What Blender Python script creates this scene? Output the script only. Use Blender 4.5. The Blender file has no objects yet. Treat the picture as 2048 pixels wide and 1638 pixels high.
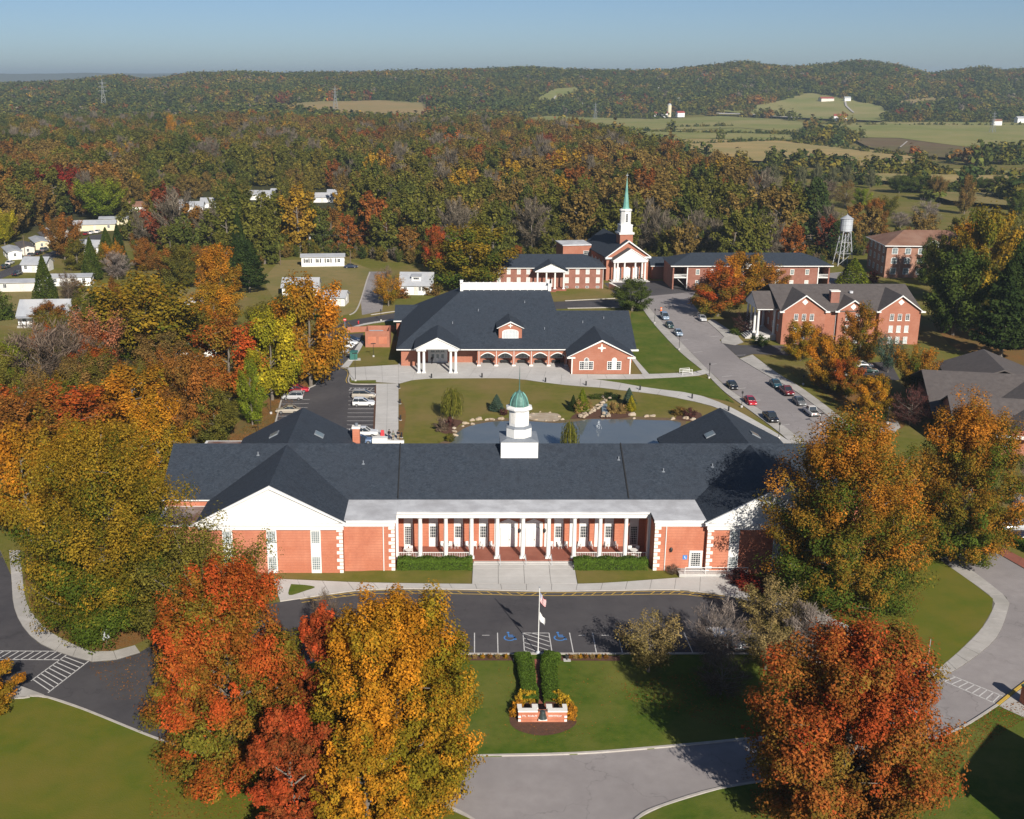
import bpy, bmesh, math, random
import numpy as np
from mathutils import Vector, Matrix
R = math.radians
SC = bpy.context.scene
COL = SC.collection
random.seed(7)
# ------------------------------------------------------------------ camera
F, CX, CY, HZ, CH = 2250.0, 900.0, 819.0, 150.0, 63.0      # focal length, principal point and horizon of the photograph (2048 px wide), eye height in m
TH = math.atan((CY - HZ) / F)
cam = bpy.data.objects.new('camera', bpy.data.cameras.new('camera')); COL.objects.link(cam)
cam.location = (0, 0, CH); cam.rotation_euler = (math.pi / 2 - TH, 0, 0)
cam.data.sensor_width = 36; cam.data.lens = F / 2048 * 36; cam.data.shift_x = (1024 - CX) / 2048
cam.data.clip_start = 1; cam.data.clip_end = 60000
SC.camera = cam
# ------------------------------------------------------------------ sky, sun, exposure
SUN_EL, SUN_AZ = R(29.5), math.atan2(4.17, -13.56)          # the flagpole's shadow gives both
wd = bpy.data.worlds.new('World'); SC.world = wd; wd.use_nodes = True
wn = wd.node_tree; bg = wn.nodes['Background']
sky = wn.nodes.new('ShaderNodeTexSky'); sky.sky_type = 'NISHITA'; sky.sun_disc = False
sky.sun_elevation = SUN_EL; sky.sun_rotation = SUN_AZ
sky.altitude = 300; sky.air_density = 0.65; sky.dust_density = 0.65; sky.ozone_density = 4.0
wn.links.new(sky.outputs[0], bg.inputs[0]); bg.inputs[1].default_value = 0.056
sl = bpy.data.lights.new('sun', 'SUN'); sl.energy = 5.0; sl.angle = R(0.5); sl.color = (1, 0.93, 0.82)
sun = bpy.data.objects.new('sun', sl); COL.objects.link(sun)
sdir = Vector((math.sin(SUN_AZ) * math.cos(SUN_EL), math.cos(SUN_AZ) * math.cos(SUN_EL), math.sin(SUN_EL)))
sun.rotation_euler = sdir.to_track_quat('Z', 'Y').to_euler(); sun.location = (60, -200, 150)
vs = SC.view_settings; vs.view_transform = 'Standard'; vs.look = 'None'; vs.gamma = 1; vs.use_curve_mapping = False
vs.exposure = 0.5
SC.cycles.use_denoising = True
SC.cycles.max_bounces = 6; SC.cycles.diffuse_bounces = 3; SC.cycles.glossy_bounces = 3
SC.cycles.transmission_bounces = 3; SC.cycles.volume_bounces = 0; SC.cycles.transparent_max_bounces = 6
# ------------------------------------------------------------------ photograph pixel -> place
CT, ST = math.cos(TH), math.sin(TH)
def ray(px, py):
    a = (px - CX) / F; b = -(py - CY) / F
    return a, CT + b * ST, -ST + b * CT
def G(px, py, z=0.0):
    d = ray(px, py); t = (z - CH) / d[2]; return d[0] * t, d[1] * t
def V(px, py, Y):
    d = ray(px, py); t = Y / d[1]; return d[0] * t, CH + d[2] * t
def PX(x, y, z):
    f = y * CT - (z - CH) * ST; u = y * ST + (z - CH) * CT
    return CX + F * x / f, CY - F * u / f
def mpp(Y, z=0.0): return (Y * CT - (z - CH) * ST) / F       # metres per photo pixel at a depth
# ------------------------------------------------------------------ objects
def link(o, parent=None):
    COL.objects.link(o)
    if parent is not None: o.parent = parent
    return o
def tag(o, label=None, cat=None, group=None, kind=None):
    if label: o['label'] = label
    if cat: o['category'] = cat
    if group: o['group'] = group
    if kind: o['kind'] = kind
    return o
def empty(name, loc=(0, 0, 0), rz=0.0, label=None, cat=None, group=None):
    o = bpy.data.objects.new(name, None); o.location = loc; o.rotation_euler = (0, 0, rz)
    o.empty_display_size = 0.5
    return tag(link(o), label, cat, group)
def put(name, me, parent=None, loc=(0, 0, 0), rz=0.0, mat=None, sc=None):
    o = bpy.data.objects.new(name, me); o.location = loc; o.rotation_euler = (0, 0, rz)
    if sc: o.scale = sc
    link(o, parent)
    if mat:
        if not me.materials: me.materials.append(mat)
        elif me.materials[0] != mat:
            o.material_slots[0].link = 'OBJECT'; o.material_slots[0].material = mat
    return o
def copy_tree(o, parent=None):
    c = o.copy(); COL.objects.link(c); c.parent = parent
    for ch in o.children: copy_tree(ch, c)
    return c
class MB:
    def __init__(s): s.v = []; s.f = []
    def add(s, vs, fs):
        n = len(s.v); s.v += [tuple(v) for v in vs]; s.f += [tuple(i + n for i in f) for f in fs]; return s
    def box(s, x0, x1, y0, y1, z0, z1):
        return s.add([(x0, y0, z0), (x1, y0, z0), (x1, y1, z0), (x0, y1, z0), (x0, y0, z1), (x1, y0, z1), (x1, y1, z1), (x0, y1, z1)],
                     [(3, 2, 1, 0), (4, 5, 6, 7), (0, 1, 5, 4), (1, 2, 6, 5), (2, 3, 7, 6), (3, 0, 4, 7)])
    def ext(s, pts, vec):
        n = len(pts); q = [(p[0] + vec[0], p[1] + vec[1], p[2] + vec[2]) for p in pts]
        return s.add(list(pts) + q, [tuple(range(n))[::-1], tuple(range(n, 2 * n))] + [(i, (i + 1) % n, n + (i + 1) % n, n + i) for i in range(n)])
    def slab(s, p2, z0, z1): return s.ext([(p[0], p[1], z0) for p in p2], (0, 0, z1 - z0))
    def face(s, pts): return s.add(pts, [tuple(range(len(pts)))])
    def cyl(s, p0, p1, r0, r1=None, n=8, caps=True):
        r1 = r0 if r1 is None else r1; p0 = Vector(p0); p1 = Vector(p1); d = (p1 - p0).normalized()
        a = d.orthogonal().normalized(); b = d.cross(a)
        ring = lambda p, r: [p + a * (r * math.cos(6.2832 * i / n)) + b * (r * math.sin(6.2832 * i / n)) for i in range(n)]
        fs = [(i, (i + 1) % n, n + (i + 1) % n, n + i) for i in range(n)]
        if caps: fs += [tuple(range(n))[::-1], tuple(range(n, 2 * n))]
        return s.add(ring(p0, r0) + ring(p1, r1), fs)
    def lathe(s, c, prof, n=8, rot=0.0, sx=1, sy=1):
        vs = []
        for r, z in prof: vs += [(c[0] + sx * r * math.cos(rot + 6.2832 * i / n), c[1] + sy * r * math.sin(rot + 6.2832 * i / n), c[2] + z) for i in range(n)]
        fs = [(k * n + i, k * n + (i + 1) % n, (k + 1) * n + (i + 1) % n, (k + 1) * n + i) for k in range(len(prof) - 1) for i in range(n)]
        fs += [tuple(range(n))[::-1], tuple(range((len(prof) - 1) * n, len(prof) * n))]
        return s.add(vs, fs)
    def beam(s, p0, p1, w, h):
        p0 = Vector(p0); p1 = Vector(p1); d = (p1 - p0).normalized(); a = Vector((-d.y, d.x, 0))
        a = a.normalized() if a.length > 1e-4 else Vector((1, 0, 0)); b = d.cross(a)
        q = [(-w / 2, -h / 2), (w / 2, -h / 2), (w / 2, h / 2), (-w / 2, h / 2)]
        return s.add([p + a * u + b * v for p in (p0, p1) for u, v in q], [(3, 2, 1, 0), (4, 5, 6, 7), (0, 1, 5, 4), (1, 2, 6, 5), (2, 3, 7, 6), (3, 0, 4, 7)])
    def mesh(s, name='m', smooth=False):
        me = bpy.data.meshes.new(name); me.from_pydata(s.v, [], s.f); me.update()
        if smooth: me.shade_smooth()
        return me
    def build(s, name, mat, parent=None, loc=(0, 0, 0), rz=0.0, smooth=False): return put(name, s.mesh(name, smooth), parent, loc, rz, mat)
# ------------------------------------------------------------------ materials
def mat(name, c1, c2=None, scale=1.0, rough=0.85, c3=None, scale3=0.1, stretch=None, bump=0.0, metal=0.0, spec=0.3, detail=4, emit=None, bscale=None, band=None, cracks=None, streak=None, lo=0.3, hi=0.7):
    m = bpy.data.materials.new(name); m.use_nodes = True; nt = m.node_tree; N = nt.nodes; L = nt.links
    b = N['Principled BSDF']; b.inputs['Roughness'].default_value = rough; b.inputs['Metallic'].default_value = metal
    b.inputs['Specular IOR Level'].default_value = spec
    c2 = c2 or tuple(x * 0.8 for x in c1)
    geo = N.new('ShaderNodeNewGeometry'); src = geo.outputs['Position']
    if stretch:
        mp = N.new('ShaderNodeMapping'); mp.inputs['Scale'].default_value = stretch; L.new(src, mp.inputs[0]); src0 = mp.outputs[0]
    else: src0 = src
    def noise(sc, sr, det=detail):
        n = N.new('ShaderNodeTexNoise'); n.inputs['Scale'].default_value = sc; n.inputs['Detail'].default_value = det; n.inputs['Roughness'].default_value = 0.6
        L.new(sr, n.inputs['Vector']); return n.outputs[0]
    def mixc(f, a, c):
        x = N.new('ShaderNodeMix'); x.data_type = 'RGBA'; L.new(f, x.inputs[0])
        for i, q in ((6, a), (7, c)):
            if isinstance(q, tuple): x.inputs[i].default_value = (*q, 1)
            else: L.new(q, x.inputs[i])
        return x.outputs[2]
    def ramp(f, lo, hi):
        r = N.new('ShaderNodeMapRange'); r.inputs[1].default_value = lo; r.inputs[2].default_value = hi; L.new(f, r.inputs[0]); return r.outputs[0]
    col = mixc(ramp(noise(scale, src0), lo, hi), c1, c2)
    if c3: col = mixc(ramp(noise(scale3, src), 0.42, 0.72), col, c3)
    if streak:                                 # (colour, amount): weather streaks running down the slope
        mp2 = N.new('ShaderNodeMapping'); mp2.inputs['Scale'].default_value = (1.1, 1.1, .12); L.new(src, mp2.inputs[0])
        r = N.new('ShaderNodeMapRange'); r.inputs[1].default_value = .48; r.inputs[2].default_value = .75; r.inputs[4].default_value = streak[1]; L.new(noise(1.0, mp2.outputs[0], 3), r.inputs[0]); col = mixc(r.outputs[0], col, streak[0])
    if cracks:                                 # (cells per metre, half width, colour): wandering sealed cracks
        nz = N.new('ShaderNodeTexNoise'); nz.inputs['Scale'].default_value = .5; nz.inputs['Detail'].default_value = 3; L.new(src, nz.inputs['Vector'])
        vm = N.new('ShaderNodeVectorMath'); vm.operation = 'MULTIPLY_ADD'; L.new(nz.outputs['Color'], vm.inputs[0]); vm.inputs[1].default_value = (5, 5, 0); L.new(src, vm.inputs[2])
        vo = N.new('ShaderNodeTexVoronoi'); vo.feature = 'DISTANCE_TO_EDGE'; vo.inputs['Scale'].default_value = cracks[0]; L.new(vm.outputs[0], vo.inputs['Vector'])
        r = N.new('ShaderNodeMapRange'); r.inputs[1].default_value = 0; r.inputs[2].default_value = cracks[1] * cracks[0]; r.inputs[3].default_value = .42; r.inputs[4].default_value = 0; L.new(vo.outputs['Distance'], r.inputs[0])
        gate = N.new('ShaderNodeMath'); gate.operation = 'MULTIPLY'; L.new(r.outputs[0], gate.inputs[0]); L.new(ramp(noise(.06, src, 2), .42, .55), gate.inputs[1]); col = mixc(gate.outputs[0], col, cracks[2])
    if band:                                   # thin courses: (height of a course, share dark, darker colour)
        sp = N.new('ShaderNodeSeparateXYZ'); L.new(src, sp.inputs[0])
        md = N.new('ShaderNodeMath'); md.operation = 'FRACT'; dv = N.new('ShaderNodeMath'); dv.operation = 'DIVIDE'
        L.new(sp.outputs[2], dv.inputs[0]); dv.inputs[1].default_value = band[0]; L.new(dv.outputs[0], md.inputs[0])
        lt = N.new('ShaderNodeMath'); lt.operation = 'LESS_THAN'; L.new(md.outputs[0], lt.inputs[0]); lt.inputs[1].default_value = band[1]
        col = mixc(lt.outputs[0], col, band[2])
    L.new(col, b.inputs['Base Color'])
    if bump:
        bp = N.new('ShaderNodeBump'); bp.inputs['Strength'].default_value = bump; bp.inputs['Distance'].default_value = 0.1
        L.new(noise(bscale or scale * 3, src0), bp.inputs['Height']); L.new(bp.outputs[0], b.inputs['Normal'])
    if emit: b.inputs['Emission Color'].default_value = (*emit, 1); b.inputs['Emission Strength'].default_value = 1
    return m
M = {}
M['grass'] = mat('grass', (.105, .115, .018), (.155, .14, .030), 0.5, .95, (.21, .15, .06), 0.06, bump=.5, bscale=6, spec=.1)
M['lawn'] = mat('lawn', (.050, .092, .009), (.090, .120, .015), 1.1, .95, (.14, .14, .030), 0.13, bump=.5, bscale=7, spec=.1)
M['lawn_olive'] = mat('lawn_olive', (.128, .126, .015), (.082, .114, .012), 0.35, .95, (.155, .132, .025), 0.08, bump=.4, bscale=7, spec=.1)
M['dry'] = mat('dry_grass', (.25, .185, .08), (.19, .16, .06), 0.3, .95, (.15, .145, .045), 0.05, bump=.5, bscale=5, spec=.1)
M['litter'] = mat('leaf_litter_soil', (.23, .105, .035), (.16, .10, .038), 1.2, .95, (.12, .105, .035), 0.12, bump=.6, bscale=8, spec=.1)
M['mulch'] = mat('mulch', (.13, .065, .045), (.085, .05, .036), 2.5, .95, bump=.7, bscale=9, spec=.1)
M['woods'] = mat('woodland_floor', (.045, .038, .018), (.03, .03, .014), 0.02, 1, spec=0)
M['asphalt'] = mat('asphalt_dark', (.050, .047, .053), (.068, .064, .070), 0.9, .9, (.088, .082, .086), 0.07, bump=.2, bscale=15, spec=.25, cracks=(.11, .09, (.03, .028, .03)), lo=.25, hi=.75)
M['asphalt2'] = mat('asphalt_worn', (.255, .232, .232), (.30, .277, .275), 0.7, .9, (.215, .197, .198), 0.05, bump=.2, bscale=15, spec=.2, cracks=(.12, .10, (.12, .11, .11)))
M['concrete'] = mat('concrete', (.46, .445, .43), (.52, .505, .49), 0.6, .9, (.41, .395, .38), 0.12, bump=.15, bscale=10, spec=.2)
M['concrete2'] = mat('concrete_old', (.37, .35, .33), (.44, .42, .40), 0.9, .9, (.31, .295, .275), 0.2, bump=.15, bscale=10, spec=.2)
M['joint'] = mat('slab_joint', (.16, .15, .14), (.12, .11, .10), 2, .95)
M['kerb'] = mat('kerb_concrete', (.46, .43, .40), (.37, .34, .31), 1.4, .9)
M['brick'] = mat('red_brick', (.47, .175, .105), (.39, .135, .080), 3.5, .9, (.52, .215, .135), 0.35, bump=.15, bscale=12, spec=.15, streak=((.36, .13, .085), .5), band=(.38, .12, (.35, .135, .088)))
M['brick2'] = mat('brown_brick', (.235, .108, .080), (.29, .145, .112), 1.6, .9, (.20, .092, .068), 0.5, bump=.15, bscale=12, spec=.15, band=(.4, .15, (.30, .125, .095)))
M['brick3'] = mat('orange_brick', (.345, .148, .098), (.30, .122, .080), 2.0, .9, (.37, .17, .118), 0.4, bump=.15, bscale=12, spec=.15, band=(.4, .14, (.34, .125, .08)))
M['brick_pale'] = mat('weathered_brick', (.30, .16, .115), (.36, .21, .155), 1.2, .9, (.26, .13, .09), 0.4, spec=.15)
M['pave'] = mat('brick_paving', (.26, .085, .055), (.20, .07, .05), 4, .9, (.29, .11, .075), .5)
M['roof'] = mat('charcoal_shingle', (.017, .025, .038), (.042, .053, .072), 2.6, .85, (.030, .038, .053), 0.3, stretch=(1, 1, 2.2), bump=.7, bscale=4, spec=.3, streak=((.014, .018, .027), .55))
M['roof_brown'] = mat('brown_grey_shingle', (.082, .070, .068), (.11, .096, .092), 1.1, .9, (.09, .078, .076), 0.15, stretch=(1, 1, 2.2), bump=.5, bscale=4, streak=((.06, .05, .05), .5))
M['roof_rust'] = mat('rusty_tile_roof', (.22, .115, .075), (.17, .085, .06), 0.6, .9, (.25, .15, .11), 0.2, bump=.3)
M['roof_flat'] = mat('membrane_roof', (.56, .57, .60), (.45, .46, .49), 0.5, .7, (.38, .38, .40), 0.25)
M['roof_metal'] = mat('grey_metal_roof', (.36, .38, .41), (.30, .31, .34), 0.5, .5, (.42, .42, .43), .2, spec=.5)
M['roof_tar'] = mat('brown_tar_roof', (.16, .085, .065), (.12, .065, .055), 0.7, .9, (.35, .3, .28), .35)
M['white'] = mat('white_paint', (.72, .72, .71), (.65, .65, .64), 0.7, .6, spec=.4, streak=((.55, .55, .53), .35))
M['stone'] = mat('white_quoin', (.77, .74, .70), (.68, .65, .60), 2, .8)
M['siding'] = mat('white_siding', (.76, .76, .75), (.68, .68, .68), 0.5, .6, band=(.3, .12, (.6, .6, .6)))
M['siding_c'] = mat('cream_siding', (.70, .62, .44), (.62, .55, .38), 0.5, .6, band=(.3, .12, (.55, .48, .34)))
M['siding_p'] = mat('pale_siding', (.66, .62, .56), (.58, .55, .50), 0.5, .6, band=(.3, .12, (.5, .48, .44)))
M['glass'] = mat('window_glass', (.018, .025, .032), (.028, .036, .045), 0.7, .08, spec=.8)
M['glass_pale'] = mat('curtained_glass', (.52, .55, .56), (.44, .48, .50), 1.0, .25, spec=.6)
M['glass_mid'] = mat('reflective_glass', (.14, .18, .19), (.22, .26, .27), 0.8, .12, spec=.7)
M['black'] = mat('black_metal', (.018, .018, .02), (.03, .03, .03), 2, .5)
M['steel'] = mat('galvanised_steel', (.56, .59, .63), (.47, .50, .54), 1.0, .4, metal=.25)
M['pylon'] = mat('weathered_lattice_steel', (.20, .21, .22), (.15, .16, .17), 1.0, .6)
M['bell'] = mat('dark_bronze', (.06, .075, .075), (.09, .11, .11), 3, .35, metal=.5)
M['copper'] = mat('verdigris_copper', (.075, .16, .14), (.11, .22, .19), 1.6, .55, (.05, .10, .095), 0.9, metal=.2)
M['copper_l'] = mat('pale_verdigris', (.13, .32, .28), (.09, .24, .21), 1.2, .6, (.18, .38, .33), 0.6)
M['lead'] = mat('lead_flashing', (.16, .18, .21), (.22, .24, .27), 1.0, .6)
M['yellow'] = mat('yellow_line', (.55, .36, .06), (.45, .30, .06), 2, .8)
M['line'] = mat('white_line', (.62, .61, .60), (.46, .45, .45), 2.2, .8)
M['blue'] = mat('blue_line', (.05, .19, .52), (.07, .22, .5), 2, .8)
M['wood'] = mat('utility_pole_wood', (.16, .12, .09), (.11, .08, .06), 2, .9)
M['bark'] = mat('bark_grey', (.19, .165, .14), (.12, .10, .08), 2.0, .95, bump=.6, bscale=9)
M['bark_d'] = mat('bark_dark', (.10, .08, .065), (.07, .055, .045), 2.0, .95)
M['rock'] = mat('tan_rock', (.40, .32, .235), (.28, .215, .15), 1.4, .9, (.46, .40, .32), 0.7, bump=.6, bscale=4)
M['mud'] = mat('bank_mud', (.17, .10, .055), (.12, .085, .05), 1.0, .95, (.14, .11, .05), .3)
M['rubber'] = mat('tyre', (.015, .015, .016), (.02, .02, .02), 4, .8)
M['lamp_red'] = mat('tail_lens', (.35, .01, .012), (.3, .01, .01), 4, .2)
M['lamp_clear'] = mat('head_lens', (.75, .77, .8), (.7, .72, .75), 4, .1, spec=.8)
M['chrome'] = mat('wheel_rim', (.55, .56, .58), (.45, .46, .48), 4, .3, metal=.8)
M['green_box'] = mat('green_enamel', (.03, .12, .10), (.04, .14, .12), 2, .5)
M['orange'] = mat('orange_plastic', (.75, .16, .03), (.7, .14, .03), 3, .5)
M['red'] = mat('red_enamel', (.52, .02, .03), (.46, .02, .03), 3, .4)
M['pond'] = mat('pond_water', (.10, .12, .135), (.13, .145, .15), 0.12, .03, spec=.9, bump=.025, bscale=1.2)
# ------------------------------------------------------------------ terrain
SIL = np.array([(-900, 168), (-300, 168), (0, 173), (120, 169), (200, 160), (238, 155), (290, 165), (340, 159), (386, 151), (478, 148), (564, 152), (632, 150), (700, 151), (800, 147), (900, 145), (1000, 142), (1060, 139), (1130, 144), (1230, 146),
                (1340, 145), (1420, 135), (1490, 128), (1560, 138), (1600, 138), (1650, 133), (1710, 126), (1760, 130), (1800, 137), (1860, 152), (1900, 147), (1960, 139), (2010, 146), (2060, 141), (2300, 136), (2900, 142)], float)
SIL_U = (SIL[:, 0] - CX) / F * CT
def sstep(t): t = np.clip(t, 0, 1); return t * t * (3 - 2 * t)
YR = 2750.0
RIDGE = CH + (HZ - SIL[:, 1]) / F * YR * CT * CT - 9.0
def vnoise(x, y, s, k=0):
    return (np.sin(x / s * 1.7 + 1.3 + k) * np.cos(y / s * 1.3 + 0.7 * k) + np.sin((x + 0.6 * y) / s * 0.9 + 2.1 * k) + np.cos((0.7 * x - y) / s * 1.1 + k)) / 3
def T(x, y):
    x = np.asarray(x, float); y = np.asarray(y, float)
    u = x / np.maximum(y, 200)
    h = np.interp(u, SIL_U, RIDGE)
    left = sstep((0.13 - u) / 0.2)                          # the wooded low hills on the left rise sooner than the valley fields on the right
    rise = np.where(y < YR, sstep((y - (1750 - 350 * left)) / (YR - (1750 - 350 * left))), 1 - 0.75 * sstep((y - YR) / 2200))
    z = h * rise * (1 + 0.0 * u)
    z = z + vnoise(x, y, 260) * 9 * sstep((y - 1750) / 500) * (1 - sstep((y - 2300) / 350))
    z = z + vnoise(x, y, 170, 2) * 3.0 * sstep((y - 620) / 400) * (1 - sstep((y - 2200) / 300))
    z = z - 2.2 * sstep((y - 620) / 300) * sstep((u - .12) / .1) * (1 - sstep((y - 1500) / 400))
    return z
def Tz(x, y): return float(T(x, y))
def Gt(px, py):                                             # photo pixel -> point on the terrain
    d = ray(px, py); t = 300.0 / d[1] * 1.003 ** np.arange(1200); x, y, z = d[0] * t, d[1] * t, CH + d[2] * t
    k = int(np.argmax((z <= T(x, y)) | (y > 9000))); return float(x[k]), float(y[k])
def ground_sheet():
    ys = np.concatenate([np.array([-300, -60, 60]), np.linspace(120, 620, 12), np.geomspace(640, 4200, 110), np.geomspace(4400, 26000, 14)])
    us = np.linspace(-1, 1, 150)
    Yg, Ug = np.meshgrid(ys, us, indexing='ij')
    Xg = Ug * (260 + 0.78 * np.maximum(Yg, 0))
    Zg = T(Xg, Yg); Zg = np.where(Yg < 610, 0, Zg)
    nr, nc = Xg.shape
    v = np.stack([Xg, Yg, Zg], -1).reshape(-1, 3)
    i = np.arange(nr * nc).reshape(nr, nc)
    f = np.stack([i[:-1, :-1], i[:-1, 1:], i[1:, 1:], i[1:, :-1]], -1).reshape(-1, 4)
    me = bpy.data.meshes.new('ground'); me.from_pydata(v.tolist(), [], f.tolist()); me.update(); me.shade_smooth()
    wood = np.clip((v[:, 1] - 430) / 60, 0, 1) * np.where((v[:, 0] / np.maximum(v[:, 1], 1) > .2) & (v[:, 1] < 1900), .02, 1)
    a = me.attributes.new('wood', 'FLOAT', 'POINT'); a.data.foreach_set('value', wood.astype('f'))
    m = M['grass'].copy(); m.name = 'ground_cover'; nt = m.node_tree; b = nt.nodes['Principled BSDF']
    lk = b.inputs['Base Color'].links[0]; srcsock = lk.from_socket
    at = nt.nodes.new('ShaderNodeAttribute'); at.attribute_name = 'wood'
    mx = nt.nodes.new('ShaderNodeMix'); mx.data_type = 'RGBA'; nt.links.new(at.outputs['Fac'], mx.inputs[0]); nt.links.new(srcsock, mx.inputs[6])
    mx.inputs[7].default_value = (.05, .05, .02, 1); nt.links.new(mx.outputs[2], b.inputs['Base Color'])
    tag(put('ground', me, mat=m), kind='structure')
ground_sheet()
# far blue ridge beyond the valley
def ridge(name, Y, sil, seed, m):
    us = np.linspace(-.72, .72, 400); h = np.interp(us, (np.array([s[0] for s in sil]) - CX) / F * CT, [CH + (HZ - s[1]) / F * Y * CT * CT for s in sil])
    h = h + vnoise(us * Y, us * 0 + seed, Y * .012) * Y * .0004 + vnoise(us * Y, us * 0 + seed, Y * .004, 3) * Y * .00022
    rows = [(Y * .86, -40, 0), (Y * .93, 0, .45), (Y * .97, 0, .8), (Y, 0, 1), (Y * 1.05, 0, .7), (Y * 1.2, -40, 0)]
    v = []; n = len(us)
    for yy, off, k in rows: v += [(u * yy, yy, off + (1 if k else 0) * hh * k + (0 if not k else vnoise(u * yy, yy, Y * .02, seed) * Y * .0006 * (k < 1))) for u, hh in zip(us, h)]
    f = [(r * n + i, r * n + i + 1, (r + 1) * n + i + 1, (r + 1) * n + i) for r in range(len(rows) - 1) for i in range(n - 1)]
    tag(MB().add(v, f).build(name, m, smooth=True), kind='structure')
M['hill_far'] = mat('distant_woodland', (.05, .06, .03), (.075, .065, .035), .012, 1, spec=0)
ridge('hills', 9500, [(-900, 150), (0, 148), (150, 146), (260, 147.5), (400, 149), (600, 146), (820, 141), (900, 139), (960, 143), (1160, 143.5), (1250, 146), (1500, 148), (1850, 152), (1872, 147), (1900, 145), (1950, 148), (2300, 150), (2900, 149)], 3.0, M['hill_far'])
ridge('hills', 15000, [(-900, 147), (60, 147), (300, 146), (500, 144.5), (700, 145), (900, 142), (1100, 144), (1400, 146), (1900, 147), (2900, 147)], 8.0, M['hill_far'])
# ------------------------------------------------------------------ flat sheets on the campus, outlines read off the photograph
def ptsG(px, z=0.0): return [G(p[0], p[1], z) for p in px]
def smooth(pts, n=3):
    out = []; N = len(pts)
    for i in range(N - 1):
        p0, p1, p2, p3 = pts[max(i - 1, 0)], pts[i], pts[i + 1], pts[min(i + 2, N - 1)]
        for k in range(n):
            t = k / n
            out.append(tuple(0.5 * (2 * p1[j] + (p2[j] - p0[j]) * t + (2 * p0[j] - 5 * p1[j] + 4 * p2[j] - p3[j]) * t * t + (3 * p1[j] - p0[j] - 3 * p2[j] + p3[j]) * t ** 3) for j in range(2)))
    return out + [pts[-1]]
def sheet(name, px, z, m, thick=None, kind='structure', sm=False, label=None, cat=None):
    p = ptsG(px, z)
    if sm: p = smooth(p + [p[0]], 4)[:-1]
    mb = MB()
    if thick: mb.slab(p, z - thick, z)
    else: mb.face([(x, y, z) for x, y in p])
    return tag(mb.build(name, M[m] if isinstance(m, str) else m), label, cat, kind=kind)
def strip(path, w, z0, z1, off=0.0):                        # a band of width w along a ground path
    mb = MB(); n = len(path); L = []; Rr = []
    for i in range(n):
        a = Vector(path[max(i - 1, 0)]); b = Vector(path[min(i + 1, n - 1)]); d = (b - a).normalized(); nn = Vector((-d.y, d.x))
        p = Vector(path[i]); L.append(p + nn * (off + w / 2)); Rr.append(p + nn * (off - w / 2))
    v = []
    for l, r in zip(L, Rr): v += [(l.x, l.y, z0), (r.x, r.y, z0), (r.x, r.y, z1), (l.x, l.y, z1)]
    f = [(3, 2, 1, 0), tuple(4 * (n - 1) + k for k in range(4))]
    for i in range(n - 1):
        a, b = 4 * i, 4 * i + 4
        f += [(a + k, a + (k + 1) % 4, b + (k + 1) % 4, b + k) for k in range(4)]
    return mb.add(v, f)
def kerb(px, w=.28, h=.15, sm=True, m='kerb', name='kerb'):
    p = ptsG(px); p = smooth(p, 4) if sm else p
    return tag(strip(p, w, 0, h).build(name, M[m]), kind='structure')
def resample(pts, step=None, n=None):
    p = [Vector(q) for q in pts]; d = [0]
    for a, b in zip(p, p[1:]): d.append(d[-1] + (b - a).length)
    n = n or max(1, round(d[-1] / step)); out = []
    for k in range(n + 1):
        t = d[-1] * k / n; i = max(j for j in range(len(d)) if d[j] <= t + 1e-6); i = min(i, len(p) - 2)
        s = (t - d[i]) / max(d[i + 1] - d[i], 1e-6); out.append(p[i].lerp(p[i + 1], s))
    return out
def walk(name, A, B, m, z=.12, step=3.0, across=1, gap=.035):   # a paved walk between two edges, each slab its own piece
    a = smooth(ptsG(A, z), 3) if len(A) > 2 else ptsG(A, z); b = smooth(ptsG(B, z), 3) if len(B) > 2 else ptsG(B, z)
    la = sum((Vector(p) - Vector(q)).length for p, q in zip(a, a[1:])); n = max(1, round(la / step))
    a = resample(a, n=n); b = resample(b, n=n)
    base = MB()
    for i in range(n): base.slab([a[i], a[i + 1], b[i + 1], b[i]], 0.0, z - .03)
    o = tag(base.build(name, M['joint']), kind='structure')
    for i in range(n):
        for k in range(across):
            q = [a[i].lerp(b[i], k / across), a[i + 1].lerp(b[i + 1], k / across), a[i + 1].lerp(b[i + 1], (k + 1) / across), a[i].lerp(b[i], (k + 1) / across)]
            c = sum(q, Vector((0, 0))) / 4
            q = [c + (p - c) * (1 - gap / max((p - c).length, .1)) for p in q]
            dz = random.uniform(-.004, .004)
            MB().slab([(p.x - c.x, p.y - c.y) for p in q], -.025, 0).build('slab', M[m], o, (c.x, c.y, z + dz))
    return o
# loop road (worn grey) and the newer dark asphalt of the front drive
UP = [(22, 1150), (24, 1180), (32, 1225), (75, 1285), (165, 1319), (215, 1323), (275, 1307), (340, 1270), (450, 1226), (540, 1207), (604, 1197), (710, 1182), (806, 1178), (949, 1180), (1080, 1183), (1342, 1180), (1396, 1184), (1446, 1190), (1520, 1205), (1584, 1222), (1683, 1267), (1768, 1317), (1872, 1356)]
sheet('loop_road', [(-500, 1040), (0, 1100)] + UP + [(1930, 1325), (1992, 1275), (2017, 1216), (2014, 1195), (1915, 1118), (1850, 1085), (1790, 1062), (1850, 1035), (1975, 1085), (2100, 1160), (2600, 1400), (2600, 1900), (-500, 1900)], .02, 'asphalt2')
sheet('front_drive', [(-500, 1041), (0, 1101)] + UP + [(1818, 1381), (1700, 1335), (1600, 1303), (1500, 1312), (640, 1314), (560, 1340), (500, 1400), (540, 1500), (600, 1560), (325, 1482), (95, 1395), (-500, 1400)], .03, 'asphalt')
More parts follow.
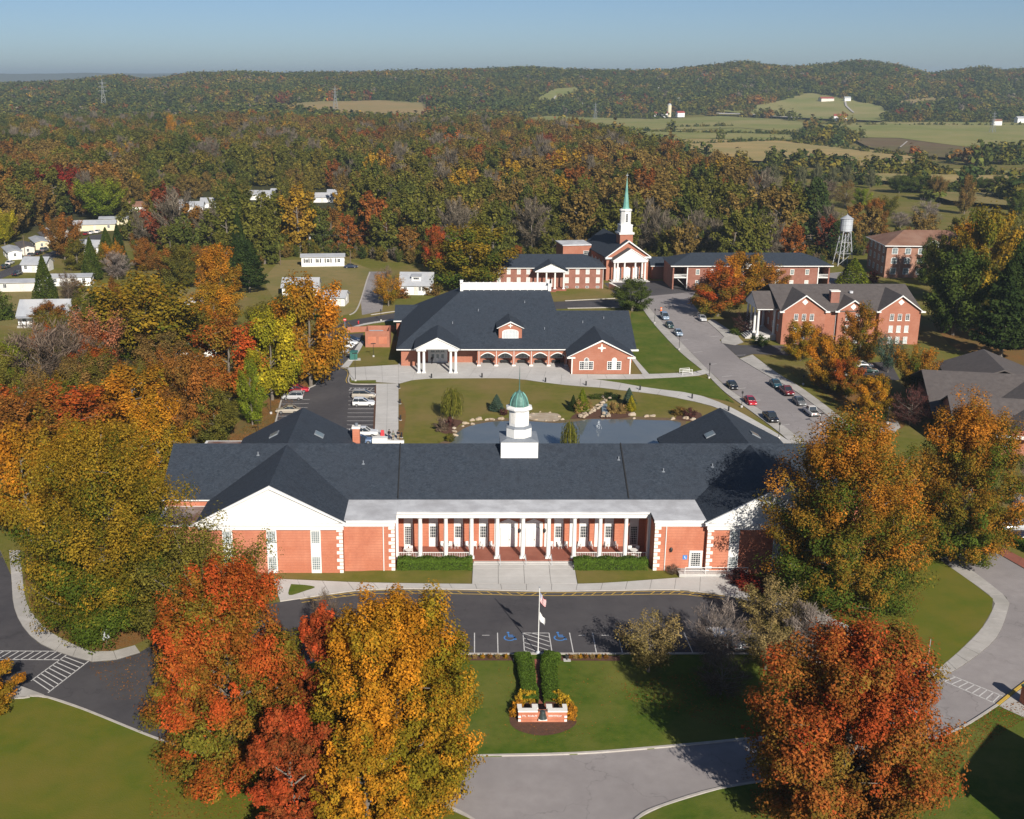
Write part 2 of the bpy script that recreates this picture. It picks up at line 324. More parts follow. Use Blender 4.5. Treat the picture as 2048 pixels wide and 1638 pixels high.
# lawns of the loop, raised behind their kerbs
LW = [(-500, 1402), (0, 1399), (60, 1393), (95, 1396), (170, 1421), (325, 1483), (450, 1521), (600, 1560), (750, 1586), (881, 1611), (942, 1638), (1010, 1690)]
sheet('lawn', LW + [(1010, 2000), (-500, 2000)], .10, 'lawn_olive', .1)
kerb(LW)
IS = [(440, 1420), (490, 1375), (580, 1335), (700, 1311), (1040, 1309), (1500, 1309), (1610, 1318), (1700, 1355), (1745, 1400), (1690, 1440), (1600, 1462), (1490, 1479), (1300, 1497), (1150, 1508), (950, 1513), (800, 1518), (650, 1515), (520, 1490), (455, 1450)]
sheet('lawn', IS, .10, 'lawn', .1)
kerb(IS + [IS[0]])
SE = [(1225, 1700), (1275, 1638), (1330, 1611), (1440, 1578), (1600, 1552), (1750, 1520), (1880, 1474), (1933, 1451), (1995, 1411)]
sheet('lawn', SE + [(2025, 1392), (2600, 1500), (2600, 2000), (1225, 2000)], .10, 'lawn', .1)
kerb(SE)
kerb([(1995, 1411), (2028, 1384), (2070, 1352)], .3, .16, m='yellow')
sheet('walk', [(1998, 1412), (2030, 1386), (2075, 1356), (2150, 1390), (2060, 1440)], .115, 'concrete2')
sheet('walk', [(1870, 1355), (1885, 1353), (1932, 1326), (1993, 1275), (2017, 1216), (2014, 1195), (1915, 1118), (1840, 1085), (1560, 1140), (1520, 1175), (1540, 1205), (1584, 1221), (1683, 1266), (1768, 1316)], .10, 'joint', .1)
walk('right_walk', [(1915, 1118), (1965, 1156), (2014, 1195), (2017, 1216), (1993, 1275), (1932, 1326), (1885, 1353)], [(1893, 1129), (1940, 1162), (1986, 1197), (1984, 1221), (1962, 1258), (1918, 1302), (1877, 1337)], 'concrete2', .13, 2.6)
walk('right_walk', [(1872, 1354), (1768, 1316), (1683, 1266), (1584, 1221), (1530, 1200)], [(1877, 1337), (1790, 1296), (1703, 1254), (1600, 1205), (1545, 1180)], 'concrete2', .13, 2.6)
sheet('lawn', [(1893, 1129), (1940, 1162), (1986, 1197), (1984, 1221), (1962, 1258), (1918, 1302), (1877, 1337), (1790, 1296), (1703, 1254), (1600, 1205), (1545, 1180), (1530, 1150), (1560, 1120), (1840, 1088)], .14, 'lawn_olive')
# right edge: brick walk, verge, car park and hedges
sheet('lawn', [(1966, 1077), (2058, 1128), (2600, 1400), (2600, 1050), (2040, 1010), (1900, 1030)], .06, 'grass')
walk('brick_walk', [(1973, 1092), (2050, 1137), (2300, 1275)], [(1982, 1082), (2058, 1122), (2310, 1248)], 'pave', .14, 3.2)
sheet('car_park', [(2004, 1064), (2060, 1085), (2400, 1180), (2400, 1090), (2060, 1045), (2000, 1050)], .08, 'asphalt')
sheet('walk', [(2025, 1010), (2100, 1030), (2200, 1040), (2100, 1000), (2030, 985)], .09, 'concrete2')
# front of the main building
walk('front_walk', [(560, 1201), (604, 1195), (710, 1180), (806, 1176), (949, 1178), (1080, 1181), (1200, 1180), (1342, 1178), (1396, 1182), (1446, 1188), (1500, 1199)], [(545, 1157), (620, 1160), (710, 1164), (806, 1166), (949, 1167.5), (1080, 1167.5), (1200, 1166), (1342, 1156), (1396, 1153), (1446, 1151), (1500, 1150)], 'concrete', .14, 3.2)
sheet('lawn', [(582, 1168), (612, 1170), (630, 1174), (612, 1181), (578, 1190)], .16, 'lawn', sm=True)
walk('entrance_plaza', [(944, 1167), (945, 1146), (946, 1123)], [(1155, 1167), (1151, 1146), (1148, 1123)], 'concrete', .15, 2.6, 4)
sheet('lawn', [(540, 1156), (620, 1159.5), (710, 1163.5), (806, 1165.5), (943, 1166.5), (944, 1138), (790, 1138), (692, 1144), (540, 1146)], .10, 'grass')
sheet('lawn', [(1156, 1166.5), (1250, 1163), (1338, 1156), (1331, 1138), (1150, 1138)], .10, 'grass')
kerb([(560, 1203), (604, 1197), (710, 1182), (806, 1178), (949, 1180), (1080, 1183), (1200, 1182), (1342, 1180), (1396, 1184), (1446, 1190), (1520, 1206)], .2, .14)
# painted yellow no-parking hatch along the kerb
hp = smooth(ptsG([(600, 1199), (710, 1184), (806, 1180), (949, 1182), (1080, 1185), (1200, 1184), (1342, 1182), (1396, 1186), (1450, 1192)]), 4)
hr = resample(hp, 1.25); hz = strip(hp, .11, .034, .040, -.95)
hz2 = strip(hp, .10, .034, .040, -.12); hz.add(hz2.v, hz2.f)
for i in range(1, len(hr) - 1):
    if i % 9 == 8: continue
    d = (hr[i + 1] - hr[i]).normalized(); nn = Vector((-d.y, d.x)); a = hr[i] - nn * .15; b = hr[i] - nn * .92 + d * (.7 if hr[i].x < 9 else -.7)
    hz.beam((a.x, a.y, .038), (b.x, b.y, .038), .11, .006)
tag(hz.build('kerb_hatching', M['yellow']), kind='structure')
# marked bays in the front lot
def line(p, q, w=.11, m='line', z=.037, mb=None):
    a = G(*p); b = G(*q); mb2 = mb or MB(); mb2.beam((a[0], a[1], z), (b[0], b[1], z), w, .006)
    if mb is None: return tag(mb2.build('bay_line', M[m]), kind='structure')
for x0, x1 in ((812, 806), (858, 853), (903, 899), (949, 949), (995, 996), (1139, 1147), (1185, 1193), (1235, 1245), (1368, 1386), (1323, 1338)): line((x0, 1266), (x1, 1307))
hb = MB(); A4 = [(1046, 1266.5), (1098, 1266.5), (1104, 1305), (1049, 1305)]
for a, b in zip(A4, A4[1:] + A4[:1]): line(a, b, mb=hb)
for k in range(5): line((1046 + .5 * k, 1267 + k * 9), (min(1099 + k, 1104), min(1284 + k * 9, 1305)), mb=hb) if k < 3 else line((1047.5 + .3 * k, 1268 + k * 8.5), (1078 - (k - 3) * 14, 1305), mb=hb)
line((1062, 1266.5), (1099, 1275), mb=hb)
tag(hb.build('hatched_bay', M['line']), kind='structure')
for cx in (1019, 1119):                                       # wheelchair symbols
    c = G(cx, 1275); w = MB()
    ring = [(c[0] + .62 * math.cos(a), c[1] - .15 + .62 * math.sin(a)) for a in np.linspace(2.3, 7.0, 16)]
    s = strip(ring, .16, .036, .042); w.add(s.v, s.f)
    for a, b in (((-.1, .9), (-.05, .1)), ((-.05, .1), (.55, .1)), ((.55, .1), (.75, -.6)), ((-.05, .5), (.45, .5))): w.beam((c[0] + a[0], c[1] + a[1], .039), (c[0] + b[0], c[1] + b[1], .039), .17, .006)
    w.lathe((c[0] - .12, c[1] + 1.15, .036), [(.17, 0), (.17, .006)], 8)
    tag(w.build('wheelchair_symbol', M['blue']), kind='structure')
for a, b in (((921, 1271), (934, 1271)), ((964, 1271), (979, 1271)), ((1157, 1271), (1171, 1271)), ((1203, 1271), (1217, 1271))): line(a, b, .1)
# crosswalks
def crosswalk(A, B, n, sl=0.0):
    mb = MB(); line(A[0], A[1], .12, mb=mb); line(B[0], B[1], .12, mb=mb)
    for k in range(n):
        t = (k + .5) / n; t2 = min(max(t + sl, 0), 1)
        p = [A[0][j] + (A[1][j] - A[0][j]) * t for j in (0, 1)]; q = [B[0][j] + (B[1][j] - B[0][j]) * t2 for j in (0, 1)]
        line(p, q, .12, mb=mb)
    tag(mb.build('crosswalk', M['line']), kind='structure')
crosswalk([(-60, 1302), (137, 1303)], [(-80, 1319), (120, 1320)], 13, -.05)
crosswalk([(140, 1305), (62, 1362)], [(182, 1319), (96, 1386)], 10)
crosswalk([(1905, 1352), (2006, 1393)], [(1882, 1360), (1992, 1408)], 8)
# left loop footway and the litter under the big trees
walk('left_walk', [(18, 1100), (23, 1160), (31, 1226), (75, 1284), (165, 1318), (215, 1322), (280, 1304)], [(40, 1100), (46, 1160), (56, 1212), (98, 1262), (176, 1300), (215, 1304), (270, 1290)], 'concrete2', .14, 2.8)
sheet('leaf_strewn_ground', [(44, 1060), (50, 1160), (60, 1212), (100, 1262), (178, 1299), (215, 1303), (270, 1289), (330, 1262), (450, 1215), (540, 1198), (540, 1150), (400, 1150), (330, 1050), (200, 1020)], .07, 'litter')
# car park left of the hall
sheet('walk', [(-80, 1370), (40, 1371), (88, 1389), (92, 1394), (60, 1392), (-80, 1401)], .12, 'concrete2')
sheet('car_park', [(545, 900), (553, 838), (564, 797), (585, 783), (615, 777), (642, 758), (649, 749), (655, 735), (668, 715), (676, 690), (690, 668), (728, 666), (716, 690), (700, 712), (683, 733), (700, 745), (699, 767), (753, 768), (749, 900)], .03, 'asphalt')
kerb([(548, 860), (553, 838), (564, 797), (568, 793)]); kerb([(612, 778), (630, 771), (642, 758), (649, 748), (653, 738)])
kerb([(683, 734), (694, 738), (700, 746), (697, 760), (700, 767), (715, 769), (752, 769)])
kerb([(681, 735), (691, 740), (696, 748), (692, 760), (694, 766)], .14, .04, m='yellow')
sheet('lawn', [(701, 765), (703, 761), (752, 760), (752, 766)], .14, 'lawn')
for i in range(6): line((566 - i * 3.2, 800 + i * 8.2), (620 - i * 2.5, 800 + i * 8.2 - 1))
for i in range(13): line((698 - i * .55, 786 + i * 8), (751 - i * .25, 786 + i * 8))
crosswalk([(699, 776), (750, 776)], [(698, 781), (750, 781)], 6, -.1)
sheet('mulch_strip', [(749.5, 772), (752.5, 772), (750, 900), (744.5, 900)], .06, 'mulch')
walk('hall_walk', [(752, 767), (752, 800), (750, 850), (748, 905)], [(797, 767), (797, 800), (797, 850), (797, 905)], 'concrete', .13, 3.4, 2)
walk('hall_walk', [(696, 735), (699, 750), (703, 760)], [(797, 729), (797, 750), (797, 766.5)], 'concrete', .13, 4.0, 3)
walk('side_walk', [(683, 733), (697, 717), (714, 692), (722, 680)], [(697, 734), (706, 722), (724, 693), (728, 683)], 'concrete', .13, 3.2)
sheet('lawn', [(707, 728), (712, 721), (728, 693), (790, 694), (790, 728), (740, 731)], .05, 'grass')
# court in front of the hall and the path to the street
walk('hall_court', [(797, 767), (838, 757.5), (930, 756), (1024, 756), (1077, 763), (1136, 770), (1212, 775.5), (1250, 781), (1300, 786), (1367, 798), (1437, 816), (1523, 861), (1562, 886)], [(797, 727), (838, 725), (930, 724), (1024, 724), (1077, 738), (1136, 752), (1212, 761), (1250, 767), (1300, 776), (1386, 787), (1453, 810), (1535, 855), (1585, 886)], 'concrete', .12, 4.2, 2)
sheet('hall_terrace', [(797, 728), (803, 722), (1140, 722), (1140, 753), (1077, 740), (1024, 728)], .10, 'concrete')
walk('gable_walk', [(1138, 757), (1270, 757.5), (1395, 751), (1420, 745)], [(1138, 748), (1270, 748.5), (1385, 744), (1408, 739)], 'concrete', .13, 4.0)
sheet('walk', [(1262, 716), (1270, 716), (1300, 750), (1288, 752)], .09, 'concrete')
sheet('lawn', [(800, 768), (838, 758), (1024, 757), (1136, 771), (1250, 782), (1367, 799), (1437, 817), (1555, 884), (1560, 900), (798, 900)], .05, 'grass')
sheet('lawn', [(1160, 758.5), (1270, 759), (1395, 753), (1424, 760), (1470, 806), (1400, 790), (1300, 776), (1212, 763)], .05, 'lawn')
sheet('lawn', [(1262, 625), (1285, 618), (1307, 647), (1357, 701), (1403, 740), (1385, 743), (1300, 748), (1262, 715)], .05, 'lawn')
sheet('fallen_leaves', [(798, 800), (806, 805), (812, 830), (806, 870), (804, 900), (798, 900)], .06, 'litter', sm=True)
# the street on the right with its footways
WE = [(1294, 610), (1326, 646), (1370, 692), (1420, 743), (1458, 778), (1519, 818), (1581, 861), (1620, 895)]
sheet('street', [(1240, 614), (1240, 598), (1310, 590), (1392, 583), (1380, 600), (1400, 626), (1414, 642), (1449, 674), (1439, 680), (1446, 687), (1479, 717), (1541, 754), (1588, 780), (1663, 837), (1710, 895)] + WE[::-1], .03, 'asphalt2')
walk('street_walk', WE, [(1285, 617), (1307, 647), (1357, 701), (1408, 743), (1447, 782), (1502, 822), (1560, 866), (1592, 895)], 'concrete2', .13, 4.2)
walk('street_walk', [(1414, 642), (1449, 674), (1439, 680), (1446, 687), (1470, 690)], [(1424, 637), (1466, 664), (1476, 671), (1482, 680), (1487, 684)], 'concrete2', .13, 4)
walk('street_walk', [(1479, 717), (1541, 754), (1588, 780), (1663, 837), (1700, 880)], [(1505, 709), (1555, 746), (1606, 777), (1682, 834), (1725, 875)], 'concrete2', .13, 4.2)
sheet('side_street', [(1446, 687), (1480, 690), (1560, 691), (1640, 700), (1640, 716), (1560, 710), (1505, 708), (1479, 716)], .035, 'asphalt')
sheet('shop_court', [(1690, 730), (1780, 722), (1800, 760), (1700, 765)], .05, 'asphalt')
for i in range(9): line((1330 + 28.5 * i * 1.0, 656 + 24.5 * i), (1347 + 29 * i, 655 + 24.2 * i), .12, z=.038)
for i in range(8): line((1438 + 28 * i, 672 + 20.5 * i) if i < 1 else (1462 + 29 * i, 690 + 20 * i), (1420 + 28 * i, 674 + 20.5 * i) if i < 1 else (1443 + 29 * i, 691 + 20 * i), .12, z=.038)
sheet('lawn', [(1507, 709), (1560, 711), (1640, 718), (1740, 800), (1760, 870), (1690, 840), (1606, 777), (1555, 746)], .05, 'grass')
sheet('leaf_strewn_ground', [(1620, 760), (1760, 770), (1810, 850), (1750, 850), (1690, 815)], .06, 'litter', sm=True)
walk('curved_walk', [(1715, 862), (1770, 868), (1800, 858), (1795, 842), (1770, 832)], [(1712, 850), (1760, 856), (1782, 852), (1778, 844), (1764, 840)], 'concrete2', .11, 4)
# back road and chapel court
sheet('back_road', [(600, 700), (690, 642), (740, 634), (800, 624), (1000, 609), (1140, 602), (1240, 598), (1240, 614), (1140, 617), (1000, 622), (800, 638), (725, 649), (692, 662), (655, 690)], .025, 'asphalt')
walk('back_walk', [(692, 663), (725, 650), (800, 639), (860, 634)], [(694, 658), (726, 647), (800, 636.5), (860, 631.5)], 'concrete', .13, 4)
kerb([(1130, 602), (1230, 597)], .4); kerb([(1135, 617), (1285, 614)], .5); kerb([(742, 630), (790, 623), (830, 618)], .4); kerb([(700, 630), (712, 622), (722, 600), (734, 560), (740, 545)], .4)
sheet('gravel_drive', [(738, 543), (772, 543), (768, 600), (764, 622), (724, 630), (722, 605)], .015, 'asphalt2')
sheet('chapel_court', [(1208, 566), (1300, 561), (1340, 562), (1392, 583), (1310, 591), (1240, 598)], .04, 'asphalt')
sheet('dormitory_lawn', [(1010, 581), (1208, 578), (1232, 596), (1140, 601), (1000, 608)], .03, 'grass')
sheet('dormitory_court', [(1640, 548), (1720, 540), (1740, 556), (1700, 580), (1640, 575)], .03, 'asphalt2')
sheet('lane', [(-60, 575), (0, 543), (44, 526), (103, 503), (154, 484), (183, 470), (217, 467), (217, 474), (150, 496), (110, 515), (70, 531), (37, 543), (0, 558), (-60, 600)], .03, 'asphalt')
sheet('dry_lawn', [(525, 560), (560, 520), (690, 518), (745, 540), (722, 610), (700, 628), (640, 640), (560, 620)], .01, 'dry')
sheet('dry_lawn', [(-60, 640), (0, 590), (70, 570), (130, 580), (200, 570), (420, 555), (400, 620), (200, 640), (60, 660)], .01, 'dry')
sheet('leaf_strewn_ground', [(440, 900), (470, 850), (545, 790), (566, 790), (553, 838), (540, 900)], .02, 'litter')
sheet('leaf_strewn_ground', [(600, 790), (620, 768), (645, 745), (650, 738), (600, 740), (560, 780)], .02, 'litter')
sheet('leaf_strewn_ground', [(1850, 650), (1900, 640), (2060, 640), (2200, 720), (2060, 760), (1930, 745)], .02, 'litter')
sheet('lawn', [(1835, 640), (1850, 630), (1900, 690), (1990, 740), (1880, 750), (1800, 720)], .025, 'grass')
# pond
bank = [(893, 880), (905, 862), (930, 848), (985, 838), (1010, 836), (1060, 836), (1110, 840), (1150, 838), (1180, 830), (1250, 833), (1300, 834), (1372, 841), (1345, 872), (1335, 905), (880, 905)]
sheet('pond_bank', bank, .065, 'mud', sm=True)
pond = [(905, 884), (914, 866), (940, 852), (990, 843), (1060, 842.5), (1112, 846), (1150, 843), (1185, 838), (1250, 839), (1300, 840), (1362, 845), (1338, 876), (1325, 908), (895, 908)]
sheet('pond', pond, .085, 'pond', sm=True)
sheet('mulch_bed', [(872, 858), (878, 846), (895, 838), (925, 842), (912, 856), (905, 868), (885, 866)], .07, 'mulch', sm=True)
sheet('mulch_bed', [(1140, 838), (1150, 828), (1180, 820), (1250, 818), (1262, 832), (1230, 838), (1185, 837)], .075, 'mulch', sm=True)
sheet('mulch_bed', [(1350, 838), (1360, 828), (1400, 825), (1400, 842), (1372, 842)], .075, 'mulch', sm=True)
sheet('gravel_bank', [(1058, 838), (1060, 827), (1110, 826), (1122, 834), (1112, 842), (1075, 842)], .08, 'rock', sm=True)
# bell sign bed, brick path and flower strip on the loop lawn
sheet('mulch_bed', [(1019, 1432), (1028, 1415), (1060, 1404), (1110, 1404), (1142, 1415), (1152, 1435), (1150, 1450), (1125, 1464), (1085, 1471), (1045, 1464), (1022, 1450)], .115, 'mulch', sm=True)
sheet('brick_path', [(1069, 1318), (1079, 1318), (1088, 1404), (1100, 1412), (1130, 1424), (1045, 1424), (1065, 1412), (1075, 1404)], .13, 'pave')
sheet('mulch_strip', [(880, 1311), (1040, 1311), (1036, 1321), (880, 1321)], .112, 'mulch'); sheet('mulch_strip', [(1115, 1311), (1240, 1311), (1240, 1322), (1118, 1321)], .112, 'mulch')
# farmland beyond the woods, draped on the terrain
def field(name, px, m, lift=1.2):
    p = [Gt(*q) for q in px]; bm = bmesh.new(); vs = [bm.verts.new((x, y, 0)) for x, y in p]; bm.faces.new(vs)
    bmesh.ops.triangulate(bm, faces=bm.faces[:])
    for _ in range(5):
        es = [e for e in bm.edges if e.calc_length() > 55]
        if not es: break
        bmesh.ops.subdivide_edges(bm, edges=es, cuts=1); bmesh.ops.triangulate(bm, faces=bm.faces[:])
    for v in bm.verts: v.co.z = Tz(v.co.x, v.co.y) + lift
    me = bpy.data.meshes.new(name); bm.to_mesh(me); bm.free()
    return tag(put(name, me, mat=m), kind='structure')
M['past'] = mat('pasture', (.17, .19, .062), (.225, .22, .085), .02, 1, (.29, .245, .115), .008, spec=0)
M['tan'] = mat('mown_field', (.31, .215, .105), (.25, .195, .09), .02, 1, (.20, .185, .08), .008, spec=0)
M['gold'] = mat('stubble_field', (.37, .265, .125), (.30, .235, .105), .02, 1, (.23, .21, .09), .01, spec=0)
M['fallow'] = mat('fallow_field', (.125, .085, .06), (.17, .13, .07), .03, 1, (.12, .12, .05), .01, spec=0)
FIELDS = [([(560, 222), (575, 209), (640, 204), (760, 202), (850, 207), (868, 224), (850, 247), (780, 250), (650, 238)], 'tan'),
          ([(130, 230), (150, 216), (260, 211), (480, 207), (575, 209), (560, 222), (400, 221), (250, 224)], 'tan'),
          ([(1030, 252), (1050, 238), (1100, 234), (1300, 240), (1440, 234), (1560, 240), (1640, 252), (1590, 268), (1480, 258), (1300, 262), (1150, 262)], 'past'),
          ([(1150, 263), (1300, 263), (1480, 259), (1590, 269), (1620, 280), (1560, 284), (1380, 280), (1300, 292)], 'past'),
          ([(1300, 293), (1380, 281), (1560, 285), (1720, 300), (1850, 318), (1860, 335), (1800, 340), (1600, 330), (1480, 325), (1390, 312)], 'gold'),
          ([(1640, 252), (1800, 246), (2200, 250), (2400, 290), (2050, 310), (1950, 300), (1800, 280), (1700, 278)], 'past'),
          ([(1700, 279), (1800, 281), (1950, 301), (2050, 311), (2000, 330), (1860, 318), (1740, 300)], 'fallow'),
          ([(1700, 352), (1800, 345), (1900, 352), (2060, 360), (2300, 380), (2300, 400), (2060, 390), (1880, 384), (1760, 368)], 'gold'),
          ([(1900, 345), (2060, 350), (2300, 366), (2300, 376), (2060, 361), (1930, 354)], 'past'),
          ([(1840, 392), (1930, 394), (2060, 396), (2300, 410), (2300, 450), (2060, 425), (1900, 412)], 'dry'),
          ([(1430, 224), (1500, 216), (1560, 205), (1610, 189), (1640, 190), (1700, 203), (1760, 214), (1795, 234), (1760, 246), (1640, 241), (1500, 232)], 'past'),
          ([(1765, 212), (1850, 198), (1950, 196), (1978, 202), (1900, 208), (1825, 222)], 'tan'),
          ([(1045, 212), (1110, 180), (1155, 177), (1162, 190), (1130, 205), (1090, 214)], 'past'),
          ([(1055, 166), (1080, 164), (1130, 172), (1120, 178), (1075, 174)], 'fallow'),
          ([(245, 176), (262, 173), (275, 178), (250, 180)], 'past')]
for k, (px, m) in enumerate(FIELDS): field('field', px, M[m], 1.2 + .15 * k)
for px in ([(1110, 196), (1104, 205), (1094, 214), (1097, 214), (1107, 205), (1113, 196)], [(1688, 208), (1690, 216), (1705, 230), (1709, 230), (1694, 216), (1692, 208)], [(1432, 230), (1500, 232), (1600, 239), (1600, 241), (1500, 234), (1432, 232.5)], [(1798, 302), (1812, 290), (1815, 290), (1801, 302)]): field('farm_track', px, M['kerb'], 3.6)
# ------------------------------------------------------------------ building kit: local frames look towards -Y (the camera)
CACHE = {}
def win_mesh(w, h, cols, rows, arch, fr):
    k = ('w', round(w, 2), round(h, 2), cols, rows, arch, fr)
    if k in CACHE: return CACHE[k]
    f = MB(); g = MB(); t = fr
    if arch:
        r = w / 2; rise = arch; n = 10
        cy = h - rise; pts = [(-r, 0), (r, 0)] + [(r * math.cos(a), cy + rise * math.sin(a)) for a in np.linspace(0, math.pi, n)]
        inn = [(-r + t, t), (r - t, t)] + [((r - t) * math.cos(a), cy + (rise - t) * math.sin(a)) for a in np.linspace(0, math.pi, n)]
        m = len(pts)
        for i in range(m):
            j = (i + 1) % m
            f.ext([(pts[i][0], -.01, pts[i][1]), (pts[j][0], -.01, pts[j][1]), (inn[j][0], -.01, inn[j][1]), (inn[i][0], -.01, inn[i][1])], (0, -.07, 0))
        g.ext([(p[0], .02, p[1]) for p in inn], (0, -.05, 0))
    else:
        f.box(-w / 2, w / 2, -.08, -.01, 0, t); f.box(-w / 2, w / 2, -.08, -.01, h - t, h)
        f.box(-w / 2, -w / 2 + t, -.08, -.01, t, h - t); f.box(w / 2 - t, w / 2, -.08, -.01, t, h - t)
        g.box(-w / 2 + t, w / 2 - t, -.03, .02, t, h - t)
    b = min(.05, t * .6)
    for i in range(1, cols): x = -w / 2 + w * i / cols; f.box(x - b / 2, x + b / 2, -.065, -.028, t, h - t - (arch * .25 if arch else 0))
    for i in range(1, rows): z = h * i / rows; f.box(-w / 2 + t, w / 2 - t, -.06, -.027, z - b / 2, z + b / 2)
    CACHE[k] = (f.mesh('window'), g.mesh('pane')); return CACHE[k]
def window(p, x, y, z, w, h, cols=2, rows=4, rz=0.0, glass='glass', arch=0, fr=.1, frame='white', sill=False, name='window', label=None):
    a, b = win_mesh(w, h, cols, rows, arch, fr)
    o = put(name, a, p, (x, y, z), rz, M[frame]); put('pane', b, o, mat=M[glass])
    if sill: put('sill', CACHE.setdefault(('s', round(w, 2)), MB().box(-w / 2 - .1, w / 2 + .1, -.16, -.005, -.14, -.02).mesh('sill')), o, mat=M['stone'])
    if label: o['label'] = label
    return o
def door(p, x, y, z, w, h, leaves=1, rz=0.0, m='white', glass=None, name='door'):
    k = ('d', round(w, 2), round(h, 2), leaves, bool(glass))
    if k not in CACHE:
        f = MB(); f.box(-w / 2 - .12, -w / 2, -.12, 0, 0, h + .12); f.box(w / 2, w / 2 + .12, -.12, 0, 0, h + .12); f.box(-w / 2, w / 2, -.12, 0, h, h + .12)
        for i in range(leaves):
            x0 = -w / 2 + w * i / leaves + .02; x1 = -w / 2 + w * (i + 1) / leaves - .02; f.box(x0, x1, -.07, -.01, 0.01, h - .02)
            for z0, z1 in ((.12, .42), (.5, .93)): f.box(x0 + .12, x1 - .12, -.09, -.071, h * z0, h * z1)
        CACHE[k] = f.mesh('door')
    o = put(name, CACHE[k], p, (x, y, z), rz, M[m]); put('handle', CACHE.setdefault('handle', MB().box(-.02, .02, -.17, -.095, 0, .25).mesh('handle')), o, (.14, 0, .95), mat=M['black'])
    if glass: put('pane', MB().box(-w / 2 + .2, w / 2 - .2, -.11, -.092, h * .5, h * .9).mesh('pane'), o, mat=M[glass])
    return o
def column(p, x, y, z, h, r, name='column', n=12):
    k = ('c', round(h, 2), round(r, 2))
    if k not in CACHE:
        mb = MB(); mb.box(-r * 1.35, r * 1.35, -r * 1.35, r * 1.35, 0, r * .5); mb.lathe((0, 0, r * .5), [(r * 1.25, 0), (r * 1.2, r * .3), (r, r * .5), (r * 1.0, h * .4), (r * .84, h - r * 1.4), (r * 1.05, h - r * 1.3), (r * 1.15, h - r * 1.0)], n)
        mb.box(-r * 1.25, r * 1.25, -r * 1.25, r * 1.25, h - r * .5, h); CACHE[k] = mb.mesh('column')
    return put(name, CACHE[k], p, (x, y, z), mat=M['white'])
def gable_x(x0, x1, yc, hw, ze, zr, t=.28):                     # ridge along x
    return MB().ext([(x0, yc - hw, ze), (x0, yc, zr), (x0, yc + hw, ze), (x0, yc + hw, ze - t), (x0, yc, zr - t), (x0, yc - hw, ze - t)], (x1 - x0, 0, 0))
def gable_y(y0, y1, xc, hw, ze, zr, t=.28):
    return MB().ext([(xc - hw, y0, ze), (xc, y0, zr), (xc + hw, y0, ze), (xc + hw, y0, ze - t), (xc, y0, zr - t), (xc - hw, y0, ze - t)], (0, y1 - y0, 0))
def hip(x0, x1, y0, y1, ze, zr, ix0, ix1, iy0, iy1):             # hipped roof up to a ridge or a flat
    v = [(x0, y0, ze), (x1, y0, ze), (x1, y1, ze), (x0, y1, ze), (ix0, iy0, zr), (ix1, iy0, zr), (ix1, iy1, zr), (ix0, iy1, zr)]
    f = [(0, 1, 2, 3), (0, 1, 5, 4), (1, 2, 6, 5), (2, 3, 7, 6), (3, 0, 4, 7)]
    if abs(iy1 - iy0) < 1e-3 or abs(ix1 - ix0) < 1e-3:
        if abs(iy1 - iy0) < 1e-3: f = [(0, 1, 2, 3), (0, 1, 5, 4), (1, 2, 5), (2, 3, 4, 5), (3, 0, 4)]; v = v[:6]
    else: f.append((4, 5, 6, 7))
    return MB().add(v, f)
def wall_gable_y(mb, xc, hw, y, zb, ze, zr, th=.3):              # brick wall with gable, facing -Y
    return mb.ext([(xc - hw, y, zb), (xc + hw, y, zb), (xc + hw, y, ze), (xc, y, zr), (xc - hw, y, ze)], (0, th, 0))
def rakes(mb, xc, hw, y, ze, zr, w=.35, d=.3):
    for s in (-1, 1): mb.ext([(xc + s * hw, y, ze), (xc, y, zr), (xc, y, zr - w), (xc + s * (hw - w * .7), y, ze - .02)][::s], (0, -d, 0))
    return mb
def quoins(p, x, y, side, z0, n, step=.54, hh=.43):
    A = CACHE.setdefault('qa', MB().box(0, .82, -.06, 0.01, 0, hh).mesh('quoin')); B = CACHE.setdefault('qb', MB().box(0, .48, -.062, 0.01, 0, hh).mesh('quoin'))
    for i in range(n):
        me = A if i % 2 else B
        o = put('quoin', me, p, (x, y, z0 + i * step), mat=M['stone']); o.scale.x = side
def lantern(p, x, y, z):
    me = CACHE.setdefault('lantern', MB().box(-.05, .05, -.2, 0, .45, .52).lathe((0, -.24, 0), [(.06, -.05), (.16, .05), (.2, .4), (.05, .6)], 6).mesh('wall_lamp'))
    return put('wall_lamp', me, p, (x, y, z), mat=M['black'])
# ================================================================== main building in front
BA = empty('main_building', (9.8, 136, 0), 0, 'long red brick building with white colonnade, cupola and charcoal roof behind the flagpole', 'building')
w = MB()
w.box(-48.9, 48.9, 8.0, 26.0, 0, 7.45)
for s in (-1, 1):
    c = 33.1 * s; w.box(c - 9.3, c + 9.3, 0, 35, 0, 6.95); w.box(min(17.05 * s, 23.75 * s), max(17.05 * s, 23.75 * s), .75, 7.99, 0, 6.45)
w.build('wall', M['brick'], BA)
gable_x(-49.4, 49.4, 17.0, 9.3, 7.55, 12.45).build('roof', M['roof'], BA)
for s in (-1, 1):
    rf = gable_y(-.35, 35.4, 33.1 * s, 9.75, 7.28, 12.36).build('wing_roof', M['roof'], BA)
    for sx in (-1, 1):
        sk = MB(); z = 7.28 + (12.36 - 7.28) * (1 - 3.4 / 9.75)
        a = math.atan2(5.08, 9.75)
        o = MB().box(-.75, .75, -.9, .9, .02, .16).build('skylight', M['lead'], rf, (33.1 * s + sx * 3.4, 26.8, z)); o.rotation_euler = (0, a * sx, 0)
        g = MB().box(-.62, .62, -.77, .77, .161, .18).build('pane', M['glass_mid'], rf, (33.1 * s + sx * 3.4, 26.8, z)); g.rotation_euler = (0, a * sx, 0)
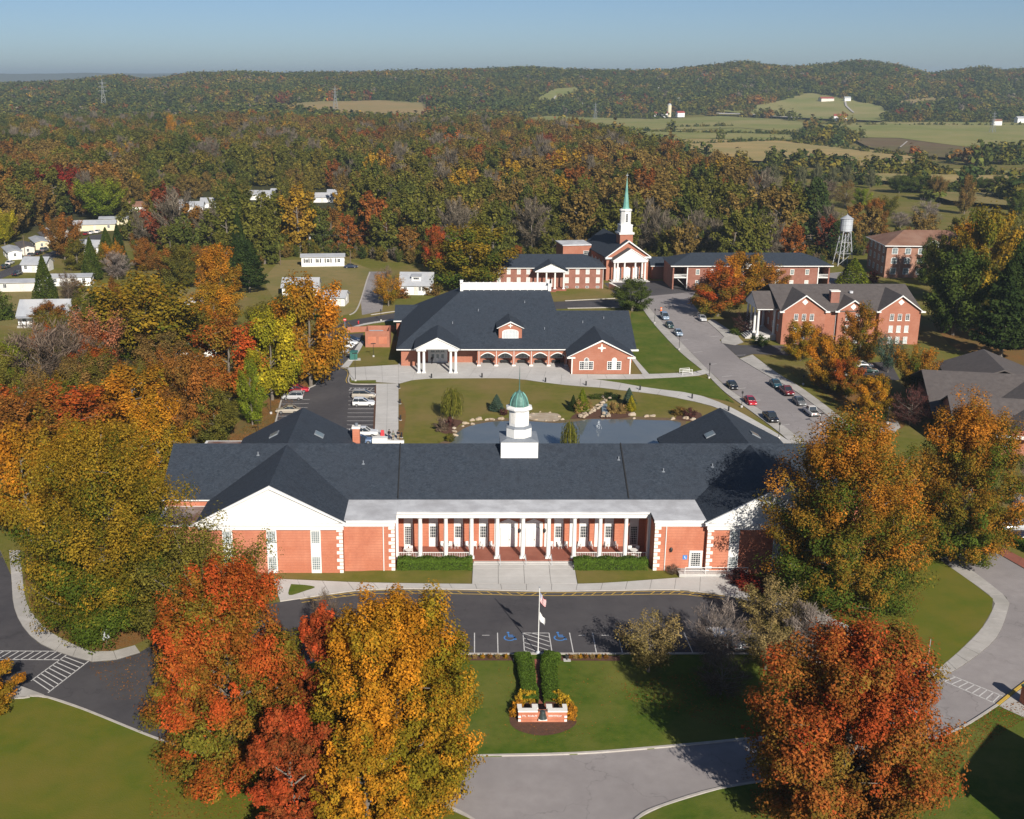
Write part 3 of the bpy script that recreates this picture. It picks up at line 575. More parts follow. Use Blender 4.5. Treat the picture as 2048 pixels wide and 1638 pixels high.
for s in (-1, 1):
    c = 33.1 * s
    MB().ext([(c - 9.5, -.15, 7.27), (c + 9.5, -.15, 7.27), (c, -.15, 12.15)], (0, .14, 0)).build('pediment', M['white'], BA)
    rakes(MB(), c, 9.85, -.2, 7.25, 12.42, .42, .28).build('rake_trim', M['white'], BA)
    MB().box(c - 9.45, c + 9.45, -.28, -.005, 6.3, 6.95).box(c - 9.75, c + 9.75, -.5, -.004, 6.951, 7.24).build('entablature', M['white'], BA)
    MB().lathe((c, 0, 0), [(.55, 0), (.55, .04)], 14).build('medallion', M['stone'], BA, (0, -.16, 9.0)).rotation_euler = (math.pi / 2, 0, 0)
    for k in (-5.75, 0, 5.75):
        x = c + k; MB().box(x - .66, x + .66, -.05, .01, 0, 6.3).build('window_bay', M['white'], BA)
        for z0, hh in ((.55, 1.9), (4.35, 1.75)): window(BA, x, -.05, z0, 1.15, hh, 4, 6, glass='glass_mid', fr=.07)
    ein = c - s * 9.3; quoins(BA, ein, 0, s, .12, 12, .53, .42)
    xi0, xi1 = sorted((17.05 * s, 23.75 * s))
    quoins(BA, 17.05 * s, .75, s, .12, 12, .53, .42)
    MB().box(xi0 - .05, xi1 + .05, .5, .745, 6.46, 7.02).box(xi0 - .2, xi1 + .2, .3, .745, 7.021, 7.3).build('entablature', M['white'], BA)
    MB().box(xi0 - .2, xi1 + .2, .3, 7.9, 7.301, 7.42).build('flat_roof', M['roof_flat'], BA)
    MB().cyl((17.05 * s + 1.5 * s, .68, 0), (17.05 * s + 1.5 * s, .68, 6.9), .07).build('downspout', M['white'], BA)
MB().box(-17.0, 17.0, 3.55, 4.75, 6.42, 7.05).box(-17.1, 17.1, 3.3, 4.9, 7.051, 7.32).build('entablature', M['white'], BA)
MB().box(-16.84, 16.84, 3.2, 8.2, 7.321, 7.43).build('flat_roof', M['roof_flat'], BA)
MB().box(-17.04, 17.04, 4.76, 7.99, 6.9, 7.04).build('porch_ceiling', M['white'], BA)
MB().box(-17.04, 17.04, 3.35, 7.99, 0, .42).build('porch_floor', M['pave'], BA)
MB().box(-6.6, 6.6, 2.95, 3.34, 0, .30).build('step', M['concrete'], BA); MB().box(-6.7, 6.7, 2.55, 2.94, 0, .20).build('step', M['concrete'], BA)
for k in range(-4, 5): column(BA, k * 3.455, 4.15, .42, 6.0, .30)
for s in (-1, 1):
    MB().box(17.045 * s - .32, 17.045 * s + .32, 3.7, 4.5, .42, 6.42).build('pilaster', M['white'], BA)
for i in range(10):
    x = (i - 4.5) * 3.455
    if i in (4, 5):
        MB().box(x - 1.25, x + 1.25, 7.93, 8.0, .42, 3.95).build('door_surround', M['white'], BA)
        MB().ext([(x - 1.35, 7.9, 3.951), (x + 1.35, 7.9, 3.951), (x, 7.9, 4.55)], (0, .09, 0)).build('door_pediment', M['white'], BA)
        door(BA, x, 7.92, .43, 1.9, 2.7, 2)
        for q in (-1.5, 1.5): lantern(BA, x + q, 7.98, 2.6)
    else:
        MB().box(x - .62, x + .62, 7.93, 8.0, .42, 6.85).build('window_bay', M['white'], BA)
        deep = i in (0, 9)
        window(BA, x, 7.93, .75 if deep else 1.75, .98, 2.7 if deep else 1.75, 4, 8 if deep else 4, fr=.06, glass='glass')
    if 0 < i < 9: MB().box(x - 1.728 - .22, x - 1.728 + .22, 7.86, 7.995, .42, 6.88).build('pilaster', M['white'], BA)
MB().box(-7, 7, 7.84, 7.92, 5.0, 5.25).build('door_band', M['white'], BA)
def balustrade(p, x0, x1, y, z, h=.85):
    r = put('balustrade', CACHE.setdefault(('bal', round(x1 - x0, 2)), MB().box(0, x1 - x0, -.04, .04, h - .08, h).box(0, x1 - x0, -.03, .03, .08, .15).mesh('balustrade')), p, (x0, y, z), mat=M['white'])
    n = int((x1 - x0) / .22)
    mb = MB()
    for i in range(n): xx = (i + .5) * (x1 - x0) / n; mb.box(xx - .02, xx + .02, -.02, .02, .151, h - .081)
    b = mb.build('picket', M['white'], r); b['kind'] = 'stuff'
for i in (0, 1, 2, 7, 8, 9):
    x0 = (i - 5) * 3.455; x1 = x0 + 3.455
    balustrade(BA, max(x0 + .33, -16.7), min(x1 - .33, 16.7), 4.05, .42)
for i in (4, 5, 6):                                             # hand rails at the steps
    x = (i - 5) * 3.455 + 0.35
    MB().cyl((x, 3.4, 1.25), (x, 2.2, 1.0), .035).cyl((x, 3.4, .42), (x, 3.4, 1.25), .035).cyl((x, 2.2, .1), (x, 2.2, 1.0), .035).build('handrail', M['steel'], BA)
for x in (-16.9, 14.6):                                          # dark cables over the roof
    MB().beam((x, 7.65, 7.66), (x, 16.95, 12.55), .16, .06).build('roof_cable', M['black'], BA)
# cupola
cu = MB().box(-2.62, 2.62, 14.45, 19.6, 10.2, 13.45).build('cupola', M['white'], BA)
MB().add([(-2.72, 14.35, 13.451), (2.72, 14.35, 13.451), (2.72, 19.7, 13.451), (-2.72, 19.7, 13.451), (-1.8, 15.2, 13.75), (1.8, 15.2, 13.75), (1.8, 18.8, 13.75), (-1.8, 18.8, 13.75)], [(3, 2, 1, 0), (0, 1, 5, 4), (1, 2, 6, 5), (2, 3, 7, 6), (3, 0, 4, 7), (4, 5, 6, 7)]).build('cupola_deck', M['lead'], cu)
r8 = math.pi / 8
MB().lathe((0, 17, 13.6), [(1.92, 0), (1.92, 1.45)], 8, r8).build('cupola_base', M['white'], cu)
MB().lathe((0, 17, 15.051), [(1.98, 0), (1.95, .1), (1.5, .28)], 8, r8).build('cupola_ledge', M['lead'], cu)
MB().lathe((0, 17, 15.3), [(1.48, 0), (1.48, 2.25)], 8, r8).build('cupola_drum', M['white'], cu)
for k in range(8):
    a = 2 * math.pi * k / 8 - math.pi / 2; rr = 1.48 * math.cos(r8)
    if k in (0, 1, 7, 2, 6): put('louvre_panel', CACHE.setdefault('louvre', MB().box(-.33, .33, -.03, .01, .35, 1.9).mesh('louvre_panel')), cu, (rr * math.cos(a), 17 + rr * math.sin(a), 15.35), a + math.pi / 2, M['stone'])
MB().lathe((0, 17, 17.551), [(1.6, 0), (1.95, .2), (1.95, .42), (1.5, .62)], 8, r8).build('cupola_cornice', M['white'], cu)
MB().lathe((0, 17, 18.1), [(1.32, 0), (1.34, .35), (1.22, .9), (.92, 1.45), (.52, 1.9), (.22, 2.15), (.1, 2.3)], 16, 0).build('dome', M['copper'], cu)
for k in range(8):
    a = 2 * math.pi * k / 8 + r8; mb = MB(); pr = [(1.34, .05), (1.36, .38), (1.24, .93), (.94, 1.48), (.54, 1.93)]
    for (r0, z0), (r1, z1) in zip(pr, pr[1:]): mb.cyl((r0 * math.cos(a), 17 + r0 * math.sin(a), 18.1 + z0), (r1 * math.cos(a), 17 + r1 * math.sin(a), 18.1 + z1), .06, n=5)
    mb.build('dome_rib', M['copper_l'], cu)
MB().cyl((0, 17, 20.4), (0, 17, 23.9), .09, .02, 6).build('spire', M['copper'], cu)
for x, y in ((-12, 20.5), (6, 21.2), (14, 14.2), (-22, 13.5), (27, 13.0), (-37, 15), (20, 12.2)):
    z = 12.45 - abs(y - 17) * .527
    MB().cyl((x, y, z - .3), (x, y, z + .45), .09, n=8).lathe((x, y, z - .06), [(.28, 0), (.12, .12)], 8).build('vent_pipe', M['lead'], BA)
MB().box(-49.3, -23.9, 7.55, 7.69, 7.28, 7.42).box(23.9, 49.3, 7.55, 7.69, 7.28, 7.42).build('gutter', M['white'], BA)
# rear chimney, low flat roofs at the left end, service yard with counter
ch = MB().box(-25.0, -23.9, 31, 32.1, 6.5, 10.2).build('chimney', M['brick'], BA); MB().box(-25.1, -23.8, 30.9, 32.2, 10.201, 10.5).build('chimney_cap', M['stone'], ch); MB().cyl((-24.4, 31.5, 10.5), (-24.4, 31.5, 11.0), .25).build('flue', M['lead'], ch)
for x0, x1, y0, y1, zt in ((-48.6, -42.45, .9, 7.9, 6.3), (-50.5, -42.6, 35.2, 43, 4.2)):
    MB().box(x0, x1, y0, y1, 0, zt).build('annexe', M['brick'], BA); MB().box(x0 - .1, x1 + .1, y0 - .1, y1 + .08, zt + .001, zt + .12).build('annexe_coping', M['white'], BA); MB().box(x0 + .35, x1 - .35, y0 + .35, y1 - .35, zt + .121, zt + .15).build('annexe_roof', M['roof_tar'], BA)
MB().box(-23.6, -20.9, 53.6, 55.0, 0, 1.25).box(-20.89, -18.0, 54.4, 55.0, 0, .55).build('terrace_wall', M['white'], BA)
# accessible side entrance on the right
a = 24.4 - .3
door(BA, 22.6, .74, .5, 1.5, 2.35, 1, glass=None); window(BA, 22.6, .66, .75, 1.3, 2.0, 4, 7, fr=.07)
MB().box(20.2, 29.2, -1.15, .74, 0, .45).build('ramp', M['concrete'], BA)
rl = MB()
for x in (20.9, 23.6, 26.5, 29.1): rl.cyl((x, -1.1, .45), (x, -1.1, 1.35), .04)
rl.cyl((20.9, -1.1, 1.35), (29.1, -1.1, 1.35), .045).cyl((20.9, -1.1, .9), (29.1, -1.1, .9), .035)
rl.build('ramp_rail', M['white'], BA)
sg = MB().box(-.3, .3, -.03, 0, 0, .6).build('sign', M['blue'], BA, (21.2, .745, 1.7)); MB().box(-.08, .02, -.045, -.031, .38, .48).box(-.08, -.02, -.045, -.031, .2, .37).box(-.02, .14, -.045, -.031, .2, .25).box(.09, .14, -.045, -.031, .1, .2).build('wheelchair_mark', M['white'], sg)
lantern(BA, 19.3, .745, 2.9)
# ================================================================== hall with arcade
BB = empty('arcade_hall', (14.6, 245.9, 0), 0, 'wide brick hall with arched arcade, huge charcoal hipped roof and white rooftop railing', 'building')
w = MB(); w.box(-25.3, 26.9, 3.4, 26, 0, 3.9); w.box(12.0, 25.1, -6.3, 3.39, 0, 3.9); w.box(-28.0, -12, 30.2, 44, 0, 4.1); w.box(-20, 24, 26.1, 40, 0, 3.9)
w.box(-25.6, -22.2, .25, 3.38, 0, 3.85)
wall_gable_y(w, 18.52, 6.55, -6.62, 0, 4.05, 7.45)
w.build('wall', M['brick3'], BB)
# arcade wall: piers and shallow arches
ar = MB(); xs = [-8.1 + 3.93 * i for i in range(6)]
for i in range(5):
    x0, x1 = xs[i] + .35, xs[i + 1] - .35; pts = [(x0, 0, 2.35)] + [(x0 + (x1 - x0) * t, 0, 2.35 + .75 * math.sin(math.pi * t)) for t in np.linspace(0, 1, 9)[1:-1]] + [(x1, 0, 2.35), (x1, 0, 3.85), (x0, 0, 3.85)]
    ar.ext(pts, (0, .45, 0))
for x in xs: ar.box(x - .349, x + .349, -.05, .5, .45, 3.86)
ar.build('arcade_wall', M['brick3'], BB)
for i in range(5):
    x0, x1 = xs[i] + .35, xs[i + 1] - .35; mb = MB(); ts = np.linspace(0, 1, 10)
    for t0, t1 in zip(ts, ts[1:]):
        p = lambda t, d: (x0 + (x1 - x0) * t, -.03, 2.35 + d + .75 * math.sin(math.pi * t)); mb.ext([p(t0, 0), p(t1, 0), p(t1, .2), p(t0, .2)], (0, -.06, 0))
    mb.build('arch_trim', M['white'], BB)
    window(BB, (x0 + x1) / 2, 3.38, 1.15, 3.0, 2.0, 4, 2, glass='glass_mid', arch=.5, fr=.12)
    MB().box((x0 + x1) / 2 - .9, (x0 + x1) / 2 + .9, 2.5, 2.9, .35, .45).box((x0 + x1) / 2 - .9, (x0 + x1) / 2 + .9, 2.91, 2.98, .45, .85).box((x0 + x1) / 2 - .8, (x0 + x1) / 2 - .7, 2.5, 2.9, .1, .35).box((x0 + x1) / 2 + .7, (x0 + x1) / 2 + .8, 2.5, 2.9, .1, .35).build('bench', M['black'], BB)
for x in xs: MB().box(x - .42, x + .42, -.12, .57, 0, .449).build('pier_base', M['stone'], BB); MB().cyl((x, -.12, .45), (x, -.12, 3.9), .06).build('downspout', M['white'], BB)
MB().box(-26.6, 12, -.75, -.2, 3.95, 4.15).box(-26.6, 12, -.6, -.06, 3.86, 3.949).build('eave_trim', M['white'], BB)
hip(-26.7, 12.05, -.7, 45, 4.2, 13.6, -11.9, 9.3, 20.1, 25.2).build('roof', M['roof'], BB)
gable_x(5, 27.2, 13.0, 13.6, 4.16, 10.2).build('side_roof', M['roof'], BB)
MB().box(25, 27.6, -.9, -.3, 3.75, 4.1).box(25, 27.4, 26.2, 26.6, 3.75, 4.05).build('eave_return', M['white'], BB)
MB().ext([(26.7, -.1, 3.9), (26.7, 26.1, 3.9), (26.7, 13, 9.6)], (.2, 0, 0)).build('gable_wall', M['brick3'], BB)
MB().ext([(-28.6, 29.6, 4.2), (-28.6, 44.5, 4.2), (-28.6, 37, 6.8)], (20, 0, 0)).build('rear_roof', M['roof'], BB)
MB().box(-28.7, -12, 29.2, 29.59, 4.0, 4.25).build('eave_trim', M['white'], BB)
for x, y in ((-8, 12.5), (3, 15.5), (-14, 8), (7, 6), (16, 8.5), (21, 10)):
    z = 4.2 + (y + .7) * .452 if x < 10 else 4.16 + (y + .6) * .444
    MB().cyl((x, y, z - .3), (x, y, z + .5), .1, n=8).build('vent_pipe', M['lead'], BB)
# rooftop railing
def roof_rail(x0, x1, y0, y1, z, n):
    L = math.hypot(x1 - x0, y1 - y0); a = math.atan2(y1 - y0, x1 - x0)
    r = MB().box(0, L, -.06, .06, 1.0, 1.12).box(0, L, -.05, .05, .12, .22).build('rail', M['white'], BB, (x0, y0, z), a)
    MB().box(.1, L - .1, -.02, .02, .23, .99).build('rail_infill', M['rail_glass'], r)
    for i in range(n + 1): put('rail_post', CACHE.setdefault('rpost', MB().box(-.09, .09, -.09, .09, 0, 1.2).mesh('rail_post')), BB, (x0 + (x1 - x0) * i / n, y0 + (y1 - y0) * i / n, z), a, M['white'])
M['rail_glass'] = mat('pale_rail_infill', (.62, .62, .66), (.56, .57, .61), 1.0, .7)
roof_rail(-11.7, 9.1, 20.3, 20.3, 13.6, 12); roof_rail(-11.7, 9.1, 25.0, 25.0, 13.6, 12); roof_rail(-11.7, -11.7, 20.5, 24.8, 13.6, 2); roof_rail(9.1, 9.1, 20.5, 24.8, 13.6, 2)
for x in (-11.8, 9.2):
    for y in (20.2, 25.1): MB().box(x - .35, x + .35, y - .35, y + .35, 13.5, 15.1).box(x - .42, x + .42, y - .42, y + .42, 15.101, 15.25).build('corner_pier', M['white'], BB)
# portico
for x in (-21.45, -20.35, -14.45, -13.35): column(BB, x, -5.9, .1, 5.0, .32)
for x in (-20.9, -13.9): MB().box(x - 1.05, x + 1.05, -6.5, -.3, 5.1, 5.55).build('architrave', M['white'], BB)
MB().box(-22.3, -12.5, -6.6, -6.2, 5.551, 5.72).build('entablature', M['white'], BB); MB().ext([(-21.9, -6.4, 5.73), (-12.9, -6.4, 5.73), (-17.4, -6.4, 7.95)], (0, .2, 0)).build('pediment', M['white'], BB)
rakes(MB(), -17.4, 5.1, -6.45, 5.6, 8.15, .3, .2).build('rake_trim', M['white'], BB)
gable_y(-6.6, 6.5, -17.4, 5.15, 5.62, 8.2).build('portico_roof', M['roof'], BB)
MB().box(-19.6, -15.2, 3.3, 3.39, 0, 3.3).build('door_surround', M['white'], BB)
for x in (-18.5, -17.4, -16.3): door(BB, x, 3.28, .02, 1.0, 2.3, 1, m='siding', glass='glass_mid')
for x in (-18.5, -17.4, -16.3): window(BB, x, 3.28, 2.55, .95, .65, 2, 1, glass='glass_mid', fr=.06)
# dormer
dz = 5.6
w = wall_gable_y(MB(), -.95, 2.62, 3.0, dz, dz + 2.75, dz + 4.0, 5.5); w.build('dormer', M['brick3'], BB)
gable_y(2.6, 12, -.95, 3.1, dz + 2.72, dz + 4.2).build('dormer_roof', M['roof'], BB); rakes(MB(), -.95, 3.15, 2.75, dz + 2.6, dz + 4.2, .3, .2).build('rake_trim', M['white'], BB)
window(BB, -.95, 2.98, dz + .12, 3.7, 2.2, 5, 2, glass='glass_pale', arch=.6, fr=.16)
def cross(p, x, y, z, s):
    mb = MB().box(-.14 * s, .14 * s, -.06, 0, -.9 * s, .9 * s).box(-.9 * s, -.141 * s, -.06, 0, -.14 * s, .14 * s).box(.141 * s, .9 * s, -.06, 0, -.14 * s, .14 * s); mb.lathe((0, 0, 0), [(.42 * s, 0), (.42 * s, .001)], 12)
    for i in range(len(mb.v) - 24, len(mb.v)): v = mb.v[i]; mb.v[i] = (v[0], -.075 - v[2] * 5, v[1])
    return mb.build('cross', M['stone'], p, (x, y, z))
cross(BB, -.95, 2.98, dz + 3.15, .6); cross(BB, 18.55, -6.63, 5.85, .95)
# front gable wing
gable_y(-7.0, 8, 18.52, 7.35, 4.05, 7.75).build('wing_roof', M['roof'], BB); rakes(MB(), 18.52, 7.45, -6.85, 3.95, 7.75, .36, .25).build('rake_trim', M['white'], BB)
for x in (11.9, 25.1): MB().box(x - .9, x + .9, -7.0, -6.63, 3.55, 3.85).build('cornice_return', M['white'], BB); 
for x in (12.15, 24.9): MB().box(x - .12, x + .12, -6.72, -6.625, 0, 3.5).build('corner_board', M['white'], BB)
for x in (15.3, 21.4):
    window(BB, x, -6.64, .95, 3.1, 1.95, 6, 4, glass='glass', fr=.14); window(BB, x, -6.66, .98, 1.1, 2.75, 3, 5, glass='glass_pale' if x > 20 else 'glass', arch=.5, fr=.13)
# ================================================================== brick utility enclosure
UT = empty('utility_enclosure', (-17.5, 264.4, 0), 0, 'roofless brick utility enclosure beside the hall and the car park', 'building')
MB().box(-2.9, 2.95, 0, .3, 0, 4.0).box(-2.9, -2.6, .301, 6.5, 0, 4.0).box(2.65, 2.95, .301, 6.5, 0, 4.0).box(-2.599, 2.649, 6.2, 6.5, 0, 4.0).build('wall', M['brick3'], UT)
for x in (-1.3, 1.35): MB().box(x - 1.0, x + 1.0, -.03, .01, .9, 2.7).build('brick_panel', M['brick'], UT)
MB().box(-2.2, 1.2, 1.5, 4.5, 0, 3.3).build('chiller', M['steel'], UT); 
for x in (-1.5, -.3, .7): MB().lathe((x, 3, 3.301), [(.5, 0), (.5, .15)], 12).build('fan', M['roof_flat'], UT)
sheet('low_wall_bed', [(697, 663), (780, 652), (790, 655), (790, 662), (735, 664), (700, 668)], .05, 'grass')
gw = tag(strip(smooth(ptsG([(694, 666), (712, 664.5), (735, 664), (790, 662)]), 3), .35, 0, 1.5).build('retaining_wall', M['brick3']), 'low curved brick wall behind the utility enclosure', 'wall')
# ================================================================== dormitory with portico, left of the chapel
BC = empty('dormitory', (31.2, 342.6, 0), 0, 'two storey brown brick dormitory with white portico left of the chapel', 'building')
MB().box(-18, 15.9, 0, 14, 0, 6.45).build('wall', M['brick2'], BC)
hip(-18.6, 16.5, -.6, 14.6, 6.5, 9.6, -12, 10.3, 7, 7).build('roof', M['roof'], BC); MB().box(-18.65, 16.55, -.7, -.02, 6.28, 6.49).build('eave_trim', M['white'], BC)
for x in (-16.2, -13.2, -10.1, -7.2, 4.7, 7.9, 11.0, 14.2):
    for z in (1.7, 4.4): window(BC, x, 0, z, 1.15, 1.75, 2, 2, glass='glass_pale', fr=.13, frame='stone')
    if x > 0: window(BC, x, 0, .15, 1.0, .65, 2, 1, glass='glass', fr=.1, sill=False)
for x in (-4.6, -1.9, .7, 3.4): column(BC, x, -3.4, .5, 5.2, .3, n=10)
MB().box(-5.4, 4.2, -4.2, -.01, 0, .5).build('porch_floor', M['pave'], BC); MB().box(-5.4, 4.2, -4.0, -.01, 5.7, 6.2).build('entablature', M['white'], BC)
MB().ext([(-5.3, -4.05, 6.21), (4.1, -4.05, 6.21), (-.6, -4.05, 8.3)], (0, .2, 0)).build('pediment', M['white'], BC); rakes(MB(), -.6, 5.2, -4.1, 6.1, 8.5, .3, .2).build('rake_trim', M['white'], BC)
gable_y(-4.3, 5, -.6, 5.25, 6.2, 8.55).build('portico_roof', M['roof'], BC)
door(BC, -.6, -.02, .5, 1.4, 2.3, 1, glass='glass'); MB().box(-1.1, .9, -6.0, -4.21, 0, .3).build('step', M['pave'], BC); MB().box(-1.1, .9, -5.2, -4.22, .3, .46).build('step', M['pave'], BC)
MB().cyl((15.75, -.08, 0), (15.75, -.08, 6.3), .07).build('downspout', M['white'], BC)
sw = empty('stair_wall', (48.6, 341, 0), 0, 'brick stair wall with sloping coping between the dormitory and chapel court', 'wall'); MB().ext([(0, 0, 0), (3.5, -5, 0), (3.5, -5, .8), (0, 0, 2.0)], (.4, .25, 0)).build('wall', M['brick2'], sw); MB().ext([(0, 0, 2.02), (3.5, -5, .82), (3.5, -5, .95), (0, 0, 2.15)], (.5, .3, 0)).build('coping', M['stone'], sw)
# ================================================================== chapel with steeple
BD = empty('chapel', (56.6, 357.4, 0), R(8), 'brick chapel with white portico and a tall steeple with green copper spire', 'chapel')
w = MB(); w.box(-6.9, 6.9, .3, 29, 0, 7.5); wall_gable_y(w, 0, 6.9, 0, 0, 7.6, 12.3, .29); w.build('wall', M['brick3'], BD)
gable_y(-.6, 29.5, 0, 7.4, 7.6, 12.75).build('roof', M['roof'], BD); rakes(MB(), 0, 7.55, -.5, 7.45, 12.8, .5, .35).build('rake_trim', M['white'], BD)
for s in (-1, 1): MB().box(min(5.3 * s, 7.5 * s), max(5.3 * s, 7.5 * s), -.9, -.02, 7.0, 7.5).build('cornice_return', M['white'], BD)
for x in (-5.0, -4.0, -1.75, 1.75, 4.0, 5.0): column(BD, x, -2.9, .35, 5.9, .32, n=10)
MB().box(-5.6, 5.6, -3.5, -.02, 6.25, 6.95).build('entablature', M['white'], BD); MB().ext([(-5.6, -3.55, 6.96), (5.6, -3.55, 6.96), (0, -3.55, 10.3)], (0, .25, 0)).build('pediment', M['white'], BD)
gable_y(-3.4, .5, 0, 5.8, 6.98, 10.5, .2).build('portico_roof', M['roof_brown'], BD); rakes(MB(), 0, 5.95, -3.6, 6.85, 10.6, .35, .2).build('rake_trim', M['white'], BD)
MB().ext([(-.6, -3.57, 8.1), (.6, -3.57, 8.1), (.42, -3.57, 8.5), (0, -3.57, 8.7), (-.42, -3.57, 8.5)], (0, -.03, 0)).build('lunette', M['siding_p'], BD)
for x in (-2.9, 0, 2.9):
    MB().box(x - 1.0, x + 1.0, -.12, -.005, .35, 3.7).build('door_surround', M['white'], BD); door(BD, x, -.13, .36, 1.4, 2.5, 2); MB().ext([(x - 1.1, -.14, 3.71), (x + 1.1, -.14, 3.71), (x, -.14, 4.3)], (0, .12, 0)).build('door_pediment', M['white'], BD)
MB().box(-6, 6, -3.6, -.01, 0, .35).build('porch_floor', M['concrete'], BD); MB().box(-6.3, 6.3, -4.3, -3.61, 0, .18).build('step', M['concrete'], BD)
for i in range(6):
    y = 4 + i * 4.4; window(BD, -6.9, y, 1.6, 1.5, 4.2, 3, 5, rz=-math.pi / 2, glass='glass_mid', arch=.7, fr=.12); window(BD, 6.9, y, 1.6, 1.5, 4.2, 3, 5, rz=math.pi / 2, glass='glass_mid', arch=.7, fr=.12)
st = MB().box(-2.1, 2.1, 2.2, 6.4, 9, 14.3).build('steeple_base', M['brick3'], BD)
MB().box(-2.45, 2.45, 1.85, 6.75, 14.301, 14.9).build('steeple_cornice', M['white'], BD); MB().box(-1.9, 1.9, 2.4, 6.2, 14.901, 17.0).build('steeple_stage', M['white'], BD); MB().box(-2.0, 2.0, 2.3, 6.3, 17.001, 17.3).build('steeple_cornice', M['white'], BD)
bf = MB().lathe((0, 4.3, 17.301), [(1.72, 0), (1.72, 4.3)], 8, r8).build('belfry', M['white'], BD)
for k in (0, 2, 6): window(BD, 1.59 * math.cos(k * math.pi / 4 - math.pi / 2), 4.3 + 1.59 * math.sin(k * math.pi / 4 - math.pi / 2), 18.0, .85, 2.9, 2, 5, rz=k * math.pi / 4, arch=.42, fr=.1, name='louvre_window')
MB().lathe((0, 4.3, 21.602), [(2.0, 0), (2.05, .3), (1.5, .6)], 8, r8).build('belfry_cornice', M['white'], BD)
MB().lathe((0, 4.3, 22.1), [(1.35, 0), (1.02, .5), (.48, 5.2), (.07, 9.6)], 8, r8).build('spire', M['copper_l'], BD)
MB().cyl((0, 4.3, 31.6), (0, 4.3, 33.4), .06, .03, 6).box(-.4, .4, 4.25, 4.35, 32.6, 32.72).build('spire_cross', M['steel'], BD)
MB().box(-16.5, -6.91, 19, 29, 0, 8.6).build('side_block', M['brick3'], BD); MB().box(-16.8, -6.9, 18.7, 29.3, 8.601, 8.95).build('side_block_roof', M['roof_flat'], BD); window(BD, -8.6, 18.98, 3.8, 1.9, 3.0, 4, 5, fr=.12)
# ================================================================== link block and long dormitory right of the chapel
BE = empty('dormitory', (68, 341, 0), 0, 'long two storey brick dormitory with corner balconies right of the chapel', 'building')
w = MB(); w.box(4.6, 44.2, 0, 15, 0, 7.35); w.box(0, .4, 0, 15, 0, 7.3); w.box(.41, 4.59, 8, 15, 0, 7.3); w.box(44.21, 47.9, 8, 15, 0, 7.3); w.box(47.5, 47.9, 0, 7.99, 0, 7.3); w.build('wall', M['brick2'], BE)
hip(-.7, 48.6, -.7, 15.7, 7.4, 10.2, 7, 41, 7.5, 7.5).build('roof', M['roof'], BE); MB().box(-.8, 48.7, -.8, -.03, 7.12, 7.39).build('eave_trim', M['white'], BE)
for x0, x1 in ((.41, 4.59), (44.21, 47.49)):
    MB().box(x0, x1, 0, 7.99, 3.5, 3.75).build('balcony', M['white'], BE); MB().box(x0, x1, .0, .08, 4.6, 4.7).build('balcony_rail', M['white'], BE); mb = MB()
    for i in range(14): x = x0 + (i + .5) * (x1 - x0) / 14; mb.box(x - .03, x + .03, .01, .07, 3.751, 4.599)
    mb.build('picket', M['white'], BE)['kind'] = 'stuff'
MB().box(4.3, 4.59, -.15, .15, 0, 7.1).box(44.22, 44.5, -.15, .15, 0, 7.1).build('corner_post', M['white'], BE)
for x in (7.6, 12, 16.5, 27.5, 32, 36.4, 41):
    for z in (1.1, 4.5): window(BE, x, 0, z, 1.2, 1.75, 2, 2, glass='glass_mid' if z > 4 else 'glass_pale', fr=.14, frame='stone')
gable_y(-2.6, 6, 22, 4.2, 7.3, 9.4).build('porch_roof', M['roof'], BE); MB().ext([(17.9, -2.5, 7.3), (26.1, -2.5, 7.3), (22, -2.5, 9.25)], (0, .2, 0)).build('pediment', M['white'], BE); MB().box(17.9, 26.1, -2.5, -.04, 6.8, 7.05).build('entablature', M['white'], BE)
for x in (18.3, 20.8, 23.2, 25.7): column(BE, x, -2.2, .2, 6.6, .25, n=10)
MB().ext([(4.8, -2.4, .1), (1.2, -2.4, 3.7), (1.2, -2.4, 3.4), (5.1, -2.4, .1)], (0, 1.2, 0)).build('stair', M['concrete'], BE)
BL = empty('link_block', (64.9, 359.6, 0), 0, 'low single storey brick block joining the chapel to the long dormitory', 'building')
MB().box(0, 12, 0, 9, 0, 4.3).build('wall', M['brick3'], BL); MB().ext([(-.5, -.5, 4.31), (-.5, 9.5, 4.31), (-.5, 4.5, 6.5)], (13, 0, 0)).build('roof', M['roof'], BL); MB().box(-.5, 12.5, -.6, -.51, 4.1, 4.32).build('eave_trim', M['white'], BL)
MB().box(4.5, 6.0, -.06, 0, 1.6, 2.9).build('notice_panel', M['siding_p'], BL); MB().cyl((9.4, -.07, 0), (9.4, -.07, 4.1), .06).build('downspout', M['white'], BL)
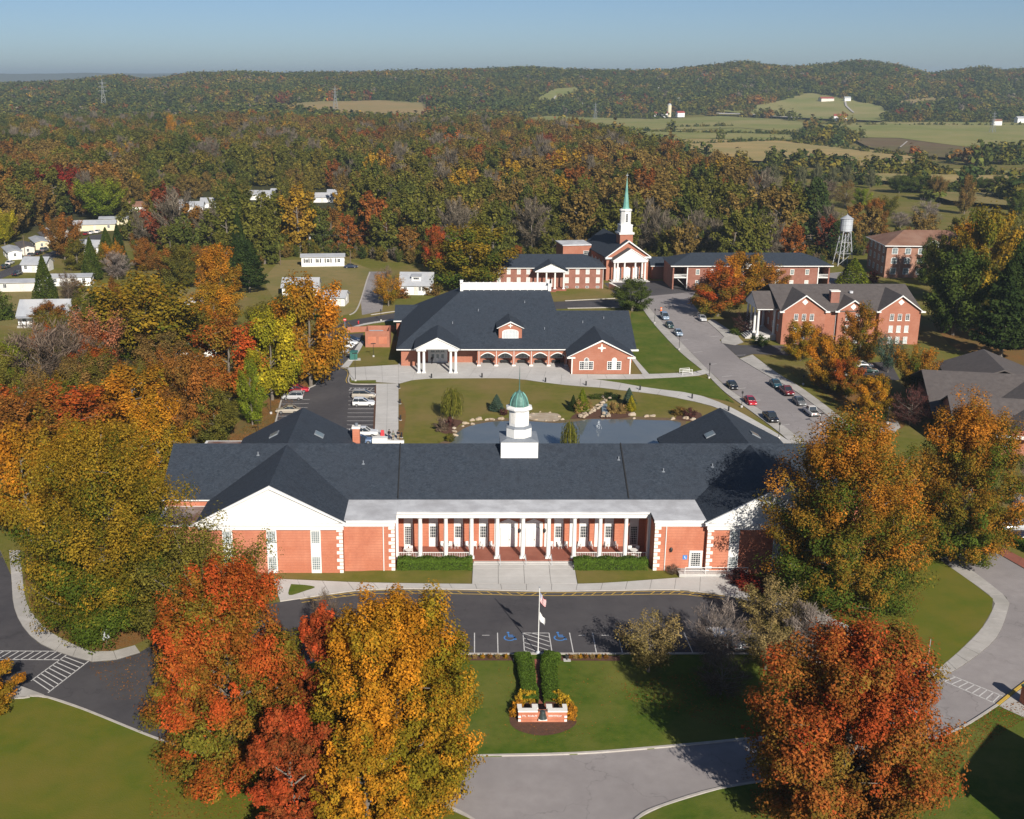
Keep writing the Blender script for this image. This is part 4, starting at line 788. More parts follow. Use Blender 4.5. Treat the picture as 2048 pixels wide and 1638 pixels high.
# ================================================================== three storey building with gables on the right
BF = empty('gabled_building', (97.2, 267.5, 0), 0, 'three storey red brick building with three gables and a chimney, behind the orange trees', 'building')
w = MB(); w.box(-16.6, 16.6, 1.2, 20, 0, 8.3); 
for c, hw, zr in ((-11.5, 5.15, 11.9), (.4, 3.6, 10.7), (11.7, 5.0, 11.85)): wall_gable_y(w, c, hw, 0 if abs(c) > 1 else .35, 0, 8.4, zr, 1.15 if abs(c) > 1 else .84)
w.build('wall', M['brick3'], BF)
gable_x(-17.2, 17.2, 12.5, 12.2, 8.3, 12.7).build('roof', M['roof_brown'], BF)
for c, hw, zr, y in ((-11.5, 5.5, 12.25, -.5), (.4, 3.95, 11.0, -.2), (11.7, 5.35, 12.2, -.5)):
    gable_y(y, 13, c, hw, 8.42, zr).build('gable_roof', M['roof_brown'], BF); rakes(MB(), c, hw + .05, y + .05, 8.3, zr + .05, .34, .2).build('rake_trim', M['white'], BF)
    for s in (-1, 1): MB().box(c + s * hw - .55, c + s * hw + .55, y - .2, y + .44, 8.0, 8.32).build('cornice_return', M['white'], BF)
    mb = MB(); zz = zr - 1.75; yy = (0 if abs(c) > 1 else .35)
    mb.ext([(c - .75, yy - .07, zz), (c, yy - .07, zz - .75), (c + .75, yy - .07, zz), (c, yy - .07, zz + .75)], (0, .06, 0)); mb.build('diamond', M['stone'], BF)
    for k in (-1, 0, 1):
        for z, g in ((6.0, 'glass'), (3.1, 'glass_pale'), (.35, 'glass_pale')):
            if abs(c) > 1: window(BF, c + k * 1.9, 0, z, 1.0, 1.6, 2, 4 if g == 'glass' else 1, glass=g, fr=.1, sill=True)
            elif k: window(BF, c + k * 1.2, .34, z, 1.0, 1.6, 2, 4, glass=g, fr=.1, sill=True)
MB().box(-6.3, -3.3, .8, 1.19, 7.95, 8.29).build('eave_trim', M['white'], BF)
for x in (-6.2, -3.4, 4.3): MB().cyl((x, 1.1, 0), (x, 1.1, 8.1), .08).build('downspout', M['white'], BF)
ch = MB().box(-4.1, -2.0, 3.8, 5.4, 8, 12.3).build('chimney', M['brick2'], BF); MB().box(-4.2, -1.9, 3.7, 5.5, 12.301, 12.55).build('chimney_cap', M['stone'], ch)
MB().lathe((2.2, 8, 11.2), [(.5, 0), (.5, .5)], 8).build('roof_vent', M['roof_flat'], BF)
for i in range(4):
    for z in (2.6, 5.6): window(BF, -16.6, 3.5 + i * 4.2, z, 1.1, 1.7, 2, 4, rz=-math.pi / 2, fr=.1)
MB().box(-21.6, -16.61, 4.5, 15.5, 0, 1.3).build('porch_floor', M['concrete'], BF)
for y in (5.0, 8.2, 11.6, 15.0): column(BF, -21.1, y, 1.3, 6.4, .32, n=10)
for y in (5.0, 15.0): column(BF, -17.1, y, 1.3, 6.4, .32, n=10)
MB().box(-21.7, -16.62, 4.3, 15.7, 7.7, 8.25).build('entablature', M['white'], BF); MB().ext([(-21.75, 4.3, 8.26), (-21.75, 15.7, 8.26), (-21.75, 10, 11.2)], (.2, 0, 0)).build('pediment', M['white'], BF)
gable_x(-22, -10, 10, 5.9, 8.3, 11.4).build('portico_roof', M['roof_brown'], BF)
for i in range(4): MB().box(-22.4 - i * .4, -22.0 - i * .4 , 6.5, 13.5, 0, 1.25 - i * .3).build('step', M['concrete'], BF)
# ================================================================== hip roofed hall at the far right
BG = empty('hip_roofed_dormitory', (140.8, 362.2, 0), R(-4), 'three storey weathered brick dormitory with rusty hipped roof beside the water tower', 'building')
MB().box(0, 30, 0, 20, 0, 10.4).build('wall', M['brick_pale'], BG)
hip(-.9, 30.9, -.9, 20.9, 10.45, 14.2, 8, 22, 10, 10).build('roof', M['roof_rust'], BG); MB().box(-.95, 30.95, -1.0, -.91, 10.2, 10.5).box(-1.0, -.91, -.9, 20.9, 10.2, 10.5).build('eave_trim', M['white'], BG)
for i in range(7):
    x = 2.6 + i * 4.1
    for z in (1.1, 4.5, 7.6): window(BG, x, 0, z, 1.9, 2.1, 2, 2, glass='glass_mid', fr=.16, arch=.35 if z > 4 else 0)
for i in range(4):
    for z in (1.1, 4.5, 7.6): window(BG, 0, 3 + i * 4.6, z, 1.6, 2.0, 2, 2, rz=-math.pi / 2, glass='glass_mid', fr=.16)
gable_y(-.5, 8, 14.5, 3.0, 10.5, 12.6).build('dormer_roof', M['roof_rust'], BG); MB().ext([(11.6, -.55, 10.5), (17.4, -.55, 10.5), (14.5, -.55, 12.5)], (0, .2, 0)).build('dormer_gable', M['siding'], BG); window(BG, 14.5, -.56, 10.7, 1.1, 1.1, 2, 2, glass='glass_mid', fr=.12)
# ================================================================== grey roofed building cut by the right edge
BH = empty('grey_roofed_building', (100, 200, 0), R(-12), 'low brick building with sprawling grey gabled roofs at the right edge', 'building')
MB().box(-8, 40, -16, 16, 0, 4.0).box(-9.5, 6, 4, 17, 0, 3.9).build('wall', M['brick3'], BH)
gable_x(-11, 42, 8, 13, 3.9, 8.6).build('roof', M['roof_brown'], BH)
gable_y(-18, 8, 8.5, 11.5, 3.95, 8.4).build('roof_wing', M['roof_brown'], BH)
gable_x(-9.0, 20, -6.5, 8.0, 3.98, 7.6).build('roof_wing', M['roof_brown'], BH)
MB().ext([(-8.6, -14, 3.9), (-8.6, 1, 3.9), (-8.6, -6.5, 7.3)], (.3, 0, 0)).build('gable_wall', M['brick3'], BH)
gable_y(16, 34, 6, 9, 3.9, 7.4).build('rear_roof', M['roof_brown'], BH); MB().box(-2, 14, 20, 33, 0, 3.8).build('rear_wall', M['brick3'], BH)
MB().box(-3, 20, -18.3, -18.02, 3.6, 4.1).build('eave_trim', M['white'], BH)
window(BH, -8.62, -6.5, 1.4, 2.2, 3.0, 4, 3, rz=-math.pi / 2, glass='glass_mid', arch=1.0, fr=.14)
for x in (-5, -1, 4, 9): window(BH, x, -16, 1.2, 1.3, 1.7, 2, 4, glass='glass_mid')
# ------------------------------------------------------------------ foliage
def leaf_material(name, A, B, instanced=False):
    m = bpy.data.materials.new(name); m.use_nodes = True; nt = m.node_tree; N = nt.nodes; L = nt.links; N.remove(N['Principled BSDF'])
    mv = N.new('ShaderNodeAttribute'); mv.attribute_name = 'mixv'; vl = N.new('ShaderNodeAttribute'); vl.attribute_name = 'val'
    mx = N.new('ShaderNodeMix'); mx.data_type = 'RGBA'; L.new(mv.outputs['Fac'], mx.inputs[0])
    if instanced:
        for i, nm in ((6, 'tint'), (7, 'tint2')):
            t = N.new('ShaderNodeAttribute'); t.attribute_type = 'INSTANCER'; t.attribute_name = nm; L.new(t.outputs['Color'], mx.inputs[i])
    else:
        mx.inputs[6].default_value = (*A, 1); mx.inputs[7].default_value = (*B, 1)
    sc = N.new('ShaderNodeVectorMath'); sc.operation = 'SCALE'; L.new(mx.outputs[2], sc.inputs[0]); L.new(vl.outputs['Fac'], sc.inputs['Scale'])
    d = N.new('ShaderNodeBsdfDiffuse'); t = N.new('ShaderNodeBsdfTranslucent'); ms = N.new('ShaderNodeMixShader'); ms.inputs[0].default_value = .22
    L.new(sc.outputs[0], d.inputs[0]); L.new(sc.outputs[0], t.inputs[0]); L.new(d.outputs[0], ms.inputs[1]); L.new(t.outputs[0], ms.inputs[2])
    L.new(ms.outputs[0], N['Material Output'].inputs[0]); return m
def leaf_mesh(name, P, Nn, size, asp, mixv, val, rng, along=None):
    n = len(P)
    Nn = Nn / np.maximum(np.linalg.norm(Nn, axis=1, keepdims=True), 1e-6)
    if along is None:
        a = rng.normal(size=(n, 3)); a -= Nn * (a * Nn).sum(1, keepdims=True)
    else: a = along
    a = a / np.maximum(np.linalg.norm(a, axis=1, keepdims=True), 1e-6); b = np.cross(Nn, a); b = b / np.maximum(np.linalg.norm(b, axis=1, keepdims=True), 1e-6)
    s = size[:, None] * .5
    v = np.stack([P - a * s - b * s * asp * .7, P + a * s * .5 - b * s * asp, P + a * s * 1.1, P + a * s * .2 + b * s * asp], 1).reshape(-1, 3)
    me = bpy.data.meshes.new(name); me.vertices.add(4 * n); me.vertices.foreach_set('co', v.astype('f').ravel())
    me.loops.add(4 * n); me.loops.foreach_set('vertex_index', np.arange(4 * n, dtype='i')); me.polygons.add(n); me.polygons.foreach_set('loop_start', np.arange(0, 4 * n, 4, dtype='i'))
    me.update(calc_edges=True)
    for nm, arr in (('mixv', mixv), ('val', val)):
        at = me.attributes.new(nm, 'FLOAT', 'FACE'); at.data.foreach_set('value', np.asarray(arr, 'f'))
    return me
def tube(mb, pts, r0, r1, n=6):
    k = len(pts) - 1
    for i in range(k): mb.cyl(pts[i], pts[i + 1], r0 + (r1 - r0) * i / k, r0 + (r1 - r0) * (i + 1) / k, n, False)
def make_tree(seed, h, w, nl, ls, cb=.16, limbs=24, sub=3, style='round', grad=.5, clump=.105, spread=.17, bias=.5):
    """crown and trunk meshes of one tree, base at the origin"""
    rng = np.random.default_rng(seed); z0 = cb * h; a = w / 2
    C = []; tr = MB(); sz = rng.uniform
    th = h * (.72 if style != 'spread' else .45)
    bend = rng.normal(0, .015 * h, (5, 2)); tp = [Vector((bend[i][0] * i / 4, bend[i][1] * i / 4, th * i / 4)) for i in range(5)]
    tube(tr, tp, max(.022 * h, .12), .006 * h, 8)
    prof = {'round': lambda t: (np.clip(t + .06, 0, 1) ** .42) * (np.clip(1.02 - t, 0, 1) ** .42) * 1.36, 'flame': lambda t: (np.clip(t + .12, 0, 1) ** .4) * (np.clip(1.0 - t * .9, 0, 1) ** .62) * 1.3,
            'egg': lambda t: (np.clip(t + .10, 0, 1) ** .36) * (np.clip(1.03 - t, 0, 1) ** .5), 'spread': lambda t: (np.clip(t + .02, 0, 1) ** .6) * (np.clip(1.05 - t, 0, 1) ** .35) * 1.38}.get(style, lambda t: np.sqrt(np.clip(4 * t * (1 - t) + .08, 0, 1)))
    pm = float(np.max(prof(np.linspace(0, 1, 60)))); prof_, prof = prof, (lambda t: prof_(t) / pm)
    for i in range(limbs):
        t = (i + .5) / limbs; az = 2.39996 * i + rng.normal(0, .25); k = rng.uniform(.78, 1.06) if sub < 8 else rng.uniform(.95, 1.04); rad = min(float(prof(t)), 1.08) * a * .86 * k
        if t > .93: rad *= .5
        tip = Vector((rad * math.cos(az), rad * math.sin(az), z0 + (h - z0) * min(t * (rng.uniform(.90, 1.08) if sub < 8 else rng.uniform(.95, 1.05)), 1.0)))
        st = Vector((0, 0, min(max(z0 * .7, tip.z - rad * rng.uniform(.5, 1.1)), th * .95)))
        mid = (st + tip) / 2 + Vector((math.cos(az), math.sin(az), -.3)) * rad * .12
        q = lambda s: (1 - s) ** 2 * st + 2 * s * (1 - s) * mid + s * s * tip
        tube(tr, [q(s) for s in (0, .35, .7, 1)], .0075 * h * rng.uniform(.7, 1.1), .002 * h, 5)
        lm = rng.normal(0, spread)
        for s in np.linspace(.42, 1.0, 4 if sub < 8 else 6):
            C.append((*q(s), w * clump * (1.2 - .45 * s) * rng.uniform(.75, 1.2), lm, i))
        for j in range(sub):
            s = rng.uniform(.5, .9); d = Vector(rng.normal(0, 1, 3)); d.z = abs(d.z) * .6; d.normalize(); p0 = q(s); p1 = p0 + d * w * rng.uniform(.07, .2)
            rr = math.hypot(p1.x, p1.y); mx = min(float(prof(min(max((p1.z - z0) / (h - z0), 0), .97))), 1.08) * a
            if rr > mx: p1.x *= mx / rr; p1.y *= mx / rr
            tube(tr, [p0, p1], .003 * h, .001 * h, 3) if sub < 8 or j == 0 else None; C.append((*p1, w * clump * rng.uniform(.55, .95), lm + rng.normal(0, .1), i))
    C = np.array(C); wt = C[:, 3] ** 2 * rng.uniform(.45, 1.45, len(C)); wt /= wt.sum(); k = rng.choice(len(C), nl, p=wt)
    d = rng.normal(size=(nl, 3)); d /= np.linalg.norm(d, axis=1, keepdims=True); rr = rng.uniform(0, 1, nl) ** (.45 if sub < 8 else .36)
    ax = C[k, :3] - np.array([0, 0, z0 + .25 * (h - z0)]); ax /= np.maximum(np.linalg.norm(ax, axis=1, keepdims=True), 1e-6); ax[:, 2] += .5; ax /= np.linalg.norm(ax, axis=1, keepdims=True)
    off = d * rr[:, None]; off += ax * (off * ax).sum(1, keepdims=True) * .55
    P = C[k, :3] + off * C[k, 3:4]
    P[:, 2] = np.maximum(P[:, 2], .03 * h)
    Nn = d * 1.0 + ax * .45 + np.array([0, 0, .35]) + rng.normal(0, .55 if sub < 8 else .38, (nl, 3))
    zt = (P[:, 2] - z0) / (h - z0)
    cl = rng.normal(0, .12 if sub < 8 else .26, len(C)); cv = rng.uniform(.74, 1.28, len(C))
    mixv = np.clip(bias + (zt - .5) * grad + C[k, 4] + cl[k] + rng.normal(0, .1, nl), 0, 1)
    val = cv[k] * rng.uniform(.68, 1.32, nl)
    if style == 'bare':
        along = ax + rng.normal(0, .5, (nl, 3)); cr = leaf_mesh('crown', P, Nn, rng.uniform(2.2, 5, nl) * ls, .07, mixv, val, rng, along)
    else: cr = leaf_mesh('crown', P, Nn, rng.uniform(.5, 1.55, nl) * ls, .75, mixv, val, rng)
    tm = tr.mesh('trunk'); return cr, tm
def make_cone(seed, h, w, nl, ls, cb=.03, tiers=0, p=.85):
    rng = np.random.default_rng(seed); t = rng.uniform(0, 1, nl) ** 1.35; az = rng.uniform(0, 6.283, nl)
    lob = 1 + .10 * np.sin(az * 5 + 9 * t) + .07 * np.sin(az * 11 - 13 * t)
    pr = (1 - t) ** p * np.minimum(1, (t + .06) * 8) ** .5
    if tiers: pr = pr * (.62 + .45 * ((t * tiers + az * .16) % 1.0))
    r = w / 2 * pr * lob * rng.uniform(.72, 1.05, nl) ** .6
    P = np.stack([r * np.cos(az), r * np.sin(az), h * (cb + (1 - cb) * t)], 1)
    Nn = np.stack([np.cos(az), np.sin(az), np.full(nl, .5)], 1) + rng.normal(0, .45, (nl, 3))
    al = np.stack([np.cos(az) * .4, np.sin(az) * .4, np.full(nl, .8 if not tiers else -.15)], 1) + rng.normal(0, .3, (nl, 3))
    cr = leaf_mesh('crown', P, Nn, rng.uniform(.6, 1.3, nl) * ls, .6, np.clip(.5 + .3 * np.sin(az * 3 + t * 9) + rng.normal(0, .2, nl), 0, 1), rng.uniform(.6, 1.3, nl), rng, al)
    return cr, MB().cyl((0, 0, 0), (0, 0, h * .8), .02 * h, .004 * h, 6, False).mesh('trunk')
def make_willow(seed, h, w, nl, ls):
    rng = np.random.default_rng(seed); ns = 170; az = rng.uniform(0, 6.283, ns); top = h * rng.uniform(.55, 1.0, ns); rad = w / 2 * rng.uniform(.15, 1, ns) ** .7
    k = rng.integers(0, ns, nl); s = rng.uniform(0, 1, nl) ** .8; hang = top * rng.uniform(.75, 1.0, ns)
    rr = rad[k] * (.35 + .65 * np.minimum(1, s * 2.2)); z = top[k] + h * .06 * np.sin(np.minimum(s * 3, 3.14)) - hang[k] * np.clip(s - .18, 0, 1)
    P = np.stack([rr * np.cos(az[k]), rr * np.sin(az[k]), np.maximum(z, .05 * h)], 1) + rng.normal(0, .05, (nl, 3))
    al = np.stack([np.cos(az[k]) * .15, np.sin(az[k]) * .15, np.full(nl, -1.)], 1)
    Nn = np.stack([np.cos(az[k]), np.sin(az[k]), np.full(nl, .3)], 1) + rng.normal(0, .5, (nl, 3)); Nn -= al * (Nn * al).sum(1, keepdims=True)
    cv = rng.uniform(.6, 1.3, ns)
    cr = leaf_mesh('crown', P, Nn, rng.uniform(1, 2.2, nl) * ls, .22, rng.uniform(0, 1, ns)[k], cv[k] * rng.uniform(.8, 1.2, nl), rng, al)
    return cr, MB().cyl((0, 0, 0), (0, 0, h * .75), .03 * h, .01 * h, 6, False).mesh('trunk')
PAL = {'red': ((.115, .085, .018), (.36, .058, .016)), 'redorange': ((.125, .115, .016), (.37, .066, .016)), 'orange': ((.17, .125, .014), (.42, .155, .014)), 'gold': ((.175, .14, .013), (.44, .180, .015)),
       'greengold': ((.060, .088, .012), (.27, .16, .016)), 'greenorange': ((.060, .088, .013), (.37, .140, .018)), 'green': ((.040, .062, .012), (.085, .105, .020)), 'darkgreen': ((.018, .032, .010), (.045, .066, .016)),
       'yellow': ((.12, .135, .012), (.40, .31, .02)), 'lime': ((.085, .125, .012), (.20, .22, .02)), 'brown': ((.11, .085, .025), (.20, .115, .035)), 'rust': ((.12, .075, .018), (.28, .105, .022)), 'darkred': ((.085, .02, .012), (.24, .03, .018)), 'oxblood': ((.13, .05, .015), (.33, .055, .017)), 'oxblood2': ((.165, .11, .02), (.33, .062, .018)),
       'grey': ((.16, .125, .105), (.24, .20, .175)), 'greybrown': ((.105, .075, .05), (.17, .125, .095)), 'purple': ((.06, .03, .025), (.13, .05, .045)), 'olive': ((.070, .075, .016), (.155, .13, .022)), 'pink': ((.16, .10, .04), (.33, .12, .06)), 'blue': ((.045, .075, .05), (.09, .14, .10)), 'tan': ((.20, .14, .05), (.30, .19, .07)), 'hedge': ((.055, .098, .014), (.095, .15, .022)), 'tanolive': ((.14, .115, .035), (.25, .18, .075)), 'greygreen': ((.085, .09, .042), (.15, .145, .075)), 'mum': ((.30, .17, .02), (.62, .40, .03)), 'mum2': ((.24, .11, .015), (.55, .24, .02)), 'willow': ((.10, .115, .02), (.19, .175, .03))}
LM = {k: leaf_material('leaves_' + k, *v) for k, v in PAL.items()}
def plant(name, loc, meshes, h0, h, sxy, pal, rz, label=None, cat='tree', group=None, bark='bark', crown='crown', trunk='trunk'):
    e = empty(name, loc, rz, label, cat, group); s = h / h0; e.scale = (s * sxy, s * sxy, s)
    put(crown, meshes[0], e, mat=LM[pal])
    if meshes[1] is not None and trunk: put(trunk, meshes[1], e, mat=M[bark])
    return e
def place(px, by, ty, wpx):                                      # where a tree of the photograph stands, and how tall and wide it is
    x, y = G(px, by); h = V(px, ty, y)[1]; return (x, y, 0), max(h, .5), wpx * mpp(y, h * .5)
# ---- the great trees round the front drive, each with a mesh of its own
BIG = [(222, 1262, 862, 372, 'greengold', 'round', 165000, 'huge green and gold tree by the left footway'),
       (408, 1298, 1062, 310, 'olive', 'spread', 50000, 'sparse olive brown tree in front of the left wing'),
       (468, 1545, 1150, 335, 'redorange', 'flame', 165000, 'big red and orange tree on the left end of the loop lawn'),
       (655, 1545, 1214, 130, 'oxblood', 'flame', 45000, 'narrow dark red tree squeezed between the red and the golden tree'),
       (790, 1605, 1194, 358, 'gold', 'flame', 165000, 'big golden orange tree left of the bell sign'),
       (1676, 1645, 1272, 405, 'oxblood2', 'round', 165000, 'big dark red and rust tree right of the loop lawn'),
       (1678, 1205, 850, 332, 'greenorange', 'egg', 165000, 'tall orange topped tree hiding the right wing'),
       (1914, 1112, 808, 240, 'greenorange', 'egg', 110000, 'rounded orange and green tree at the right edge of the drive'),
       (590, 1690, 1425, 180, 'oxblood', 'round', 45000, 'low crimson tree at the bottom edge of the picture'),
       (735, 1720, 1455, 205, 'gold', 'round', 45000, 'low golden tree at the bottom edge below the big golden one')]
for i, (px, by, ty, wp, pal, sty, nl, lab) in enumerate(BIG):
    loc, h, wd_ = place(px, by, ty, wp)
    ms = make_tree(100 + i, h, wd_, nl, .205 if nl > 50000 else .205, .05 if sty != 'spread' else .1, 46 if nl > 50000 else 26, 13, sty, .85 if pal in ('greenorange', 'greengold') else .45, .072 if nl > 50000 else .088, spread=.22, bias=.40 if pal == 'greenorange' else .5)
    plant('autumn_tree', loc, ms, 1, 1, 1, pal, 0, lab)
# ---- shared tree kinds for the middle distance
PROTO = {}
for k, (s, hh, ww, nl, ls, kw) in {'r1': (1, 10, 9, 20000, .225, dict(style='round', limbs=20)), 'r2': (2, 11, 9, 20000, .225, dict(style='flame', limbs=22)), 'r3': (3, 10, 10, 20000, .225, dict(style='spread', cb=.22, limbs=20)), 'r4': (4, 11, 8.5, 20000, .22, dict(style='round', limbs=24, cb=.12)),
                                'sp': (5, 10, 9.5, 10000, .20, dict(style='spread', cb=.2, limbs=20)), 'bare': (6, 10, 9, 3000, .28, dict(style='bare', limbs=22, cb=.2)), 'bare2': (7, 11, 8.5, 4200, .30, dict(style='bare', limbs=22, cb=.22)), 'bush': (8, 3, 3.4, 2400, .22, dict(style='round', limbs=12, cb=.02, clump=.16)), 'bush2': (9, 2, 2.6, 1500, .20, dict(style='round', limbs=10, cb=.0, clump=.18))}.items():
    PROTO[k] = (make_tree(s, hh, ww, nl, ls, **kw), hh, ww)
PROTO['cone'] = (make_cone(11, 10, 4.6, 7000, .32), 10, 4.6); PROTO['spruce'] = (make_cone(12, 10, 5.5, 6000, .42, .06, 9), 10, 5.5); PROTO['pine'] = (make_cone(13, 12, 7, 6500, .5, .15, 7, .6), 12, 7)
PROTO['will'] = (make_willow(14, 6, 5, 6500, .22), 6, 5)
def T1(px, by, ty, wp, kind, pal, label, name='autumn_tree', cat='tree', group=None, bark='bark'):
    loc, h, w_ = place(px, by, ty, wp * (1.22 if kind[0] == 'r' and 60 < wp and px < 1550 and by < 1000 else 1)); ms, h0, w0 = PROTO[kind]
    return plant(name, loc, ms, h0, h, (w_ / w0) / (h / h0), pal, random.uniform(0, 6.28), label, cat, group, bark)
